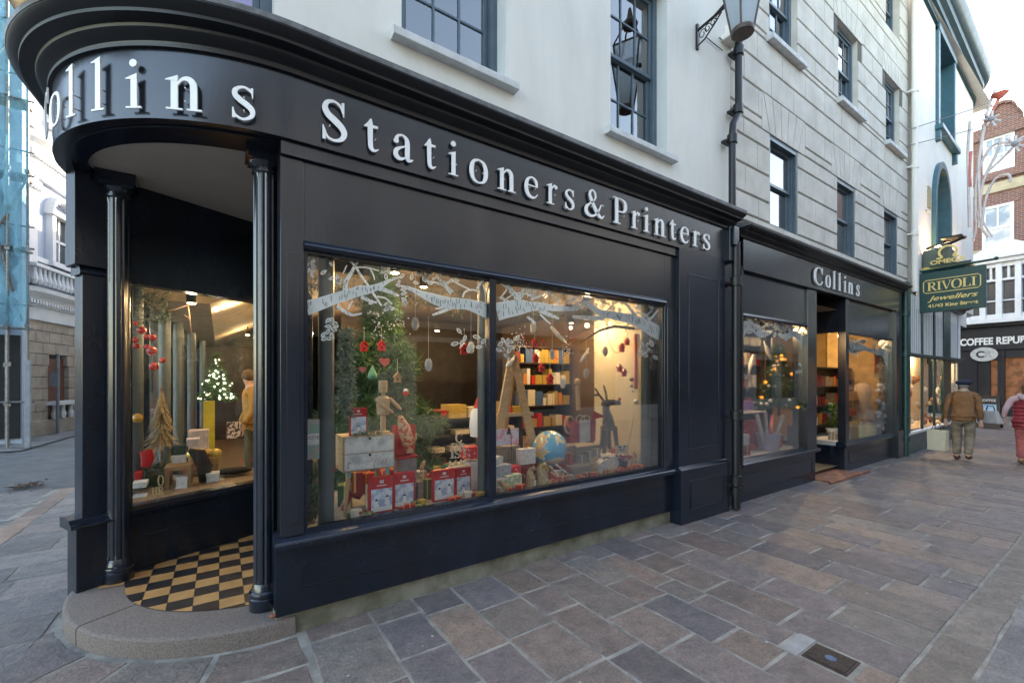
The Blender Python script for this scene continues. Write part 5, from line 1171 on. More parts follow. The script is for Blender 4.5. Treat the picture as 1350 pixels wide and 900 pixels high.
DEC2 = [[(974,440,15),(982,430,14),(994,432,10),(1004,441,8),(1016,438,4)],[(984,428,5),(990,420,3),(996,416,1.5)],[(1026,440,4),(1036,444,7),(1048,440,8),(1058,450,9),(1064,466,9),(1066,480,4)],[(1044,440,4),(1038,430,3),(1034,425,2)],[(996,436,4),(1008,430,3),(1014,424,1.6)],[(1050,440,3),(1056,430,2),(1062,424,1.4)]]
decal(fa2,DEC2,leafcluster(974,420,1020,440,26,6,3)+leafcluster(1020,425,1068,446,26,6,4)+leafcluster(1056,480,1068,494,8,6,6),3.2445,7)
DEC3 = [[(1118,462,10),(1125,456,10),(1136,458,7),(1146,462,3)],[(1148,462,3),(1156,464,6),(1166,466,8),(1171,478,7),(1173,492,4)],[(1128,454,3),(1134,447,1.5)]]
decal(fa2,DEC3,leafcluster(1118,446,1172,464,34,6,5),3.2445,9)
mb = MB(); mb.prism([(8.36,3.0),(8.36,4.7),(9.62,4.7),(9.62,3.0),(9.98,2.93),(8.24,2.93)][::-1],-.01,.035,'Z'); mb.build('terracotta_threshold',mat('terracotta',(.36,.15,.085),.75,var=.25,scale=9,bump=.15),th,bevel=.01)
mb = MB(); mb.box(8.4,9.6,4.62,4.7,0,3.262); mb.build('door_wall',DKW,th)
# interior of the second shop
mb = MB(); mb.quad((5.95,3.3,.1),(13.9,3.3,.1),(13.9,9.5,.1),(5.95,9.5,.1)); mb.build('shop_floor',OAKF,th)
mb = MB(); mb.quad((5.95,3.3,3.02),(13.9,3.3,3.02),(13.9,9.5,3.02),(5.95,9.5,3.02)); mb.build('shop_ceiling',CEIL,th)
mb = MB(); mb.quad((5.95,7,0),(13.9,7,0),(13.9,7,3.2),(5.95,7,3.2)); mb.quad((5.96,3.4,0),(5.96,7,0),(5.96,7,3.2),(5.96,3.4,3.2)); mb.quad((13.3,3.3,0),(13.3,7,0),(13.3,7,3.2),(13.3,3.3,3.2)); mb.box(12.15,12.2,3.4,4.4,.1,3.0); mb.build('shop_interior_wall',mat('amber_wall',(.62,.42,.20),.8,var=.1),th)
mb = MB(); mb.box(6.0,8.3,3.26,4.3,.48,.56); mb.box(9.75,12.1,3.26,4.3,.45,.53); mb.build('display_floor',CARD,th)
spot(6.9,3.75,2.7,'spotlight in the left window of the smaller shopfront',50)
spot(10.6,3.8,2.7,'spotlight in the right window of the smaller shopfront',50)
spot(9.3,5.6,2.6,'spotlight behind the door of the smaller shopfront',22)
# things in those windows
Q = onY
q = Q(1027,548,3.62); dt = thing('dark_christmas_tree','dark Christmas tree with white and amber baubles in the smaller shop window','tree',(q.x,3.62,q.z)); hh = Q(1030,455,3.62).z-q.z
pts = cone_tree(dt,hh*.94,.40,800,12,l=.10,needles=12,z0=0.06)
mb = MB(); rr = random.Random(3); k2 = MB()
for p in rr.sample(pts,60): (mb if rr.random() < .6 else k2).ball((p[0]*1.1,p[1]*1.1-.02,p[2]),rr.uniform(.02,.032),10,6)
mb.build('pearl_baubles',PEARL,dt,local=True,smooth=60); k2.build('glowing_amber_baubles',mat('amber_bauble',(.7,.25,.04),.2,emit=(1,.35,.05),estr=.5),dt,local=True,smooth=60)  # amber balls glow by emission though they are no lamps
a = Q(1009,598,3.5); b = Q(1009,571,3.5); wb = thing('lilac_bucket','pale lilac bucket holding gift wrap rolls in the smaller shop window','bucket',(Q(1013,590,3.5).x,3.5,.57)); cx = ORG[wb.name].x
mb = MB(); mb.lathe([(.14,0),(.18,b.z-.57),(.17,b.z-.57),(.13,.03)],(cx,3.5,.57),24); mb.build('body',mat('lilac_enamel',(.42,.42,.62),.35),wb,smooth=40)
for x0,y0,x1,y1,m,lb in ((1008,573,998,546,CARD,'white gift wrap roll leaning left in the lilac bucket'),(1012,573,1009,543,mat('grey_wrap',(.5,.48,.5),.6,var=.2,scale=20),'grey gift wrap roll standing upright in the lilac bucket'),(1015,573,1019,547,mat('coral_wrap',(.75,.2,.17),.5),'coral striped gift wrap roll in the lilac bucket'),(1018,573,1033,548,mat('silver_wrap',(.58,.58,.55),.5,var=.15,scale=20),'silver gift wrap roll leaning right in the lilac bucket')):
    mb = MB(); p_,q_ = Q(x0,y0+12,3.5),Q(x1,y1,3.56); mb.tube([p_,q_],.03,14); mb.tube([q_,q_+(q_-p_).normalized()*.002],.018,10); solo(mb,'gift_wrap_roll',m,lb,'gift wrap',smooth=40)
for x0,y0,x1,y1,Y,m,lb in ((972,572,988,590,3.45,CARD,'framed white print in the lower left of the smaller window'),(989,553,1001,596,3.7,MATS['snowflake_red'],'tall red snowflake gift bag behind the framed print'),(983,560,992,597,3.8,DRED,'dark red gift bag behind the framed print'),(972,600,1014,604,3.38,CARD,'cream paper crackers lying along the front of the smaller window'),(973,533,981,542,3.6,mat('violet_box',(.35,.15,.5),.5),'violet box on the small glass table'),(981,528,994,541,3.65,MATS['violet_box'],'larger violet box on the small glass table'),(1036,500,1050,522,3.85,mat('pale_blue_card',(.45,.52,.56),.5),'pale blue poster card behind the dark tree'),(1046,560,1056,596,3.5,mat('slate_bag',(.10,.12,.2),.5),'dark slate bag by the right edge of the smaller window'),(1024,585,1040,600,3.6,KRAFT,'crumpled kraft bag right of the lilac bucket')):
    a = Q(x0,y1,Y); b = Q(x1,y0,Y); mb = MB(); mb.box(a.x,b.x,Y,Y+.1,max(.565,a.z),b.z); solo(mb,'gift_box',m,lb,'goods',bevel=.004)
gt = thing('glass_side_table','small metal side table holding violet boxes in the smaller shop window','table',(Q(985,560,3.7).x,3.7,.57)); a = Q(969,544,3.7); b = Q(998,540,3.7)
mb = MB(); mb.box(a.x,b.x,3.55,3.85,a.z-.01,a.z+.01); mb.build('tabletop',WHT,gt)
for xx in (a.x+.02,b.x-.02): mb = MB(); mb.tube([(xx,3.6,.57),(xx,3.6,a.z)],.01,6); mb.build('leg',BLK,gt)
for x,y,lb in ((1012,462,'feathery white bird diving in the smaller left window'),(990,480,'white feather bird climbing by the left edge of the smaller window')): 
    c = Q(x,y,3.6); mb = MB(); d = Vector((.12,0,-.15)) if x>1000 else Vector((.07,0,.16)); mb.tube([c-d,c,c+d*.7,c+d],[.008,.035,.02,.005],8); solo(mb,'white_bird',WHT,lb,'ornament',smooth=60)
berry_spray(985,500,3.5,60,.12,.13,'white berry spray low at the left of the smaller window',6)
def stock(x0,x1,y,zs,lb,grp,seed):
    r2 = random.Random(seed)
    for z in zs:
        x = x0
        while x < x1:
            wd = r2.choice((.07,.1,.14,.2)); h = r2.uniform(.1,.26); k = r2.choice((0,1,1,3,4,5,7,2,1)); put_box(k,(x+wd/2,y+.12,z+.026),(wd*.9,.16,h),nm[k]+lb,grp); x += wd+r2.choice((0,.02,.05))
shelves('wall_shelving','dark shelf unit of gifts at the back of the smaller left window',6.0,8.25,4.0,.3,[.75,1.15,1.55,1.95,2.3]); stock(6.06,8.15,4.0,[.75,1.15,1.55,1.95],' gift box on the shelves of the smaller left window','gifts on the shelves of the smaller left window',5)
shelves('wall_shelving','dark shelf unit of gifts at the back of the smaller right window',9.9,12.0,3.85,.3,[.75,1.15,1.55,1.95]); stock(9.96,11.9,3.85,[.75,1.15,1.55],' gift box on the shelves of the smaller right window','gifts on the shelves of the smaller right window',6)
r2 = random.Random(9)
for i in range(26):
    left = i < 13; k = r2.choice((0,1,1,2,4,5)); s1 = r2.uniform(.07,.16); o = hp[k].copy(); COL.objects.link(o); o.location = (r2.uniform(6.1,8.0) if left else r2.uniform(9.85,12.0),r2.uniform(3.42,3.7),.562 if left else .532); o.scale = (s1,.1,r2.uniform(.06,.2)); o.rotation_euler = (0,0,r2.uniform(-.5,.5))
    tag(o,hn[k]+' ribboned present on the floor of the smaller '+('left' if left else 'right')+' shop window','present','presents in the smaller '+('left' if left else 'right')+' window')
# dress form and goods in right window
q = Q(1137,560,3.5); df = thing('dress_form','cream dress form on a stand in the right hand window of the smaller shopfront','dress form',(q.x,3.5,.53)); zt3 = Q(1137,505,3.5).z
mb = MB(); mb.tube([(q.x,3.5,zt3-.75),(q.x,3.5,zt3-.6),(q.x,3.5,zt3-.4),(q.x,3.5,zt3-.2),(q.x,3.5,zt3-.05),(q.x,3.5,zt3)],[.17,.18,.13,.17,.13,.06],14); mb.build('torso',mat('linen',(.6,.45,.35),.8),df,smooth=60); mb = MB(); mb.tube([(q.x,3.5,.53),(q.x,3.5,zt3-.7)],.02,8); mb.build('stand',WOOD2,df)
rr = random.Random(12)
for i,(x,y,r,m,lb) in enumerate(((1120,585,.12,KRAFT,'round wicker gift basket at the left front of the right window'),(1130,572,.14,STRAW,'straw hamper with cream tissue below the dress form'),(1141,560,.13,mat('tan_sack',(.45,.33,.2),.8),'tan sack standing behind the straw hamper'),(1154,572,.13,GREYW,'grey woven basket right of the straw hamper'))):
    c = Q(x,y,3.4); mb = MB(); mb.tube([(c.x,3.42,.53),(c.x,3.42,.53+r*1.2),(c.x,3.42,.53+r*2.2)],[r,r*1.2,r*.9],12); solo(mb,'hamper',m,lb,'basket',smooth=50)
for x0,y0,x1,y1,Y,m,lb in ((1116,508,1126,515,3.55,DRED,'dark red shelf box at the left of the right window'),(1119,516,1132,528,3.55,mat('orange_box',(.65,.25,.06),.5),'orange box on a shelf in the right window'),(1119,538,1129,548,3.55,RED,'red box on the lower shelf in the right window'),(1153,462,1160,492,3.36,mat('orange_banner',(.7,.12,.03),.5),'bright orange ribbon banner hanging in the right window'),(1164,525,1170,577,3.3,mat('purple_sticker',(.2,.03,.16),.5),'tall purple sticker on the glass of the right window'),(1165,535,1169,575,3.29,None,'')):
    if m is None: continue
    a = Q(x0,y1,Y); b = Q(x1,y0,Y); mb = MB(); mb.box(a.x,b.x,Y,Y+(.004 if Y<3.4 else .15),a.z,b.z); solo(mb,'goods_box',m,lb,'goods')
rr = random.Random(4); bg = thing('frosted_bauble_garland','frosty garland with white baubles down the right side of the right window','garland',tuple(Q(1161,520,3.33)))
mb = MB(); foliage(mb,[Q(1162+rr.gauss(0,3),rr.uniform(465,560),3.32) for _ in range(140)],9,.09,.006,0,3); mb.build('foliage',SPRUCF,bg); mb = MB()
for i in range(16): mb.ball(Q(1160+rr.gauss(0,3),rr.uniform(480,565),3.31),rr.uniform(.03,.06),10,7)
mb.build('baubles',PEARL,bg,smooth=60)
c = Q(1090,536,3.95); mb = MB(); mb.ball((c.x,3.95,c.z),.12,16,10); solo(mb,'small_globe',gm,'pale globe seen through the doorway of the smaller shopfront','globe',smooth=60)
pl = thing('potted_plant','leafy green plant in a white bowl seen beside the shop door','plant',(Q(1097,575,3.8).x,3.8,.53)); g0 = ORG[pl.name]
mb = MB(); mb.lathe([(.06,0),(.11,.12),(.12,.16),(.10,.16)],g0,16); mb.build('pot',WHT,pl,smooth=40); mb = MB(); foliage(mb,[(g0.x+rr.gauss(0,.08),g0.y+rr.gauss(0,.08),g0.z+.2+rr.uniform(0,.45)) for _ in range(60)],8,.12,.012,0,3,.0); mb.build('leaves',mat('leaf_green',(.06,.13,.035),.5),pl)
mb = MB(); mb.box(8.6,9.5,4.3,4.5,.1,.5); 
# ================================================================== the green jeweller's building with a rounded corner
jw = thing('jewellers_building','cream rendered corner building with teal window frames and a green and striped jewellers shopfront','shop building',(17,3.3,0))
def jy(x): return 3.16+(x-13.8)*.034
CXJ,CYJ,RJ = 21.0,4.75,1.35
def jpath(x0=13.75,off=0):
    p = [(x,jy(x),.034,-1) for x in (x0,15,16,17,18,19,20)]
    for i in range(13):
        a = rad(-88+i*88/12*1.08); p.append((CXJ+RJ*math.cos(a),CYJ+RJ*math.sin(a)+0.0,math.cos(a),math.sin(a)))
    p.append((22.35,14,1,0)); return p
def jlow(x0=12.82):
    p = [(x,jy(x),.034,-1) for x in (x0,15,16,17,18,18.5)]
    for i in range(13):
        a = rad(-90+i*7.5); p.append((18.62+.86*math.cos(a),4.17+.86*math.sin(a),math.cos(a),math.sin(a)))
    p.append((19.48,14,1,0)); return p
def jquad(mb,x0,x1,z0,z1,o=0,m=0): mb.quad((x0,jy(x0)-o,z0),(x1,jy(x1)-o,z0),(x1,jy(x1)-o,z1),(x0,jy(x0)-o,z1),m)
opsJ = [(15.9,17.75,8.45,10.95),(15.45,17.05,4.6,7.4)]
mb = MB(); xs = sorted({13.75,20.0,*[o[0] for o in opsJ],*[o[1] for o in opsJ]}); zs = sorted({3.4,11.2,*[o[2] for o in opsJ],*[o[3] for o in opsJ]})
for i in range(len(xs)-1):
    for j in range(len(zs)-1):
        cx,cz = (xs[i]+xs[i+1])/2,(zs[j]+zs[j+1])/2
        if any(o[0]<cx<o[1] and o[2]<cz<o[3] for o in opsJ): continue
        jquad(mb,xs[i],xs[i+1],zs[j],zs[j+1])
for a,b,c,d in opsJ:
    for x in (a,b): mb.quad((x,jy(x),c),(x,jy(x)+.3,c),(x,jy(x)+.3,d),(x,jy(x),d),1)
    mb.quad((a,jy(a),d),(b,jy(b),d),(b,jy(b)+.3,d),(a,jy(a)+.3,d),1); mb.quad((a,jy(a),c),(b,jy(b),c),(b,jy(b)+.3,c),(a,jy(a)+.3,c),1)
jp = jpath()
mb.sweep(jp[6:],[(0,3.9),(0,11.2)]); mb.add([(x,y,3.9) for x,y,_,_ in jp]+[(13.95,14,3.9)],[tuple(range(len(jp)+1))]); mb.quad((13.95,3.1,11.2),(22.3,3.1,11.2),(22.3,14,11.2),(13.95,14,11.2)); mb.quad((13.95,3.2,3.4),(13.95,3.2,11.2),(13.95,14,11.2),(13.95,14,3.4)); mb.quad((13.95,14,0),(22.3,14,0),(22.3,14,11.2),(13.95,14,11.2))
# arch spandrels of the round headed window
a,b = 15.45,17.05; cxx = (a+b)/2; rw = (b-a)/2
arc = [(cxx-rw*math.cos(PI*i/16),6.3+1.1*math.sin(PI*i/16)) for i in range(17)]
for i in range(16):
    (x0,z0),(x1,z1) = arc[i],arc[i+1]; mb.quad((x0,jy(x0),z0),(x1,jy(x1),z1),(x1,jy(x1),7.4),(x0,jy(x0),7.4)); mb.quad((x0,jy(x0),z0),(x1,jy(x1),z1),(x1,jy(x1)+.3,z1),(x0,jy(x0)+.3,z0),1)
mb.build('rendered_wall',[CREAMW,TEAL],jw)
mb = MB(); mb.sweep(jp,[(0,11.1),(.06,11.12),(.07,11.25),(.14,11.3),(.15,11.42),(.24,11.5),(.26,11.62),(.36,11.7),(.42,11.85),(.43,12.0),(.0,12.1)]); mb.build('cornice',TEALD,jw,smooth=30)
# window surrounds
mb = MB(); a,b,c,d = opsJ[0]
for (x0,x1,z0,z1,o) in ((a-.18,a,c,d+.14,.07),(b,b+.18,c,d+.14,.07),(a-.18,b+.18,d,d+.2,.09),(a-.24,b+.24,c-.14,c,.16),(a-.2,a-.04,c-.42,c-.14,.1),(b+.04,b+.2,c-.42,c-.14,.1)):
    y0,y1 = jy(x0),jy(x1); vs = [(x0,y0-o,z0),(x1,y1-o,z0),(x1,y1-o,z1),(x0,y0-o,z1),(x0,y0+.002,z0),(x1,y1+.002,z0),(x1,y1+.002,z1),(x0,y0+.002,z1)]; mb.add(vs,[(0,1,2,3),(0,4,5,1),(1,5,6,2),(2,6,7,3),(3,7,4,0)])
wf = mb.build('window_surround',TEAL,jw,bevel=.02)
mb = MB(); yw = jy(16.8)+.28; mb.box(a,a+.1,yw,yw+.06,c,d); mb.box(b-.1,b,yw,yw+.06,c,d); mb.box(a,b,yw,yw+.06,(c+d)/2-.05,(c+d)/2+.05); mb.box((a+b)/2-.03,(a+b)/2+.03,yw,yw+.05,c,d); mb.build('sash',WHT,wf); mb = MB(); mb.quad((a,yw+.03,c),(b,yw+.03,c),(b,yw+.03,d),(a,yw+.03,d)); mb.build('pane',UGL,wf)
mb = MB()
outer_ = [(15.27,4.6)]+[(cxx-(rw+.18)*math.cos(PI*i/16),6.3+(1.28)*math.sin(PI*i/16)) for i in range(17)]+[(17.23,4.6)]; inn = [(15.45,4.6)]+arc+[(17.05,4.6)]
for i in range(len(outer_)-1):
    P4 = [outer_[i],outer_[i+1],inn[i+1],inn[i]]; vs = [(x_,jy(x_)-.09,z_) for x_,z_ in P4]+[(x_,jy(x_),z_) for x_,z_ in P4]; mb.add(vs,[(0,1,2,3),(0,4,5,1),(2,6,7,3)])
wf = mb.build('arched_window_surround',TEAL,jw); mb = MB(); yw = jy(16.3)+.28; mb.box(15.45,15.55,yw,yw+.05,4.6,7.2); mb.box(16.2,16.3,yw,yw+.05,4.6,7.3); mb.box(15.45,17.05,yw,yw+.05,5.9,6.0); mb.build('sash',WHT,wf); mb = MB(); mb.quad((15.45,yw+.04,4.6),(17.05,yw+.04,4.6),(17.05,yw+.04,7.4),(15.45,yw+.04,7.4)); mb.build('pane',UGL,wf)
mb = MB(); mb.box(14.62,14.98,jy(14.8)-.03,jy(14.8),5.95,6.65,0); mb.box(14.68,14.92,jy(14.8)-.05,jy(14.8)-.03,6.03,6.57,1); mb.build('wall_vent',[CREAMW,STRAW],jw)
# shopfront: plinth, posts, glass, striped panel
PX = [12.9,14.25,15.5,16.6]
mb = MB(); mb.sweep(jlow(),[(.0,0),(.02,0),(.02,.44),(0,.46)]); mb.build('stall_riser',mat('green_marble',(.03,.09,.085),.3,var=.3,scale=6),jw)
mb = MB(); mb.sweep(jlow(),[(.02,.44),(.05,.45),(.05,.50),(0,.52)]); mb.build('sill',WHT,jw)
mb = MB()
for x in PX: mb.box(x-.06,x+.06,jy(x)-.03,jy(x)+.005,.5,3.7)
mb.box(12.8,12.95,jy(12.8)-.06,jy(12.8)+.12,.5,3.9); mb.box(16.65,17.35,jy(17)-.03,jy(17)+.03,.5,3.7)
mb.box(12.9,18.5,3.12,3.2,2.255,2.33); mb.build('shopfront_posts',GREEN,jw,bevel=.01)
mb = MB(); jl = jlow()
x = 13.0
while x < 18.5: mb.box(x,x+.085,jy(x)-.001,jy(x)+.006,2.33,3.7); x += .165
for i in range(6,18): X_,Y_,a_,b_ = jl[i]; mb.tube([(X_,Y_,2.33),(X_,Y_,3.7)],.03,6)
mb.build('white_flutes',WHT,jw); mb = MB(); mb.sweep(jl,[(-.004,2.3),(-.004,3.72)]); mb.build('flute_backing',GREEN,jw); mb = MB(); mb.sweep(jl[1:],[(0,3.7),(.12,3.72),(.16,3.8),(.3,3.86),(.3,3.95),(0,3.97)]); mb.sweep(jl,[(0,2.24),(.03,2.25),(.03,2.33),(0,2.34)]); mb.build('shop_cornice',GREEN,jw)
mb = MB(); mb.sweep(jl,[(-.02,.5),(-.02,2.3)]); mb.build('pane',GLS,jw)
mb = MB(); mb.quad((12.9,4.0,0),(19,4.1,0),(19,4.1,3),(12.9,4.0,3)); mb.box(12.9,18.6,3.36,4.0,.4,.48); mb.quad((12.9,3.3,2.6),(18.9,3.4,2.6),(18.9,4.5,2.6),(13.4,4.3,2.6)); mb.build('showcase_back',mat('showcase_cream',(.75,.6,.42),.7,var=.1),jw)
spot(14.6,3.75,2.5,'spotlight inside the jewellers window nearest the drain pipe',28,col=(1,.85,.65)); spot(17.2,3.85,2.5,'spotlight inside the jewellers middle window',34,col=(1,.85,.65))
rr = random.Random(20); mb = MB(); mk = MB()
for i in range(46): 
    x,z = rr.uniform(13.2,18.0),rr.choice((.5,.9,1.3,1.6)); (mb if rr.random()<.5 else mk).ball((x,rr.uniform(3.45,3.8),z+rr.uniform(.05,.2)),rr.uniform(.05,.12),8,6,sc=(1,.5,1))
o = solo(mb,'jewellery_stands',mat('tan_suede',(.4,.16,.07),.7),'brown jewellery stands and watch cushions in the jewellers window','jewellery display',smooth=50); o['kind'] = 'stuff'
o = solo(mk,'necklace_busts',WHT,'white necklace busts in the jewellers window','jewellery display',smooth=50); o['kind'] = 'stuff'
# hood board over the shop, gold omega sign
hd = thing('green_hood','dark green bracketed hood with a gold edge over the jewellers shop','shop hood',(14.6,2.9,3.95))
mb = MB(); mb.prism([(3.2,3.98),(2.45,4.30),(2.42,4.42),(3.2,4.42)],14.3,16.0,'X'); mb.build('board',GREEN,hd,bevel=.01)
mb = MB(); mb.box(14.28,16.02,2.38,2.44,4.40,4.45); mb.box(14.25,14.3,2.4,3.2,4.38,4.44); mb.build('gold_edge',GOLD,hd)
mb = MB(); mb.box(14.25,15.0,2.7,3.15,4.43,4.85); mb.build('lamp_box',mat('olive_metal',(.10,.13,.10),.6),hd,bevel=.01)
mb = MB(); mb.tube([(14.3,2.75,4.9),(14.75,2.5,5.12)],.03,6); mb.tube([(14.3,3.1,4.9),(14.75,2.75,5.12)],.03,6); mb.box(14.35,14.8,2.5,2.85,5.08,5.12); mb.build('floodlight',BLK,hd)
for x in (14.4,15.7):
    mb = MB(); mb.prism([(3.2,3.5),(3.2,3.95),(2.6,4.22),(2.7,4.05),(3.0,3.85)],x,x+.12,'X'); mb.build('bracket',GREEN,hd)
sg = thing('jewellers_sign','dark green hanging sign lettered RIVOLI Jewellers 41/43 King Street in gold','sign',(14.05,2.65,3.34))
mb = MB(); mb.box(14.05,14.15,2.07,3.18,3.32,4.27); mb.build('board',mat('sign_green',(.008,.055,.05),.35,var=.05),sg,bevel=.01)
MG = frameM((14.045,2.62,3.8),(0,-1,0),(0,0,1))
GLD = mat('gold_lettering',(.85,.62,.22),.35,metal=.2,var=.05)
mb = MB()
x_ = 3.03; tot = sum(G[c][0] for c in 'RIVOLI'); H2 = .20; wsc = .82/(tot*H2)
for chh in 'RIVOLI': glyph(mb,chh,(14.049,x_,3.83),(0,-1,0),(0,0,1),(-1,0,0),H2,.006,wsc); x_ -= G[chh][0]*H2*wsc
mb.build('gold_name',GLD,sg)
mb = MB(); y0,y1,z0,z1 = 3.1,2.14,3.77,4.09; t = .016
for (p,q,r,s) in ((y1+.05,y0-.05,z0,z0+t),(y1+.05,y0-.05,z1-t,z1),(y0-t,y0,z0+.05,z1-.05),(y1,y1+t,z0+.05,z1-.05)): mb.box(14.04,14.05,p,q,r,s)
for yy,zz,sy,sz in ((y0,z0,-1,1),(y1,z0,1,1),(y0,z1,-1,-1),(y1,z1,1,-1)): mb.tube([(14.045,yy+sy*.008,zz+sz*.05),(14.045,yy+sy*.05,zz+sz*.008)],.008,4)
mb.build('gold_border',GLD,sg)
textmesh('gold_script','Jewellers',.16,GLD,sg,frameM((14.047,2.60,3.59),(0,-1,0),(0,0,1)),.002,'CENTER',.35,.002,1.35)
textmesh('gold_address','41/43 King Street',.105,GLD,sg,frameM((14.047,2.60,3.43),(0,-1,0),(0,0,1)),.002,'CENTER',0,.003,1.1)
mb = MB(); mb.tube([(14.1,3.2,4.33),(14.1,1.95,4.36)],.025,8); mb.tube([(14.1,3.18,2.75),(14.1,3.18,4.4)],.018,6); mb.tube([(14.1,3.18,2.8),(14.1,3.45,2.8)],.018,6); mb.ball((14.1,1.92,4.37),.04,8,6); mb.build('hanging_bar',GREEN,sg)
om = thing('gold_omega_sign','gold ring emblem above the word OMEGA standing on the hanging sign','sign',(14.1,2.7,4.4))
mb = MB(); cy,cz = 2.68,4.70
q = [(cy-.135*math.cos(rad(a)),cz+.125*math.sin(rad(a)),.045) for a in range(-52,233,12)]
L_,R_ = stroke_poly([(cy+.19*1,cz-.13,.035),(cy+.1,cz-.125,.035)]+[(cy+.145*math.cos(rad(a)),cz+.135*math.sin(rad(a)),.042) for a in range(-48,229,12)]+[(cy-.1,cz-.125,.035),(cy-.19,cz-.13,.035)])
for j in range(len(L_)-1):
    P4 = [L_[j],L_[j+1],R_[j+1],R_[j]]; mb.add([(14.06,u,v) for u,v in P4]+[(14.10,u,v) for u,v in P4],[(0,1,2,3),(0,4,5,1),(1,5,6,2),(2,6,7,3),(3,7,4,0)])
mb.build('ring_emblem',GLD,om); textmesh('gold_word','OMEGA',.135,GLD,om,frameM((14.05,2.68,4.44),(0,-1,0),(0,0,1)),.015,'CENTER',0,.004,1.25)
mb = MB(); mb.box(14.08,14.12,2.3,3.0,4.385,4.425); mb.build('base_bar',GREEN,om)
# wall washers glowing on the cream wall
for x,lb in ((14.55,'small flood lamp washing the cream wall left of the arched window'),(17.9,'small flood lamp washing the cream wall right of the arched window')):
    o = thing('flood_lamp',lb,'lamp',(x,jy(x)-.25,4.9)); mb = MB(); mb.box(x-.08,x+.08,jy(x)-.33,jy(x)-.2,4.84,4.93); mb.build('housing',BLK,o); mb = MB(); mb.box(x-.07,x+.07,jy(x)-.32,jy(x)-.21,4.93,4.936); mb.build('lit_face',LAMP,o)
    l_ = bpy.data.lights.new('wall_lamp','POINT'); l_.energy = 7; l_.color = (1,.66,.36); l_.shadow_soft_size = .04; lo = bpy.data.objects.new('wall_lamp',l_); COL.objects.link(lo); lo.parent = o; lo.location = (0,.0,.1)
# ================================================================== the brick building with the coffee shop at the end of the street
BRK = bpy.data.materials.new('red_brick'); BRK.use_nodes = True; n,l = BRK.node_tree.nodes,BRK.node_tree.links; b_ = n['Principled BSDF']; b_.inputs['Roughness'].default_value = .9
tc = n.new('ShaderNodeTexCoord'); mp = n.new('ShaderNodeMapping'); mp.inputs['Rotation'].default_value = (PI/2,0,PI/2); bt = n.new('ShaderNodeTexBrick'); sp_ = n.new('ShaderNodeSeparateXYZ'); cb = n.new('ShaderNodeCombineXYZ')
l.new(tc.outputs['Object'],sp_.inputs[0]); l.new(sp_.outputs['Y'],cb.inputs['X']); l.new(sp_.outputs['Z'],cb.inputs['Y']); l.new(cb.outputs[0],bt.inputs['Vector'])
bt.inputs['Scale'].default_value = 1; bt.inputs['Brick Width'].default_value = .26; bt.inputs['Row Height'].default_value = .09; bt.inputs['Mortar Size'].default_value = .012
bt.inputs['Color1'].default_value = (.215,.085,.062,1); bt.inputs['Color2'].default_value = (.145,.055,.045,1); bt.inputs['Mortar'].default_value = (.27,.22,.19,1); l.new(bt.outputs[0],b_.inputs['Base Color'])
BSTN = mat('buff_stone_band',(.48,.40,.27),.85,var=.12,scale=3)
cf = thing('brick_coffee_building','red brick gabled building with white windows above the black Coffee Republic shopfront','shop building',(31,2,0))
XF = 31.0
def yz(px,py,X=XF): q = onX(px,py,X); return (q.y,q.z)
def fbox(mb,y0,y1,z0,z1,d0,d1,m=0): mb.box(XF-d1,XF-d0,min(y0,y1),max(y0,y1),z0,z1,m)
YL = yz(1283,300)[0]
gab = [(YL+1.6,0),(YL+1.6,yz(1290,172)[1]),yz(1294,170),yz(1298,166),yz(1304,158),yz(1310,148),yz(1316,140),yz(1322,137),yz(1334,136),yz(1340,140),yz(1342,145),yz(1346,147),yz(1350,153),(yz(1356,160)[0],13.4),(-6,13.2),(-6,0)]
mb = MB(); nG = len(gab); mb.add([(XF,y,z) for y,z in gab]+[(XF+6,y,z) for y,z in gab],[tuple(range(nG)),tuple(range(2*nG-1,nG-1,-1))]+[(i,(i+1)%nG,nG+(i+1)%nG,nG+i) for i in range(nG)]); bw = mb.build('brick_wall',BRK,cf)
mb = MB()
for i in range(2,12): 
    (y0,z0),(y1,z1) = gab[i],gab[i+1]; mb.add([(XF-.12,y0,z0),(XF-.12,y1,z1),(XF-.12,y1,z1+.14),(XF-.12,y0,z0+.14),(XF+.3,y0,z0),(XF+.3,y1,z1),(XF+.3,y1,z1+.14),(XF+.3,y0,z0+.14)],[(0,1,2,3),(0,4,5,1),(3,2,6,7)])
mb.build('gable_coping',BRK,bw)
zb1 = yz(1310,252)[1]; zb2 = yz(1310,243)[1]
mb = MB(); fbox(mb,YL+1.6,-6,zb1-.1,zb1+.35,0,.12); fbox(mb,YL+1.6,-6,zb1+.5,zb1+.85,0,.22,1); fbox(mb,YL+1.6,-6,13.4,13.6,0,.2,1); fbox(mb,YL+1.6,-6,7.75,8.05,0,.18); mb.build('string_courses',[BSTN,BRK],cf)
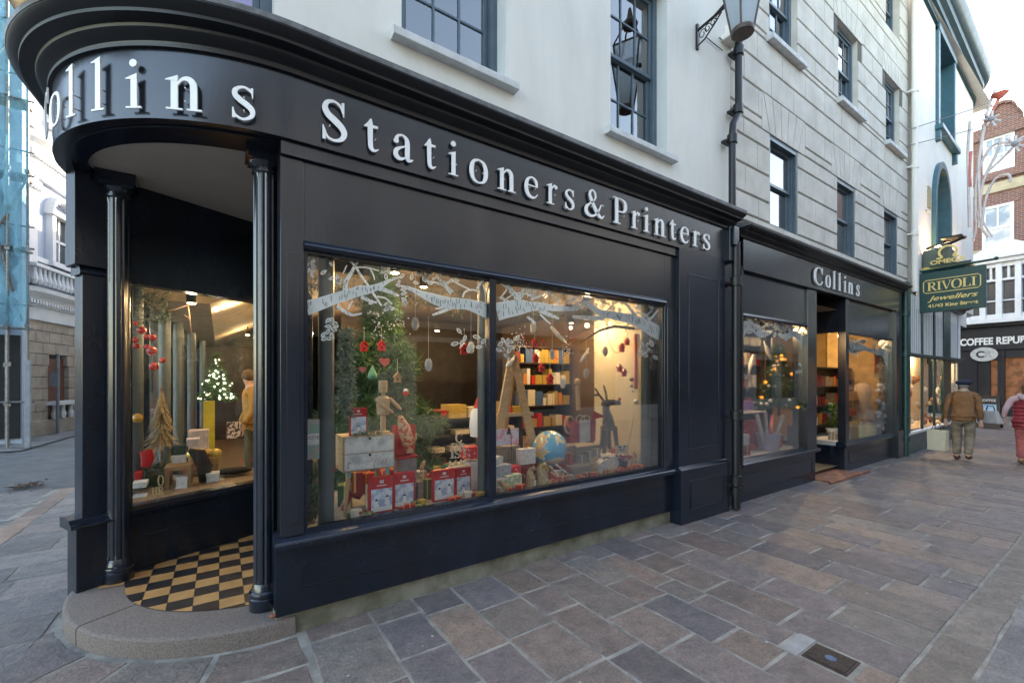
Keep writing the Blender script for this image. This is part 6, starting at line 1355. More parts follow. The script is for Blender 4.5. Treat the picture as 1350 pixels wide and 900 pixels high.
def white_window(px0,px1,py0,py1,arch=False,trans=True,cols=3,curt=True):
    y0,zt = yz(px0,py0); y1,zb = yz(px1,py1); y1_ = y1; mb = MB(); t = .12
    fbox(mb,y0,y0-t,zb,zt,-.02,.06); fbox(mb,y1+t,y1,zb,zt,-.02,.06); fbox(mb,y0-t,y1+t,zt-t,zt,-.02,.06); fbox(mb,y0-t,y1+t,zb,zb+t,-.02,.06)
    zm = zb+(zt-zb)*.52; fbox(mb,y0-t,y1+t,zm-.05,zm+.05,-.02,.05)
    for i in range(1,cols): y = y0+(y1-y0)*i/cols; fbox(mb,y-.03,y+.03,zm if cols<3 else zb+t,zt-t,-.02,.04)
    if trans:
        for j in (1,): z = zm+(zt-zm)*.5; fbox(mb,y0-t,y1+t,z-.025,z+.025,-.02,.035)
    w = mb.build('window',WHT,cf); g = MB(); fbox(g,y0,y1,zb,zt,-.03,-.02+.021); g.build('pane',mat('painted_reflection_pane',(.30,.36,.42),.15,col2=(.62,.64,.64),scale=.8,contrast=(.45,.55)),w)  # sky reflection is painted into the pane as pale blotches
    s = MB(); fbox(s,y0+.15,y1-.15,zb-.18,zb,0,.16); s.build('sill',BSTN,w)
    if arch: s = MB(); fbox(s,y0+.2,y1-.2,zt,zt+.35,-.01,.05); s.build('brick_arch',BRK,w)
white_window(1296,1338,186,226,cols=3); white_window(1295,1337,275,329,True,False,cols=2)
# white bay with pediment over the shopfront
yb0,yb1 = yz(1277,400)[0],-5.5; zb0,zb1_ = 4.55,7.2
mb = MB(); fbox(mb,yb0,yb1,zb0-.15,zb0+.05,0,.9); fbox(mb,yb0,yb1,zb1_,zb1_+.18,0,.95)
ys_ = [yz(x,400)[0] for x in (1279,1300,1321,1346)]+[-.4,-2.2,-4.0]
for y in ys_: fbox(mb,y+.1,y-.1,zb0,zb1_,0,.8)
for i in range(len(ys_)-1):
    a,b = ys_[i],ys_[i+1]; m_ = (a+b)/2; fbox(mb,a,b,zb0,zb0+.25,.3,.75); fbox(mb,a,b,6.35,6.45,.3,.75); fbox(mb,a,b,7.0,7.2,.3,.75); fbox(mb,m_+.04,m_-.04,6.45,7.0,.3,.72); fbox(mb,a,b,5.4,5.46,.3,.7)
y_c = yz(1331,350)[0]; fbox(mb,y_c+1.3,y_c-1.3,7.38,7.5,0,1.1)
mb.add([(XF-1.1,y_c+1.35,7.5),(XF-1.1,y_c-1.35,7.5),(XF-1.1,y_c,8.25),(XF,y_c+1.35,7.5),(XF,y_c-1.35,7.5),(XF,y_c,8.25)],[(0,1,2),(0,2,5,3),(1,4,5,2),(0,3,4,1)])
bay = mb.build('white_bay',WHT,cf,bevel=.01); g = MB(); fbox(g,yb0-.02,yb1,zb0,zb1_,.2,.45); g.build('pane',UGL,bay)
# shopfront
CB = mat('black_fascia',(.014,.014,.02),.4,var=.1)
mb = MB(); fbox(mb,YL+1.6,-6,3.15,4.25,0,.35); fbox(mb,YL+1.6,-6,4.25,4.4,0,.6); fbox(mb,yz(1283,480)[0]+.4,yz(1290,480)[0],0,3.15,0,.25); fbox(mb,yz(1322,500)[0],yz(1326,500)[0],0,3.15,0,.25); fbox(mb,yz(1283,480)[0],yz(1326,500)[0],2.1+.55,3.15,0,.22); fbox(mb,yz(1290,500)[0]-.2,yz(1326,500)[0],0,.25,0,.2)
fbox(mb,yz(1289,520)[0],yz(1290,520)[0]-.25,0,2.7,0,.2); fbox(mb,yz(1303,520)[0]+.1,yz(1303,520)[0]-.1,0,2.7,0,.2); fbox(mb,yz(1316,520)[0],yz(1324,520)[0],0,2.7,0,.2); fbox(mb,yz(1326,520)[0],-6,0,.5,0,.22); fbox(mb,yz(1326,520)[0],-6,2.75,3.15,0,.22); fbox(mb,YL+1.6,yz(1288,480)[0],0,3.15,0,.2)
csf = mb.build('coffee_shopfront',CB,cf,bevel=.01)
mb = MB(); fbox(mb,yz(1288,520)[0],-6,.0,2.9,.02,.03); mb.build('glowing_interior_sheet',mat('painted_interior_glow',(.20,.09,.045),.6,col2=(.03,.018,.012),scale=3.2,emit=(.5,.2,.08),estr=.035,contrast=(.45,.55)),csf)  # flat sheet; warm room light is put into its colour and emission
tz = 3.42; tp = textmesh('white_name','COFFEE REPUBLIC',.46,LETW,csf,frameM((XF-.36,yz(1268,453)[0],tz),(0,-1,0),(0,0,1)),.02,'LEFT',0,.016,.70)
yc,zc = yz(1297,467); yc = yz(1297.5,467,XF-.3)[0]; zc = yz(1297.5,467,XF-.3)[1]
mb = MB(); mb.add([(XF-.37,yc+.46*math.cos(2*PI*i/28),zc+.34*math.sin(2*PI*i/28)) for i in range(28)]+[(XF-.3,yc+.46*math.cos(2*PI*i/28),zc+.34*math.sin(2*PI*i/28)) for i in range(28)],[tuple(range(28))]+[(i,(i+1)%28,28+(i+1)%28,28+i) for i in range(28)]); mb.build('oval_badge',mat('badge_white',(.6,.6,.58),.5),csf)
textmesh('badge_letter','C',.42,CB,csf,frameM((XF-.38,yc+.12,zc-.14),(0,-1,0),(0,0,1)),.004,'CENTER',0,.012); textmesh('badge_letter','R',.42,MATS['grey_wrap'],csf,frameM((XF-.38,yc-.14,zc-.14),(0,-1,0),(0,0,1)),.004,'CENTER',0,.002)
mb = MB(); rr = random.Random(2)
# neighbours closing the view (behind the jewellers corner and along the right side)
bn = thing('cream_end_building','plain cream end of street building behind the jewellers corner','building',(31,14,0)); mb = MB(); mb.box(30.5,38,YL+1.6,26,0,12.5); mb.build('rendered_wall',CREAMW,bn)
ab = thing('pavement_sign','black A-board with a blue and red poster outside the coffee shop','pavement sign',(24,3.6,0))
q = onZ(1311,546,0); ax,ay = 22.6,0; p_ = ray(1309,546); t_ = 22.6/p_.x; ay = p_.y*t_+.12; g0 = Vector((22.6,ay,0)); ab.location = g0; ORG[ab.name] = g0
Ha = .72; zt_ = 1.15
mb = MB(); 
for s in (-1,1): mb.add([(22.6+s*.3,ay-.33,.02),(22.6+s*.3,ay+.33,.02),(22.6+s*.03,ay+.3,zt_),(22.6+s*.03,ay-.3,zt_),(22.6+s*.27,ay-.33,.02),(22.6+s*.27,ay+.33,.02),(22.6+s*.0,ay+.3,zt_),(22.6+s*.0,ay-.3,zt_)],[(0,1,2,3),(4,5,6,7),(0,1,5,4),(1,2,6,5),(2,3,7,6),(3,0,4,7)])
mb.build('board',BLK,ab)
mb = MB(); f = lambda y,z: (22.6-.3+.27*(z-.02)/(zt_-.02)-.006,ay+y,z)
mb.add([f(.24,.2),f(-.24,.2),f(-.22,.85),f(.22,.85)],[(0,1,2,3)]); mb.build('poster',mat('blue_poster',(.16,.42,.68),.5,col2=(.6,.75,.85),scale=5),ab)
mb = MB()
for y in (-.13,-.05,.04,.13): mb.add([tuple(Vector(f(y-.035,.25))-Vector((.004,0,0))),tuple(Vector(f(y+.035,.25))-Vector((.004,0,0))),tuple(Vector(f(y+.04,.45))-Vector((.004,0,0))),tuple(Vector(f(y-.03,.45))-Vector((.004,0,0)))],[(0,1,2,3)])
mb.build('red_cups',RED,ab)
textmesh('header_lettering','COFFEE',.12,WHT,ab,Matrix.Translation((-.012,0,0)) @ frameM(f(0,.95),(0,-1,0),(.24,0,1)),.002,'CENTER',0,.002)
# ================================================================== ground, paving and streets
mb = MB(); mb.quad((-300,-300,-.03),(400,-300,-.03),(400,400,-.03),(-300,400,-.03)); g = mb.build('ground',mat('asphalt',(.12,.122,.125),.85,var=.15,scale=.7,bump=.25,bscale=90)); structure(g)
mb = MB(); mb.quad((-4.6,-9,-.005),(40,-9,-.005),(40,3.4,-.005),(-4.6,3.4,-.005)); mb.quad((-4.6,3.4,-.005),(.0,3.4,-.005),(.0,9.6,-.005),(-4.6,9.6,-.005)); mb.quad((19.4,3.4,-.005),(31,3.4,-.005),(31,20,-.005),(19.4,20,-.005))
mortar = structure(mb.build('paving_joints',mat('paving_mortar',(.33,.305,.265),.95,var=.25,scale=5,bump=.3,bscale=60)))
STONE = mat('riven_sandstone',(1.35,1.22,1.17),.5,var=.14,scale=7,bump=.4,bscale=34,attr='tint',col2=(.82,.78,.78),det=9,contrast=(.3,.7))
# finer riven relief and blotches
nt = STONE.node_tree; n,l = nt.nodes,nt.links; bs = n['Principled BSDF']; bs.inputs['Roughness'].default_value = .5
nb = n.new('ShaderNodeTexNoise'); nb.inputs['Scale'].default_value = 16; nb.inputs['Detail'].default_value = 10; nb.inputs['Roughness'].default_value = .65; nb.inputs['Distortion'].default_value = .8
tcn = [k for k in n if k.type=='TEX_COORD'][0]; l.new(tcn.outputs['Object'],nb.inputs['Vector']); bp2 = n.new('ShaderNodeBump'); bp2.inputs['Strength'].default_value = .5; bp2.inputs['Distance'].default_value = .02
old = [k for k in n if k.type=='BUMP' and k is not bp2][0]; l.new(nb.outputs['Fac'],bp2.inputs['Height']); l.new(old.outputs[0],bp2.inputs['Normal']); l.new(bp2.outputs[0],bs.inputs['Normal'])
PAL = [(.152,.128,.113),(.146,.121,.108),(.135,.117,.111),(.112,.102,.103),(.125,.115,.116),(.174,.140,.117),(.144,.130,.118),(.154,.143,.130),(.118,.104,.105),(.182,.145,.120),(.106,.101,.106),(.155,.124,.110)]
PALB = [(.130,.130,.133),(.140,.139,.141),(.152,.149,.149),(.125,.124,.126),(.154,.146,.142),(.118,.118,.122)]
mu0 = [k for k in n if k.type=='MIX' and k.blend_type=='MULTIPLY'][0]
n3 = n.new('ShaderNodeTexNoise'); n3.inputs['Scale'].default_value = 85; n3.inputs['Detail'].default_value = 6; n3.inputs['Roughness'].default_value = .75
n4 = n.new('ShaderNodeTexNoise'); n4.inputs['Scale'].default_value = 22; n4.inputs['Detail'].default_value = 8; n4.inputs['Distortion'].default_value = 1.5; n4.inputs['Roughness'].default_value = .7
for q in (n3,n4): l.new(tcn.outputs['Object'],q.inputs['Vector'])
m3 = n.new('ShaderNodeMapRange'); m3.inputs[1].default_value = .3; m3.inputs[2].default_value = .7; m3.inputs[3].default_value = .62; m3.inputs[4].default_value = 1.38
m4 = n.new('ShaderNodeMapRange'); m4.inputs[1].default_value = .3; m4.inputs[2].default_value = .7; m4.inputs[3].default_value = .72; m4.inputs[4].default_value = 1.28
l.new(n3.outputs['Fac'],m3.inputs[0]); l.new(n4.outputs['Fac'],m4.inputs[0]); mm = n.new('ShaderNodeMath'); mm.operation = 'MULTIPLY'; l.new(m3.outputs[0],mm.inputs[0]); l.new(m4.outputs[0],mm.inputs[1])
mx2 = n.new('ShaderNodeMix'); mx2.data_type = 'RGBA'; mx2.blend_type = 'MULTIPLY'; mx2.inputs['Factor'].default_value = 1; l.new(mu0.outputs['Result'],mx2.inputs['A']); l.new(mm.outputs[0],mx2.inputs['B']); l.new(mx2.outputs['Result'],bs.inputs['Base Color'])
bp2.inputs['Strength'].default_value = .9
pv = MB(); pv.c = []
rp = random.Random(44)
def slab(poly, pal=PAL, inset=.009, zt=.0, jitter=.0022, wob=.006):
    n = len(poly); c = Vector((sum(p[0] for p in poly)/n,sum(p[1] for p in poly)/n,0)); pts = []
    # subdivide the edges so that they can wander like hand cut stone
    q = []
    for i in range(n):
        a,b = Vector((*poly[i],0)),Vector((*poly[(i+1)%n],0)); L_ = (b-a).length; k = max(1,min(5,int(L_/.14)))
        for j in range(k): q.append(a+(b-a)*j/k)
    for p in q:
        d = (c-p); d.normalize(); p2 = p+d*(inset*1.05+rp.uniform(0,wob)); pts.append(p2)
    dz = rp.uniform(-jitter,jitter); tx,ty = rp.uniform(-.004,.004),rp.uniform(-.004,.004)
    zf = lambda p: zt+dz+tx*(p.x-c.x)+ty*(p.y-c.y)
    top = [Vector((p.x,p.y,zf(p))) for p in [p+(c-p).normalized()*.006 for p in pts]]; bot = [Vector((p.x,p.y,zf(p)-.006)) for p in pts]; bt2 = [Vector((p.x,p.y,-.014)) for p in pts]
    k = len(pts); f0 = len(pv.f)
    pv.add(top+bot+bt2,[tuple(range(k))]+[(i,k+i,k+(i+1)%k,(i+1)%k) for i in range(k)]+[(k+i,2*k+i,2*k+(i+1)%k,k+(i+1)%k) for i in range(k)])
    col = rp.choice(pal); v_ = rp.uniform(.9,1.25); col = tuple(x*v_ for x in col); pv.c += [col]*(len(pv.f)-f0)
# measured course lines along the shop front, then a regular rhythm up the street
xs = [.47,.90,1.233,1.565,1.96,2.277,2.647,2.97,3.22]
while xs[-1] < 31: xs.append(xs[-1]+rp.uniform(.33,.46))
YK0,YK1 = .80,.57
for i in range(len(xs)-1):
    y = 3.24 if xs[i] < 13 else 3.12+(xs[i]-13)*.035
    y_top = y; L = rp.uniform(.12,.5)
    while y_top > YK0+.12:
        yb = max(y_top-L,YK0)
        if yb-YK0 < .2: yb = YK0
        if not (2.9 < xs[i] < 3.1 and yb < 1.25 and y_top > .98):
            slab([(xs[i],yb),(xs[i+1],yb),(xs[i+1],y_top),(xs[i],y_top)])
        else:
            if y_top > 1.4: slab([(xs[i],1.33),(xs[i+1],1.33),(xs[i+1],y_top),(xs[i],y_top)])
            if yb < .92: slab([(xs[i],yb),(xs[i+1],yb),(xs[i+1],.96),(xs[i],.96)])
        y_top = yb; L = rp.uniform(.3,.66) if xs[i] < 3.4 else rp.uniform(.4,.9)
# granite channel
GR = [(.130,.118,.100),(.120,.108,.092),(.14,.126,.107)]
x = -1.0
while x < 31: 
    L = rp.uniform(.5,.9); slab([(x,YK1),(x+L,YK1),(x+L,YK0),(x,YK0)],GR,.005,-.002); x += L
# bluish paving on the carriageway side
x = -4.5
while x < 31:
    w_ = rp.uniform(.40,.55); y = YK1
    while y > -6.0:
        L = rp.uniform(.45,.9); slab([(x,y-L),(x+w_,y-L),(x+w_,y),(x,y)],PALB,.008,-.002); y -= L
    x += w_
# fan of slabs round the corner step
def ringpt(r,deg): return (.35-r*math.sin(rad(deg)),4.5-r*math.cos(rad(deg)))
rings = [1.31,1.66,2.02,2.4,2.8,3.3]
for k in range(len(rings)-1):
    d = -4+rp.uniform(0,2); dmax = 72 if k < 1 else 62-6*k
    while d < dmax:
        st = math.degrees(rp.uniform(.3,.5)/rings[k]); e = min(d+st,dmax+4); m_ = (d+e)/2
        poly = [ringpt(rings[k+1],d),ringpt(rings[k],d),ringpt(rings[k],m_),ringpt(rings[k],e),ringpt(rings[k+1],e),ringpt(rings[k+1],m_)]
        poly = [(min(a,.46),b) for a,b in poly]
        if min(b for a,b in poly) > YK0-.3: slab(poly,[PAL[i] for i in (0,1,3,4,6,8)],.012)
        d = e
# side street pavement: courses parallel to the main street
y = 9.55
rows = []
while y > .9: h = rp.uniform(.34,.5); rows.append((y-h,y)); y -= h
for (ya,yb) in rows:
    def edge(yy):   # inner edge: building line or the corner fan
        if yy > 4.7: return -.95+SLOPE*(yy-4.6)
        if yy > 4.0: return -.97
        return -.99-(4.0-yy)*.02
    x1 = edge((ya+yb)/2); x = -1.88-(.0 if yb > 5 else 0)
    x0 = -1.86-.06*0
    x = x1
    while x > -1.86+.1:
        L = rp.uniform(.45,.95); xa = max(x-L,-1.86)
        if xa+1.86 < .22: xa = -1.86
        slab([(xa,ya),(x,ya),(x,yb),(xa,yb)],PALB+[(.17,.155,.15)],.008); x = xa
y = 9.6
while y > .9: L = rp.uniform(.6,.95); slab([(-2.08,y-L),(-1.87,y-L),(-1.87,y),(-2.08,y)],[(.21,.155,.125),(.19,.145,.12)],.004,.0); y -= L
paving = structure(pv.build('pavement',STONE))
# setts beyond the kerb
pv = MB(); pv.c = []
y = .9
while y < 9.6:
    x = -2.1-rp.uniform(0,.1)
    while x > -4.6: L = rp.uniform(.16,.24); slab([(x-L,y),(x,y),(x,y+.105),(x-L,y+.105)],PALB,.004,-.003,.002,.002); x -= L
    y += .11
structure(pv.build('setts',STONE))
mb = MB()
for (y0,y1,dx) in ((7.75,7.83,0),(7.38,7.46,-.1)): mb.quad((-4.6,y0-.35,.004),(-2.12+dx,y0,.004),(-2.12+dx,y1,.004),(-4.6,y1-.35,.004))
structure(mb.build('road_markings',mat('worn_road_paint',(.55,.56,.56),.8,var=.35,scale=14)))
mb = MB(); mb.quad((-40,9.62,-.02),(-.9,9.62,-.02),(-.0,15.2,-.02),(-40,15.2,-.02)); structure(mb.build('road',mat('dark_asphalt',(.115,.12,.125),.8,var=.15,scale=3,bump=.3,bscale=120)))
mb = MB(); mb.box(-40,-3.0,9.53,9.62,-.03,.006); structure(mb.build('kerb',mat('kerb_stone',(.2,.2,.2),.8,var=.2)))
mb = MB(); mb.quad((-40,15.4,.0),(-4.0,15.3,.0),(-3.4,22,.0),(-40,22,.0)); structure(mb.build('far_pavement',mat('far_paving',(.16,.165,.175),.8,var=.25,scale=2)))
# drain cover in the paving
dc = thing('drain_cover','small square iron drain cover set in the paving beside a strip of fresh mortar','drain cover',(3.08,1.1,.0))
mb = MB(); mb.box(2.985,3.2,.985,1.22,-.01,.001); mb.build('frame',mat('rusty_iron',(.06,.04,.032),.6,var=.3,scale=30,metal=.4),dc,bevel=.003)
mb = MB(); mb.box(3.0,3.185,1.0,1.205,.001,.005); mb.build('lid',mat('dark_iron',(.045,.035,.032),.5,var=.3,scale=40,bump=.5,bscale=180,metal=.5),dc,bevel=.002); mb = MB(); mb.lathe([(.03,.005),(.03,.0065)],(3.09,1.1,0),14); mb.build('blue_mark',mat('faded_blue_mark',(.08,.13,.22),.7),dc)
mb = MB(); mb.prism([(2.95,1.23),(3.23,1.23),(3.23,1.33),(2.95,1.32)],-.01,.0025,'Z'); o = structure(mb.build('mortar_patch',mat('fresh_mortar',(.33,.32,.31),.95,var=.15,scale=12,bump=.4,bscale=60)))
# chewing gum spots on the flags
rr = random.Random(71); mb = MB()
for i in range(70): mb.ball((rr.uniform(.6,9),rr.uniform(.0,3.0),.0025),rr.uniform(.006,.014),7,4,sc=(1,rr.uniform(.6,1.2),.18))
o = solo(mb,'gum_spots',mat('old_gum',(.42,.41,.38),.9),'pale chewing gum spots scattered over the flagstones','litter'); o['kind'] = 'stuff'
rr = random.Random(5); mb = MB()
q = onZ(32,642,.0)
for i in range(60):
    p = Vector((q.x+rr.gauss(0,.09),q.y+rr.gauss(0,.09),.01+abs(rr.gauss(0,.025)))); a = rr.uniform(0,6.28); d = Vector((math.cos(a),math.sin(a),rr.uniform(-.3,.5)))*.05; e = Vector((-math.sin(a),math.cos(a),rr.uniform(-.4,.4)))*.025; mb.add([p-d,p+e,p+d,p-e],[(0,1,2,3)])
o = solo(mb,'leaf_pile',mat('dead_leaf',(.10,.055,.03),.9,var=.4,scale=30),'small heap of dead brown leaves lying by the kerb','leaves'); o['kind'] = 'stuff'
mb = MB(); mb.ball((.317,3.17,.0),.0001,4,3)
mb = MB(); rr = random.Random(3)
for i in range(5): mb.ball((.292+rr.uniform(-.012,.012),3.25+rr.uniform(-.02,.02),.135+rr.uniform(0,.02)),.014,7,5,sc=(1,1,.5))
solo(mb,'dead_leaf',mat('orange_leaf',(.30,.10,.05),.8),'curled orange leaf caught between column foot and shopfront','leaf')
# ================================================================== the pale bank building across the side street
def S_(px,py,X): return onX(px,py,X)
bk_ = thing('bank_building','pale blue and white ornate corner building with a stone arcaded ground floor','bank building',(-5,20,0))
PB = mat('pale_blue_render',(.30,.35,.44),.8,var=.05,scale=1); WS = mat('white_stucco_trim',(.54,.55,.58),.8,var=.05,scale=2); RS = mat('rusticated_stone',(.34,.29,.25),.9,var=.15,scale=3,bump=.2,bscale=20)
# footprint: a chamfered corner; A->B faces the crossing, B->C faces the side street
A_,B_,C_,D_ = Vector((-9.5,18.55,0)),Vector((-4.9,18.6,0)),Vector((-4.05,21.9,0)),Vector((-3.3,30,0))
def bpath(off=0):
    # rounded corner at B
    pts = []; 
    import itertools
    def nrm(a,b): d = (b-a).normalized(); return Vector((d.y,-d.x,0))
    n1,n2,n3 = nrm(A_,B_),nrm(B_,C_),nrm(C_,D_)
    pts.append((A_.x,A_.y,n1.x,n1.y)); 
    r = .6
    for t in [i/6 for i in range(7)]:
        p = (B_+(A_-B_).normalized()*r)*(1-t)**2+B_*2*t*(1-t)+(B_+(C_-B_).normalized()*r)*t*t; nn = (n1*(1-t)+n2*t).normalized(); pts.append((p.x,p.y,nn.x,nn.y))
    for t in [i/4 for i in range(5)]:
        p = (C_+(B_-C_).normalized()*.5)*(1-t)**2+C_*2*t*(1-t)+(C_+(D_-C_).normalized()*.5)*t*t; nn = (n2*(1-t)+n3*t).normalized(); pts.append((p.x,p.y,nn.x,nn.y))
    pts.append((D_.x,D_.y,n3.x,n3.y)); return pts
bp_ = bpath()
mb = MB(); mb.sweep(bp_,[(-.0,3.9),(0,15)]); mb.add([(x,y,15) for x,y,_,_ in bp_]+[(-9.5,30,15)],[tuple(range(len(bp_)+1))]); mb.build('rendered_wall',PB,bk_)
mb = MB(); 
for (z0,z1,o) in ((3.55,3.95,.12),): mb.sweep(bp_,[(0,z0),(o,z0),(o,z1),(o+.05,z1+.02),(o+.05,z1+.2),(.22,z1+.28),(.38,z1+.42),(.40,z1+.55),(0,z1+.6)])
mb.sweep(bp_,[(0,7.9),(.14,7.9),(.14,8.25),(.2,8.3),(.2,8.6),(.3,8.68),(.34,8.8),(.5,8.92),(.55,9.1),(.0,9.2)]); mb.sweep(bp_,[(0,12.4),(.14,12.4),(.2,12.8),(.5,13.2),(.55,13.5),(0,13.6)])
mb.sweep(bp_,[(0,5.35),(.14,5.35),(.14,5.5),(0,5.5)]); mb.build('cornice_bands',WS,bk_)
def on_face(P,Q,t): p = P+(Q-P)*t; d = (Q-P).normalized(); return p,d,Vector((d.y,-d.x,0))
def fprism(mb,P,Q,t0,t1,z0,z1,o0,o1,m=0):
    a,d,nn = on_face(P,Q,t0); b,_,_ = on_face(P,Q,t1); vs = [a+nn*o0,b+nn*o0,b+nn*o1,a+nn*o1]; mb.add([Vector((v.x,v.y,z0)) for v in vs]+[Vector((v.x,v.y,z1)) for v in vs],[(3,2,1,0),(4,5,6,7),(0,1,5,4),(1,2,6,5),(2,3,7,6),(3,0,4,7)],m)
mb = MB()     # dentils and pilasters with leafy capitals
for (P,Q,nn_) in ((B_,C_,26),(A_,B_,40),(C_,D_,40)):
    for i in range(nn_): fprism(mb,P,Q,(i+.2)/nn_,(i+.75)/nn_,8.42,8.6,.2,.3); fprism(mb,P,Q,(i+.2)/nn_,(i+.75)/nn_,4.02,4.14,.17,.26)
mb.build('dentils',WS,bk_)
for (P,Q,ts) in ((B_,C_,(.08,.93)),(A_,B_,(.80,.95)),(C_,D_,(.25,))):
    for t in ts:
        L_ = (Q-P).length; w_ = .22/L_
        for (zz0,zz1) in ((4.6,7.5),(9.3,12.0)):
            mb = MB(); fprism(mb,P,Q,t-w_,t+w_,zz0,zz1,.0,.16); fprism(mb,P,Q,t-w_*1.25,t+w_*1.25,zz0,zz0+.3,.0,.22); mb.build('pilaster',WS,bk_)
            mb = MB(); rr = random.Random(int(t*100)); fprism(mb,P,Q,t-w_*1.4,t+w_*1.4,zz1+.34,zz1+.42,.0,.28); fprism(mb,P,Q,t-w_,t+w_,zz1,zz1+.34,.0,.16)
            p,d,nn2 = on_face(P,Q,t)
            for k in range(14): mb.ball(p+d*rr.uniform(-.26,.26)+nn2*.19+Vector((0,0,zz1+.04+.28*(k%3)/2)),.07,7,5,sc=(1,1,1.3))
            mb.build('leafy_capital',WS,bk_,smooth=60)
# tall windows with arched pediments and dark glass
for (P,Q,t,w0) in ((B_,C_,.5,.55),(A_,B_,.86,.3),(C_,D_,.12,.4)):
    L_ = (Q-P).length; w_ = w0/L_
    for z0,z1 in ((5.5,7.0),(9.9,11.4)):
        mb = MB(); fprism(mb,P,Q,t-w_,t-w_*.7,z0,z1,.0,.18); fprism(mb,P,Q,t+w_*.7,t+w_,z0,z1,.0,.18); fprism(mb,P,Q,t-w_*1.2,t+w_*1.2,z0-.15,z0,.0,.25); fprism(mb,P,Q,t-w_*1.15,t+w_*1.15,z1,z1+.16,.0,.24)
        for k in range(10):
            a0,a1 = PI*k/10,PI*(k+1)/10; am = (a0+a1)/2; fprism(mb,P,Q,t-w_*1.1*math.cos(a0),t-w_*1.1*math.cos(a1),z1+.16+.42*math.sin(am)-.07,z1+.16+.42*math.sin(am)+.07,.0,.26)
        w = mb.build('window_surround',WS,bk_); mb = MB(); fprism(mb,P,Q,t-w_*.7,t+w_*.7,z0,z1,.0,.01); mb.build('pane',UGL,w)
        mb = MB(); fprism(mb,P,Q,t-w_*.06,t+w_*.06,z0,z1,.01,.06); fprism(mb,P,Q,t-w_*.7,t+w_*.7,(z0+z1)/2-.04,(z0+z1)/2+.04,.01,.06); mb.build('sash_bar',WS,w)
# balustrade and iron balcony rail
mb = MB()
for (P,Q,n_) in ((A_,B_,26),(B_,C_,16)):
    for i in range(n_):
        p,d,nn2 = on_face(P,Q,(i+.5)/n_); mb.lathe([(.05,4.6),(.085,4.72),(.04,4.95),(.05,5.1)],(p.x+nn2.x*.3,p.y+nn2.y*.3,0),8)
    fprism(mb,P,Q,0,1,5.1,5.2,.2,.4)
mb.build('balustrade',WS,bk_)
# stone ground floor with arches
mb = MB(); rr = random.Random(2)
def archwall(P,Q,arches,ztop=3.6,zc=0):
    """rusticated wall from P to Q built of course blocks with arched openings (t,halfwidth,spring)"""
    L_ = (Q-P).length; ch = .36; z = 0; k = 0
    while z < ztop-.01:
        z1 = min(z+ch,ztop); x = -(.3 if k%2 else 0)
        while x < L_:
            xa,xb = max(x,0),min(x+.62,L_); 
            spans = [(xa,xb)]
            for (t,hw,sp) in arches:
                c = t*L_; zm = (z+z1)/2
                if zm < sp: h = hw
                elif zm < sp+hw: h = math.sqrt(hw*hw-(zm-sp)**2)
                else: h = 0
                if h:
                    n2 = []
                    for p,q in spans:
                        if q <= c-h or p >= c+h: n2.append((p,q)); continue
                        if p < c-h: n2.append((p,c-h))
                        if q > c+h: n2.append((c+h,q))
                    spans = n2
            for p,q in spans:
                if q-p > .04: fprism(mb,P,Q,(p+.008)/L_,(q-.008)/L_,z+.008,z1-.008,-.35,.05)
            x += .62
        z = z1; k += 1
    fprism(mb,P,Q,0,1,0,.45,-.05,.12)
archwall(B_,C_,((.50,.52,2.05),)); archwall(A_,B_,((.80,.55,2.0),(.45,.55,2.0),(.12,.5,2.0))); archwall(C_,D_,((.3,.6,2.0),(.7,.6,2.0)))
st_ = mb.build('rusticated_stone_base',RS,bk_,bevel=.012)
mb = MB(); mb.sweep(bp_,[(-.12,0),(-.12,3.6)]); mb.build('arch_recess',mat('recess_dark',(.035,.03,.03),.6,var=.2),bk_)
mb = MB(); fprism(mb,B_,C_,.36,.64,.5,2.4,-.1,-.06); mb.build('brown_doorway',mat('mahogany',(.12,.04,.025),.4),st_)
mb = MB(); fprism(mb,B_,C_,.32,.68,.9,1.02,.0,.3)
for t in (.38,.5,.62): p,d,nn2 = on_face(B_,C_,t); mb.lathe([(.06,.45),(.09,.6),(.05,.75),(.06,.9)],(p.x+nn2.x*.15,p.y+nn2.y*.15,0),8)
mb.build('stone_balconette',WS,st_)
ir = MB(); rr = random.Random(4)
p,d,nn2 = on_face(B_,C_,.75)
for k in range(9):
    c = p+d*(-.6+k*.28)+nn2*.4+Vector((0,0,4.75)); ir.tube([c+d*.12*math.cos(a)*(1-a/9)+Vector((0,0,.15+.16*math.sin(a)*(1-a/9))) for a in [i*.7 for i in range(10)]],.014,5)
    ir.tube([c+Vector((0,0,-.2)),c+Vector((0,0,.5))],.012,5)
ir.tube([p+d*-.8+nn2*.4+Vector((0,0,4.6)),p+d*1.9+nn2*.4+Vector((0,0,4.6))],.02,6); ir.build('iron_balcony_scrolls',BLK,bk_)
# building further down the side street, and an unseen block added behind the shop to shade the bank
fb = thing('far_street_building','tan and brick building glimpsed far down the side street','building',(-4,36,0)); mb = MB(); mb.box(-12,-2.9,34,50,0,9.5); mb.build('wall',mat('tan_brick',(.32,.24,.18),.9,var=.2,scale=2),fb); mb = MB()
for z in (1.0,4.0,6.8):
    for x in (-8,-6,-4.3): mb.box(x,x+.9,33.95,34.02,z,z+1.6)
mb.build('windows',UGL,fb)
sb = thing('unseen_shade_terrace','unseen cream terrace added behind the corner shop to shade the side street','building',(1,20,0)); mb = MB(); mb.prism([(-.37,14.1),(-.1+.0,34),(6,34),(5.9,14.1)],0,8.6,'Z'); mb.build('rendered_wall',CREAMW,sb)
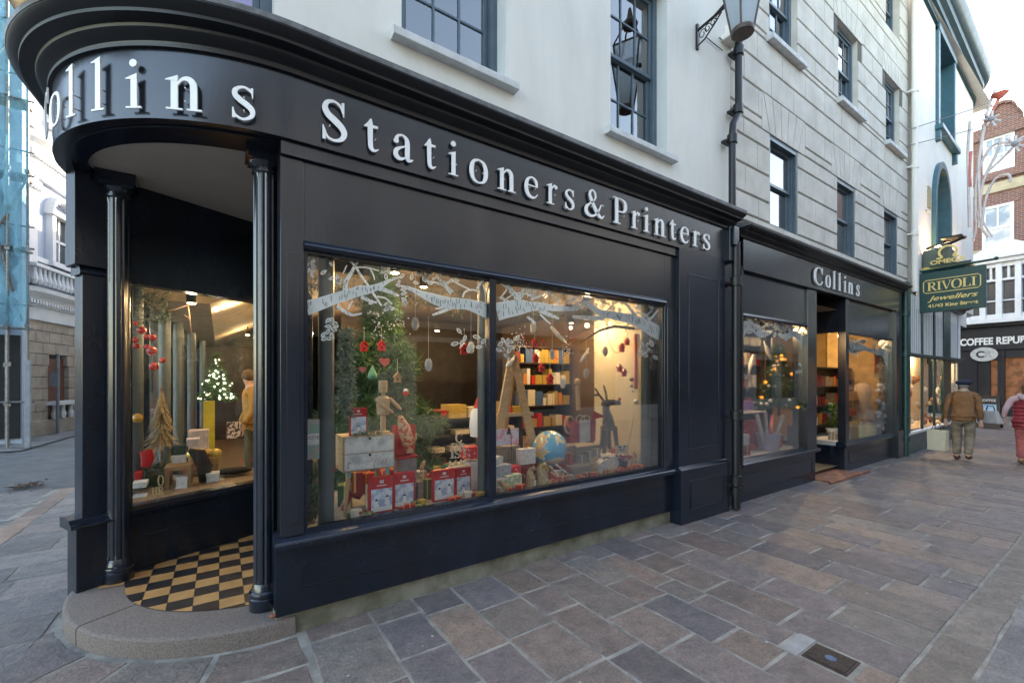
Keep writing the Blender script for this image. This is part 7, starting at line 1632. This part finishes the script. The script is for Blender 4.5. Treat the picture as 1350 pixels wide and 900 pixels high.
# scaffold with blue netting
sc = thing('scaffold','steel scaffold wrapped in translucent blue netting at the left edge','scaffold',(-4.4,15.8,0))
POLE = mat('galvanised_tube',(.20,.20,.20),.5,metal=.5,var=.25,scale=20)
P1,P2 = Vector((-4.32,15.9,0)),Vector((-4.0,15.9,0)); P3 = Vector((-7.4,15.6,0)); P4 = Vector((-5.6,15.8,0))
pa = onZ(10,591,0); pb = onZ(36.5,589,0)
for q in (pa,pb,Vector((pa.x-1.7,pa.y-.1,0)),Vector((pa.x-.3,pa.y+1.0,0))):
    mb = MB(); mb.tube([(q.x,q.y,0),(q.x,q.y,14)],.028,8); mb.box(q.x-.08,q.x+.08,q.y-.08,q.y+.08,-.01,.02)
    for z in (1.1,2.1,3.1,5.0,7.0): mb.box(q.x-.045,q.x+.045,q.y-.045,q.y+.045,z-.05,z+.05)
    mb.build('upright',POLE,sc,smooth=40)
mb = MB()
for z in (1.15,3.0,5.05,6.9,8.8,10.7,12.6):
    mb.tube([(pa.x-1.9,pa.y-.1,z),(pb.x+.12,pb.y,z)],.026,8); mb.tube([(pa.x,pa.y-.1,z),(pa.x-.3,pa.y+1.2,z)],.026,8)
for z in (3.6,5.6,7.5,9.4,11.3): mb.tube([(pa.x-1.9,pa.y-.1,z),(pb.x+.12,pb.y,z)],.02,8)
mb.build('ledger_tubes',POLE,sc,smooth=40)
mb = MB(); mb.tube([(pa.x-1.0,pa.y-.05,3.1),(pb.x,pb.y-.05,6.8)],.024,8); mb.tube([(pa.x-1.5,pa.y-.05,7.0),(pb.x,pb.y-.05,10.8)],.024,8); mb.tube([(pb.x-.1,pb.y,3.2),(pa.x-.5,pa.y,6.9)],.024,8); mb.build('brace_tubes',mat('rusty_tube',(.22,.13,.09),.6,var=.3,scale=20),sc,smooth=40)
mb = MB()
for z in (5.0,6.85,8.75,10.65): mb.box(pa.x-2,pb.x-.05,pb.y+.02,pb.y+.6,z+.04,z+.09)
mb.build('boards',mat('scaffold_board',(.30,.22,.14),.8,var=.3,scale=8),sc)
NET = bpy.data.materials.new('blue_netting'); NET.use_nodes = True; n,l = NET.node_tree.nodes,NET.node_tree.links; pbs = n['Principled BSDF']; pbs.inputs['Base Color'].default_value = (.14,.34,.43,1); pbs.inputs['Roughness'].default_value = .7
tr_ = n.new('ShaderNodeBsdfTransparent'); tr_.inputs[0].default_value = (.62,.84,.90,1); mxs = n.new('ShaderNodeMixShader'); nz = n.new('ShaderNodeTexNoise'); nz.inputs['Scale'].default_value = 2.6; nz.inputs['Detail'].default_value = 6; mr = n.new('ShaderNodeMapRange'); mr.inputs[1].default_value = .35; mr.inputs[2].default_value = .65; mr.inputs[3].default_value = .25; mr.inputs[4].default_value = .7
l.new(nz.outputs['Fac'],mr.inputs[0]); l.new(mr.outputs[0],mxs.inputs[0]); l.new(tr_.outputs[0],mxs.inputs[1]); l.new(pbs.outputs[0],mxs.inputs[2]); l.new(mxs.outputs[0],n['Material Output'].inputs[0])
mb = MB(); rr = random.Random(1); NX,NZ = 30,44; grid = []
for j in range(NZ+1):
    for i in range(NX+1): t = i/NX; z = 3.05+(11.6-3.05)*j/NZ; grid.append((pa.x-2.2+(pb.x+.03-pa.x+2.2)*t,pb.y-.12+rr.uniform(-.10,.10)+.10*math.sin(z*1.7)+.06*math.sin(t*40+z),z+rr.uniform(-.04,.04)))
mb.add(grid,[(j*(NX+1)+i,j*(NX+1)+i+1,(j+1)*(NX+1)+i+1,(j+1)*(NX+1)+i) for j in range(NZ) for i in range(NX)]); mb.build('blue_netting',NET,sc,smooth=60)
sbld = thing('scaffolded_building','dark fronted building standing behind the blue netted scaffold','building',(-7,17.5,0)); mb = MB(); mb.box(-14,-4.42,17.0,17.4,0,13); mb.build('wall',PB,sbld); mb = MB(); mb.box(-13,-4.45,16.93,17.0,.15,2.9); mb.build('dark_shopfront',BLACKC,sbld)
# posts on the far pavement
q = onZ(38,589,0)
mb = MB(); mb.box(q.x-.0,q.x+.1,q.y-.3,q.y-.2,0,2.2); solo(mb,'white_post',mat('pale_grey_post',(.2,.22,.25),.6),'slim pale grey square post beside the scaffold','post',bevel=.01)
q = onZ(76,571,0); sp2 = thing('street_sign_post','thin grey post with a small sign plate in front of the bank arches','sign post',(q.x,q.y,0)); mb = MB(); mb.tube([(q.x,q.y,0),(q.x,q.y,2.55)],.045,10); mb.build('pole',mat('grey_post_paint',(.13,.15,.18),.5),sp2,smooth=40); mb = MB(); mb.box(q.x-.16,q.x+.0,q.y-.05,q.y-.03,1.5,1.95); mb.build('plate',MATS['grey_post_paint'],sp2)
# ================================================================== terrace across the street, behind the camera: what the glass mirrors
op = thing('opposite_terrace','pale terrace across the street seen only as a reflection in the shop glass','building',(6,-6,0))
mb = MB(); ow = [(x,x+1.0,z,z+1.7) for x in (-8,-5.4,-2.8,-.2,2.4,5.0,7.6,10.2,12.8,15.4,18,20.6,23.2,25.8,28.4) for z in (4.6,7.4)]
YO = -6.2
mb.M = Matrix.Translation((0,YO,0)) @ Matrix.Diagonal((1,-1,1,1))
wall(mb,-9.5,31,0,9.6,0,.2,ow+[(x,x+2.2,.6,2.9) for x in (-8.6,-5.2,-1.8,1.6,5,8.4,11.8,15.2,18.6,22,25.4,28.4)]); mb.M = None
mb.box(-9.5,31,YO-8,YO-.3,9.5,9.6); mb.build('rendered_wall',mat('terrace_render',(.24,.25,.27),.85,var=.1,scale=.6),op)
mb = MB(); mb.box(-9.5,31,YO-.35,YO-.22,0,9.5); mb.build('dark_windows',UGL,op)
mb = MB(); mb.box(-9.5,31,YO,YO+.25,3.3,3.6); mb.box(-9.5,31,YO,YO+.35,9.3,9.7); mb.build('string_courses',mat('terrace_band',(.2,.2,.21),.8),op)
# ================================================================== pipes, lantern, decoration, people
def pipe(name,label,pts,r,m,sockets=(),n=12):
    o = thing(name,label,'drainpipe',(pts[0][0],pts[0][1],0)); mb = MB(); mb.tube(pts,r,n); mb.build('pipe',m,o,smooth=50); 
    
    for x,y,z in sockets: mb = MB(); mb.lathe([(r,z-.07),(r+.018,z-.065),(r+.018,z+.05),(r,z+.06)],(x,y,0),n); mb.box(x-r-.04,x+r+.04,y+r*.3,y+r+.06,z-.04,z-.01); mb.build('socket',m,o,smooth=40)
    return o
pipe('drainpipe','black iron drainpipe between the big navy shopfront and the smaller one',[(5.61,3.06,0.02),(5.61,3.06,2.0),(5.61,3.06,3.5)],.052,BLK,[(5.61,3.06,.25),(5.61,3.06,.4),(5.61,3.06,1.25),(5.61,3.06,3.0)])
pipe('drainpipe','black square drainpipe with jogged joints on the upper wall by the lantern',[(5.72,3.17,3.95),(5.72,3.17,5.0),(5.74,3.17,5.15),(5.86,3.17,5.32),(5.88,3.17,5.45),(5.88,3.17,11)],.048,BLK,[(5.72,3.17,4.95),(5.86,3.17,5.4),(5.88,3.17,6.2)])
pipe('drainpipe','cream painted downpipe running up the joint of grey and cream buildings',[(13.70,3.17,3.8),(13.70,3.17,11)],.06,CREAMW,[(13.70,3.17,5.2),(13.70,3.17,6.8),(13.70,3.17,8.6)])
pipe('drainpipe','dark green drainpipe dividing the navy shopfront from the jewellers',[(12.74,3.10,.0),(12.74,3.10,3.9)],.055,GREEN,[(12.74,3.10,.4),(12.74,3.10,2.3),(12.74,3.10,3.2)])
# wall lantern
FROST = bpy.data.materials.new('frosted_lantern_glass'); FROST.use_nodes = True; n,l = FROST.node_tree.nodes,FROST.node_tree.links
tl = n.new('ShaderNodeBsdfTranslucent'); tl.inputs[0].default_value = (.7,.78,.82,1); t2 = n.new('ShaderNodeBsdfTransparent'); t2.inputs[0].default_value = (.75,.82,.86,1); m1 = n.new('ShaderNodeMixShader'); m1.inputs[0].default_value = .45; m2 = n.new('ShaderNodeMixShader'); m2.inputs[0].default_value = .35
n['Principled BSDF'].inputs['Base Color'].default_value = (.55,.6,.63,1); n['Principled BSDF'].inputs['Roughness'].default_value = .3
l.new(tl.outputs[0],m1.inputs[1]); l.new(t2.outputs[0],m1.inputs[2]); l.new(m1.outputs[0],m2.inputs[1]); l.new(n['Principled BSDF'].outputs[0],m2.inputs[2]); l.new(m2.outputs[0],n['Material Output'].inputs[0])
LX,LY = 5.02,2.66
wl_ = thing('wall_lantern','large black framed lantern on a scrolled wall bracket beside the upper drainpipe','street lamp',(LX,LY,5.74))
ZL = 5.74
mb = MB(); ns = 4; 
import itertools
def lp(r,a,z): return (LX+r*math.cos(a),LY+r*math.sin(a),z)
A0 = rad(20)
zt = ZL+.85
fr = MB()
for i in range(ns):
    a = A0+2*PI*i/ns; fr.tube([lp(.115,a,ZL),lp(.27,a,zt)],.012,6)
    fr.tube([lp(.27,a,zt),lp(.27,A0+2*PI*(i+1)/ns,zt)],.014,6); fr.tube([lp(.27,a,zt),lp(.10,a,zt+.32)],.012,6)
fr.lathe([(.10,-.035),(.12,-.03),(.125,.0),(.12,.02),(.10,.02)],(LX,LY,ZL),28); fr.lathe([(.1,zt+.32-ZL),(.12,zt+.36-ZL),(.05,zt+.45-ZL),(.02,zt+.6-ZL)],(LX,LY,ZL),12)
fr.build('frame',mat('weathered_bronze',(.09,.06,.05),.5,var=.2,scale=20),wl_)
mb = MB()
for i in range(ns):
    a,b = A0+2*PI*i/ns,A0+2*PI*(i+1)/ns; mb.quad(lp(.11,a,ZL+.01),lp(.11,b,ZL+.01),lp(.265,b,zt),lp(.265,a,zt))
mb.build('frosted_pane',FROST,wl_)
mb = MB(); mb.lathe([(.098,0),(.1,.02),(.02,.05)],(LX,LY,ZL-.03),24); mb.build('bottom_lens',mat('yellowed_lens',(.42,.37,.24),.35,var=.2,scale=12),wl_)
mb = MB(); mb.tube([(LX,LY,ZL+.05),(LX,LY,ZL+.3)],.05,10); mb.build('lamp_fitting',WHT,wl_)
mb = MB(); mb.box(5.08,5.12,3.27,3.3,5.96,6.28)
mb.tube([(5.1,3.28,6.2),(5.09,3.05,6.22),(5.07,2.88,6.24)],[.018,.016,.03],8); mb.tube([(5.07,2.88,6.24),(5.04,2.76,6.3)],.03,8)
mb.tube([(5.1,3.28,6.0),(5.1,3.18,6.03),(5.085,3.02,6.14),(5.08,2.95,6.2)],.011,6)
for k,(t,s) in enumerate(((.12,.055),(.36,.05),(.6,.04),(.8,.03))):
    c = Vector((5.1,3.25,6.10)).lerp(Vector((5.08,2.94,6.19)),t); d = Vector((.05,-1,0)); mb.tube([c+d*s*math.cos(a)*(1-a/11)+Vector((0,0,s*1.2*math.sin(a)*(1-a/11))) for a in [i*.6 for i in range(13)]],.006,5)
mb.build('scroll_bracket',BLK,wl_,smooth=50)
mb = MB(); mb.tube([onY(948,50,3.28),onY(965,62,3.28)],.006,5); mb.tube([onY(920+12,50,3.28),onY(944,60,3.28),onY(953,67,3.28)],.006,5); solo(mb,'lamp_cable',BLK,'thin loose cable running from the lantern bracket to the wall edge','cable')
c = onY(964,50,3.22); mb = MB(); mb.box(c.x-.12,c.x+.14,3.1,3.3,c.z-.05,c.z+.02); mb.box(c.x-.02,c.x+.12,3.2,3.3,c.z+.02,c.z+.2); solo(mb,'junction_box',CREAMW,'small cream box fixed on the wall edge beside the lantern','junction box',bevel=.01)
# Christmas light figure made of bent tubes at the street end
xd = thing('christmas_light_frame','pale pink tube Christmas light frame of starry stems above the street','light decoration',(19,2.2,6))
TUBE = mat('rope_light_tube',(.62,.55,.53),.5,var=.1); RTUBE = mat('coral_light_tube',(.65,.16,.12),.5)
X0 = 17.0
def T(px,py,dx=0): return onX(px,py,X0+dx)
stems = [([(1293,290),(1290,230),(1292,200),(1301,150),(1312,118)],.035,TUBE),([(1286,290),(1287,240),(1296,210),(1312,190),(1335,196-8),(1350,180)],.03,TUBE),([(1290,285),(1296,240),(1315,200),(1319,182)],.03,TUBE),([(1294,300),(1300,260),(1312,236),(1325,230),(1331,232),(1332,240)],.03,TUBE),([(1290,300),(1293,262),(1299,232),(1318,212),(1340,190)],.025,TUBE),([(1289,280),(1294,300),(1303,312)],.03,TUBE),([(1286,275),(1287,300),(1283,318)],.025,TUBE),([(1291,278),(1299,298),(1308,312)],.022,TUBE),([(1278,300),(1277,250),(1276,200),(1279,160)],.03,TUBE),([(1279,246),(1278,225),(1280,200)],.035,RTUBE),([(1300,165),(1309,145),(1318,128)],.035,RTUBE)]
for pts_,r,m in stems:
    mb = MB(); pp = spline([(x,y) for x,y in pts_],4); mb.tube([T(x,y,.03*i/len(pp)) for i,(x,y) in enumerate(pp)],r,6); mb.build('stem',m,xd,smooth=50)
for cx,cy,s,m in ((1307,157,13,TUBE),(1338,190,14,TUBE)):
    mb = MB()
    for k in range(7): a = 2*PI*k/7+.3; mb.tube([T(cx,cy,-.05),T(cx+s*math.cos(a),cy+s*math.sin(a)*.8,-.05)],.03,6)
    st2 = mb.build('star',m,xd); mb = MB(); mb.ball(T(cx,cy,-.06),.07,10,7); mb.build('star_hub',mat('grey_hub',(.3,.3,.32),.5),st2)
mb = MB(); mb.lathe([(.02,-.12),(.16,.0),(.17,.03),(.02,.06)],T(1318,125,0),14); mb.build('top_disc',RTUBE,xd,smooth=40)
WIRE = mat('thin_steel_wire',(.08,.08,.085),.5)
for a,b,lb in (((1195,172),(1350,118),'thin wire crossing the sky from the grey facade'),((1197,192),(1350,150),'lower thin wire crossing in front of the brick gable')):
    p0 = onY(a[0],a[1],3.2); p1 = onX(b[0],b[1],20); mb = MB(); mb.tube([p0,(p0+p1)/2+Vector((0,0,-.05)),p1],.009,5); solo(mb,'overhead_wire',WIRE,lb,'wire')
# ------------------------------------------------------------------ people
def skin_mesh(name, verts, edges, m, parent, sub=2, bevelr=None):
    me = bpy.data.meshes.new(name); me.from_pydata([tuple(v[0]) for v in verts],edges,[]); o = bpy.data.objects.new(name,me); COL.objects.link(o); me.materials.append(m)
    md = o.modifiers.new('skin','SKIN'); md.use_smooth_shade = True
    if not me.skin_vertices: bpy.context.view_layer.update()
    for i,v in enumerate(verts):
        r = v[1]; me.skin_vertices[0].data[i].radius = r if isinstance(r,tuple) else (r,r)
    me.skin_vertices[0].data[0].use_root = True
    s = o.modifiers.new('sub','SUBSURF'); s.levels = s.render_levels = sub
    dg = bpy.context.evaluated_depsgraph_get(); me2 = bpy.data.meshes.new_from_object(o.evaluated_get(dg)); me2.polygons.foreach_set('use_smooth',[True]*len(me2.polygons)); bpy.data.objects.remove(o)
    me2.materials.clear(); me2.materials.append(m)
    o = bpy.data.objects.new(name,me2); COL.objects.link(o); o.parent = parent; ORG[o.name] = world_origin(parent); return o
def chain(verts, edges, pts, start=None):
    prev = start
    for p in pts:
        verts.append(p); i = len(verts)-1
        if prev is not None: edges.append((prev,i))
        prev = i
    return prev
def hand(verts, edges, wrist, side, d=Vector((0,0,-1))):
    """palm and five bent fingers hanging from the wrist vertex index"""
    w = Vector(verts[wrist][0]); p = w+d*.05; verts.append((p,(.018,.032))); pi_ = len(verts)-1; edges.append((wrist,pi_))
    for k,(yy,L_) in enumerate(((.026,.065),(.009,.075),(-.009,.07),(-.025,.055))):
        a = p+d*.03+Vector((yy,0,0)); b = a+d*L_*.55; c = b+d*L_*.4+Vector((0,.02,0)); chain(verts,edges,[(a,.0095),(b,.009),(c,.008)],pi_)
    t = w+d*.03+Vector((.034*side,.012,0)); chain(verts,edges,[(t,.011),(t+d*.04+Vector((.012*side,.012,0)),.009)],pi_)
def person(label, loc, rz, H, shirt, trousers, shoes, arms, legs, lean=.0, wide=1.0, cat='person'):
    """local frame: +Y is the way the person faces; H = standing height; arms: per side (elbow, wrist); legs: per side (knee, ankle)"""
    o = thing('person',label,cat,loc,rz); k = H/1.75
    W = lambda x,y,z: Vector((x*k,y*k,z*k))
    ORG[o.name] = Vector((0,0,0))
    V_ = []; E = []
    hip = W(0,0,.93); 
    V_.append((hip,(.11*k*wide,.085*k)));
    sp = chain(V_,E,[(W(0,lean*.3,1.12),(.11*k*wide,.085*k)),(W(0,lean*.7,1.32),(.13*k*wide,.09*k)),(W(0,lean,1.45),(.10*k,.07*k)),(W(0,lean*1.1+.01,1.53),.052*k),(W(0,lean*1.2+.02,1.60),(.065*k,.075*k)),(W(0,lean*1.25+.025,1.68),(.075*k,.092*k)),(W(0,lean*1.25+.02,1.735),(.05*k,.065*k))],0)
    for s in (-1,1):
        el,wr = arms[0 if s<0 else 1]; b = chain(V_,E,[(W(s*.19*wide,lean,1.41),.058*k),(W(*el),.042*k),(W(*wr),.028*k)],3); hand(V_,E,b,-s)
        kn,an = legs[0 if s<0 else 1]; f = chain(V_,E,[(W(s*.09,0,.84),.08*k),(W(*kn),.055*k),(W(*an),.038*k),(W(an[0],an[1]+.09,an[2]-.05),(.04*k,.03*k)),(W(an[0],an[1]+.17,an[2]-.06),(.035*k,.02*k))],0)
    body = skin_mesh('body',V_,E,SKIN,o,2)
    return o,W,k
def garment(name, o, m, verts, edges, sub=2): return skin_mesh(name,verts,edges,m,o,sub)
def dress(o,W,k,lean,arms,legs,jm,tm,sm,jlen=.80,wide=1.0,sleeve=True,sleevem=None,jfat=1.0):
    V_ = []; E = []
    V_.append((W(0,lean*.3,1.10),(.165*k*wide*jfat,.13*k*jfat)))
    up = chain(V_,E,[(W(0,lean*.7,1.32),(.185*k*wide,.135*k)),(W(0,lean,1.46),(.12*k,.09*k)),(W(0,lean+.01,1.52),(.07*k,.065*k))],0); chain(V_,E,[(W(0,.0,.95),(.178*k*wide*jfat,.145*k*jfat)),(W(0,-.01,jlen),(.178*k*wide*jfat,.15*k*jfat)),(W(0,-.01,jlen-.04),(.176*k*wide*jfat,.148*k*jfat))],0)
    if sleeve and not sleevem:
        for s in (-1,1): el,wr = arms[0 if s<0 else 1]; chain(V_,E,[(W(s*.175*wide,lean,1.41),.068*k),(W(*el),.054*k),(W(*[e+(w_-e)*.92 for e,w_ in zip(el,wr)]),.046*k)],2)
    j = garment('jacket',o,jm,V_,E)
    if sleevem:
        V2 = [(W(0,lean,1.47),(.1*k,.08*k))]; E2 = []
        for s in (-1,1): el,wr = arms[0 if s<0 else 1]; chain(V2,E2,[(W(s*.185*wide,lean,1.42),.07*k),(W(*el),.058*k),(W(*[e+(w_-e)*.92 for e,w_ in zip(el,wr)]),.045*k)],0)
        garment('sleeves',o,sleevem,V2,E2)
    V_ = [(W(0,0,.98),(.15*k*wide,.115*k))]; E = []
    for s in (-1,1): kn,an = legs[0 if s<0 else 1]; chain(V_,E,[(W(s*.1,0,.80),.108*k),(W(*kn),.088*k),(W(an[0],an[1],an[2]+.10),.076*k),(W(an[0],an[1],an[2]+.03),.074*k)],0)
    garment('trousers',o,tm,V_,E)
    for s in (-1,1):
        kn,an = legs[0 if s<0 else 1]; V_ = [(W(an[0],an[1]-.03,an[2]-.01),.062*k)]; E = []; chain(V_,E,[(W(an[0],an[1]+.08,an[2]-.03),(.06*k,.05*k)),(W(an[0],an[1]+.2,an[2]-.045),(.055*k,.036*k))],0); garment('shoe',o,sm,V_,E)
BRN = mat('tan_suede_jacket',(.25,.115,.045),.85,var=.2,scale=8,bump=1,bscale=9); KHK = mat('khaki_trousers',(.27,.215,.155),.85,var=.2,scale=9,bump=1,bscale=9); LEA = mat('brown_leather_shoe',(.10,.035,.02),.4)
face = -PI/2+rad(4)     # walking away up the street (+X)
arms = [((-.26,-.02,1.13),(-.275,.03,.87)),((.255,-.05,1.13),(.262,.03,.88))]
legs = [((-.10,.06,.50),(-.10,.02,.09)),((.10,.03,.48),(.09,-.12,.12))]
man,W,k = person('older man in tan suede jacket and navy cap walking away with a cream bag',(13.05,2.25,0),face,1.70,None,None,None,arms,legs,lean=.07,wide=1.15)
dress(man,W,k,.07,arms,legs,BRN,KHK,LEA,jlen=.88,wide=1.2)
mb = MB(); mb.ball(W(0,.11,1.70),.135*k,18,10,sc=(1.0,1.1,.5)); mb.lathe([(.11*k,-.025),(.118*k,.0),(.118*k,.02)],W(0,.11,1.68),18); mb.tube([W(-.07,.2,1.68),W(0,.235,1.675),W(.07,.2,1.68)],.014,8); mb.build('cap',mat('navy_wool',(.02,.025,.05),.95),man,smooth=60,local=True)
mb = MB(); mb.ball(W(0,.085,1.62),.078*k,14,9,sc=(1,1,.7)); mb.build('hair',mat('grey_hair',(.25,.24,.23),.9),man,smooth=60,local=True)
mb = MB(); mb.lathe([(.08*k,0),(.085*k,.03),(.07*k,.05)],W(0,.075,1.50),16); mb.build('fleece_collar',mat('fleece',(.5,.42,.32),.95),man,smooth=50,local=True)
# cream carrier bag in his left hand
cb_ = thing('carrier_bag','cream paper carrier bag held in the left hand of the man in tan','bag',(12.95,2.62,.18),rad(75))
mb = MB(); mb.add([(-.15,-.07,0),(.15,-.07,0),(.15,.07,0),(-.15,.07,0),(-.17,-.06,.44),(.17,-.06,.44),(.17,.06,.44),(-.17,.06,.44)],[(0,1,5,4),(1,2,6,5),(2,3,7,6),(3,0,4,7),(0,3,2,1),(4,5,6,7)]); mb.build('body',mat('cream_bag',(.62,.57,.42),.7,var=.06),cb_,bevel=.006,local=True)
mb = MB()
for yy in (-.06,.06): mb.tube([(-.08,yy,.44),(-.06,yy*.6,.54),(0,0,.60),(.06,yy*.6,.54),(.08,yy,.44)],.006,5)
mb.build('handle',BLACKC,cb_,local=True)
# woman in the red gilet
VEST = mat('red_quilted_gilet',(.36,.035,.05),.55,var=.1,scale=6); nt = VEST.node_tree; n,l = nt.nodes,nt.links
wv = n.new('ShaderNodeTexWave'); wv.bands_direction = 'Z'; wv.inputs['Scale'].default_value = 4.2; wv.inputs['Distortion'].default_value = 1.2; tcx = [q for q in n if q.type=='TEX_COORD'][0]; l.new(tcx.outputs['Object'],wv.inputs['Vector']); bpx = n.new('ShaderNodeBump'); bpx.inputs['Strength'].default_value = 1; bpx.inputs['Distance'].default_value = .03; l.new(wv.outputs['Fac'],bpx.inputs['Height']); l.new(bpx.outputs[0],n['Principled BSDF'].inputs['Normal'])
PNK = mat('coral_pink_trousers',(.50,.13,.12),.8,var=.15,scale=8,bump=1,bscale=9); PNS = mat('pale_pink_sweatshirt',(.62,.42,.45),.9,var=.08)
armsw = [((-.32,.0,1.18),(-.36,.12,.98)),((.30,-.03,1.14),(.25,.08,.95))]; legsw = [((-.09,.05,.49),(-.09,-.04,.09)),((.09,.08,.49),(.08,.03,.09))]
wom,W,k = person('woman in a red quilted gilet and coral trousers at the right edge',(13.55,1.42,0),face,1.62,None,None,None,armsw,legsw,lean=.03,wide=1.1)
dress(wom,W,k,.03,armsw,legsw,VEST,PNK,mat('tan_shoe',(.28,.12,.05),.5),jlen=.80,wide=1.22,sleeve=False,sleevem=PNS,jfat=1.12)
mb = MB(); mb.ball(W(0,.05,1.665),.105*k,16,10,sc=(1,1.05,1.0)); mb.ball(W(0,.02,1.60),.085*k,14,9); mb.build('hair',mat('brown_hair',(.16,.09,.05),.8,var=.3,scale=30,stretch=(6,6,1)),wom,smooth=60,local=True)
mb = MB(); mb.tube([W(-.12,.03,1.52),W(-.08,-.06,1.46),W(0,-.1,1.42),W(.08,-.06,1.46),W(.12,.03,1.52)],[.035,.05,.055,.05,.035],12); mb.build('hood',PNS,wom,smooth=60,local=True)
hb = thing('handbag','pale grey handbag hanging from the arm of the woman in red','bag',(13.35,1.90,.80),rad(60))
mb = MB(); mb.add([(-.20,-.07,0),(.20,-.07,0),(.20,.07,0),(-.20,.07,0),(-.12,-.03,.27),(.12,-.03,.27),(.12,.03,.27),(-.12,.03,.27)],[(0,1,5,4),(1,2,6,5),(2,3,7,6),(3,0,4,7),(0,3,2,1),(4,5,6,7)]); mb.build('body',mat('pale_grey_leather',(.42,.41,.42),.5),hb,bevel=.02,local=True); mb = MB(); mb.box(.08,.19,-.075,.075,.01,.2); mb.build('dark_panel',mat('dark_grey_leather',(.10,.10,.12),.5),hb,bevel=.01,local=True)
mb = MB(); mb.tube([(-.08,0,.26),(-.05,0,.36),(.05,0,.36),(.08,0,.26)],.01,6); mb.build('handle',BLACKC,hb,local=True)
# customer in the shop with a yellow coat
YC = mat('mustard_coat',(.42,.22,.05),.85,var=.15,scale=9,bump=.3,bscale=16)
a3 = [((-.27,.03,1.16),(-.26,.16,.92)),((.27,.03,1.16),(.24,.14,.92))]; l3 = [((-.09,.03,.5),(-.09,0,.08)),((.09,.03,.5),(.09,0,.08))]
qq = onZ(322,660,.12); d_ = ray(333,505); t_ = 6.6; px3 = (d_.x*t_,d_.y*t_)
cus,W,k = person('customer in a mustard coat inside the shop holding a patterned gift bag',(px3[0],px3[1],.12),rad(95),1.72,None,None,None,a3,l3,lean=.03)
dress(cus,W,k,.03,a3,l3,YC,mat('olive_trousers',(.10,.08,.04),.9),LEA,jlen=.82,wide=1.15)
mb = MB(); mb.ball(W(0,.05,1.68),.1*k,14,9); mb.build('hair',MATS['brown_hair'],cus,smooth=60,local=True)
cl = onY(299,578,px3[1]-.4); cr_ = onY(317,556,px3[1]-.4)
gb = thing('patterned_gift_bag','leopard patterned gift bag carried by the customer in mustard','bag',((cl.x+cr_.x)/2,px3[1]-.4,cl.z)); mb = MB(); mb.box(cl.x,cr_.x,px3[1]-.4,px3[1]-.28,cl.z,cr_.z); LP = mat('leopard_print',(.6,.5,.42),.6,col2=(.05,.03,.03),scale=22,contrast=(.48,.52),det=1); mb.build('body',LP,gb)
mb = MB(); mb.tube([(cl.x+.05,px3[1]-.4,cr_.z),(cl.x+.08,px3[1]-.38,cr_.z+.12),(cr_.x-.08,px3[1]-.38,cr_.z+.12),(cr_.x-.05,px3[1]-.4,cr_.z)],.006,5); mb.build('handle',BLACKC,gb)
# ================================================================== camera, sky and render set-up
cam = bpy.data.cameras.new('camera'); cam.lens = 36*FPX/1350; cam.sensor_width = 36; cam.shift_y = (CY-450)/1350; cam.clip_end = 2000; cam.clip_start = .05
co = bpy.data.objects.new('camera', cam); COL.objects.link(co); co.location = (0,0,EYE); co.rotation_euler = (PI/2,0,TH-PI/2); S.camera = co
w = bpy.data.worlds.new('World'); S.world = w; w.use_nodes = True
n,l = w.node_tree.nodes,w.node_tree.links
sky = n.new('ShaderNodeTexSky'); sky.sky_type = 'NISHITA'; sky.sun_disc = False
SAZ = rad(28); SEL = rad(24)     # direction towards the sun: azimuth from +X to +Y
sky.sun_elevation = SEL; sky.sun_rotation = PI/2-SAZ; sky.air_density = 1.0; sky.dust_density = 1.2; sky.ozone_density = 1.0
l.new(sky.outputs[0], n['Background'].inputs[0]); n['Background'].inputs[1].default_value = .15
sd = bpy.data.lights.new('sun','SUN'); sd.energy = 2.0; sd.angle = rad(.5); sd.color = (1,.94,.85)
so = bpy.data.objects.new('sun', sd); COL.objects.link(so)
v = Vector((math.cos(SAZ)*math.cos(SEL), math.sin(SAZ)*math.cos(SEL), math.sin(SEL)))
so.rotation_euler = v.to_track_quat('Z','Y').to_euler(); so.location = (0,0,30)
S.view_settings.view_transform = 'Standard'; S.view_settings.look = 'None'; S.view_settings.gamma = 1; S.view_settings.exposure = 2.95
S.view_settings.use_white_balance = True; S.view_settings.white_balance_temperature = 8100; S.view_settings.white_balance_tint = 10
S.cycles.max_bounces = 8; S.cycles.transparent_max_bounces = 16; S.cycles.sample_clamp_indirect = 6
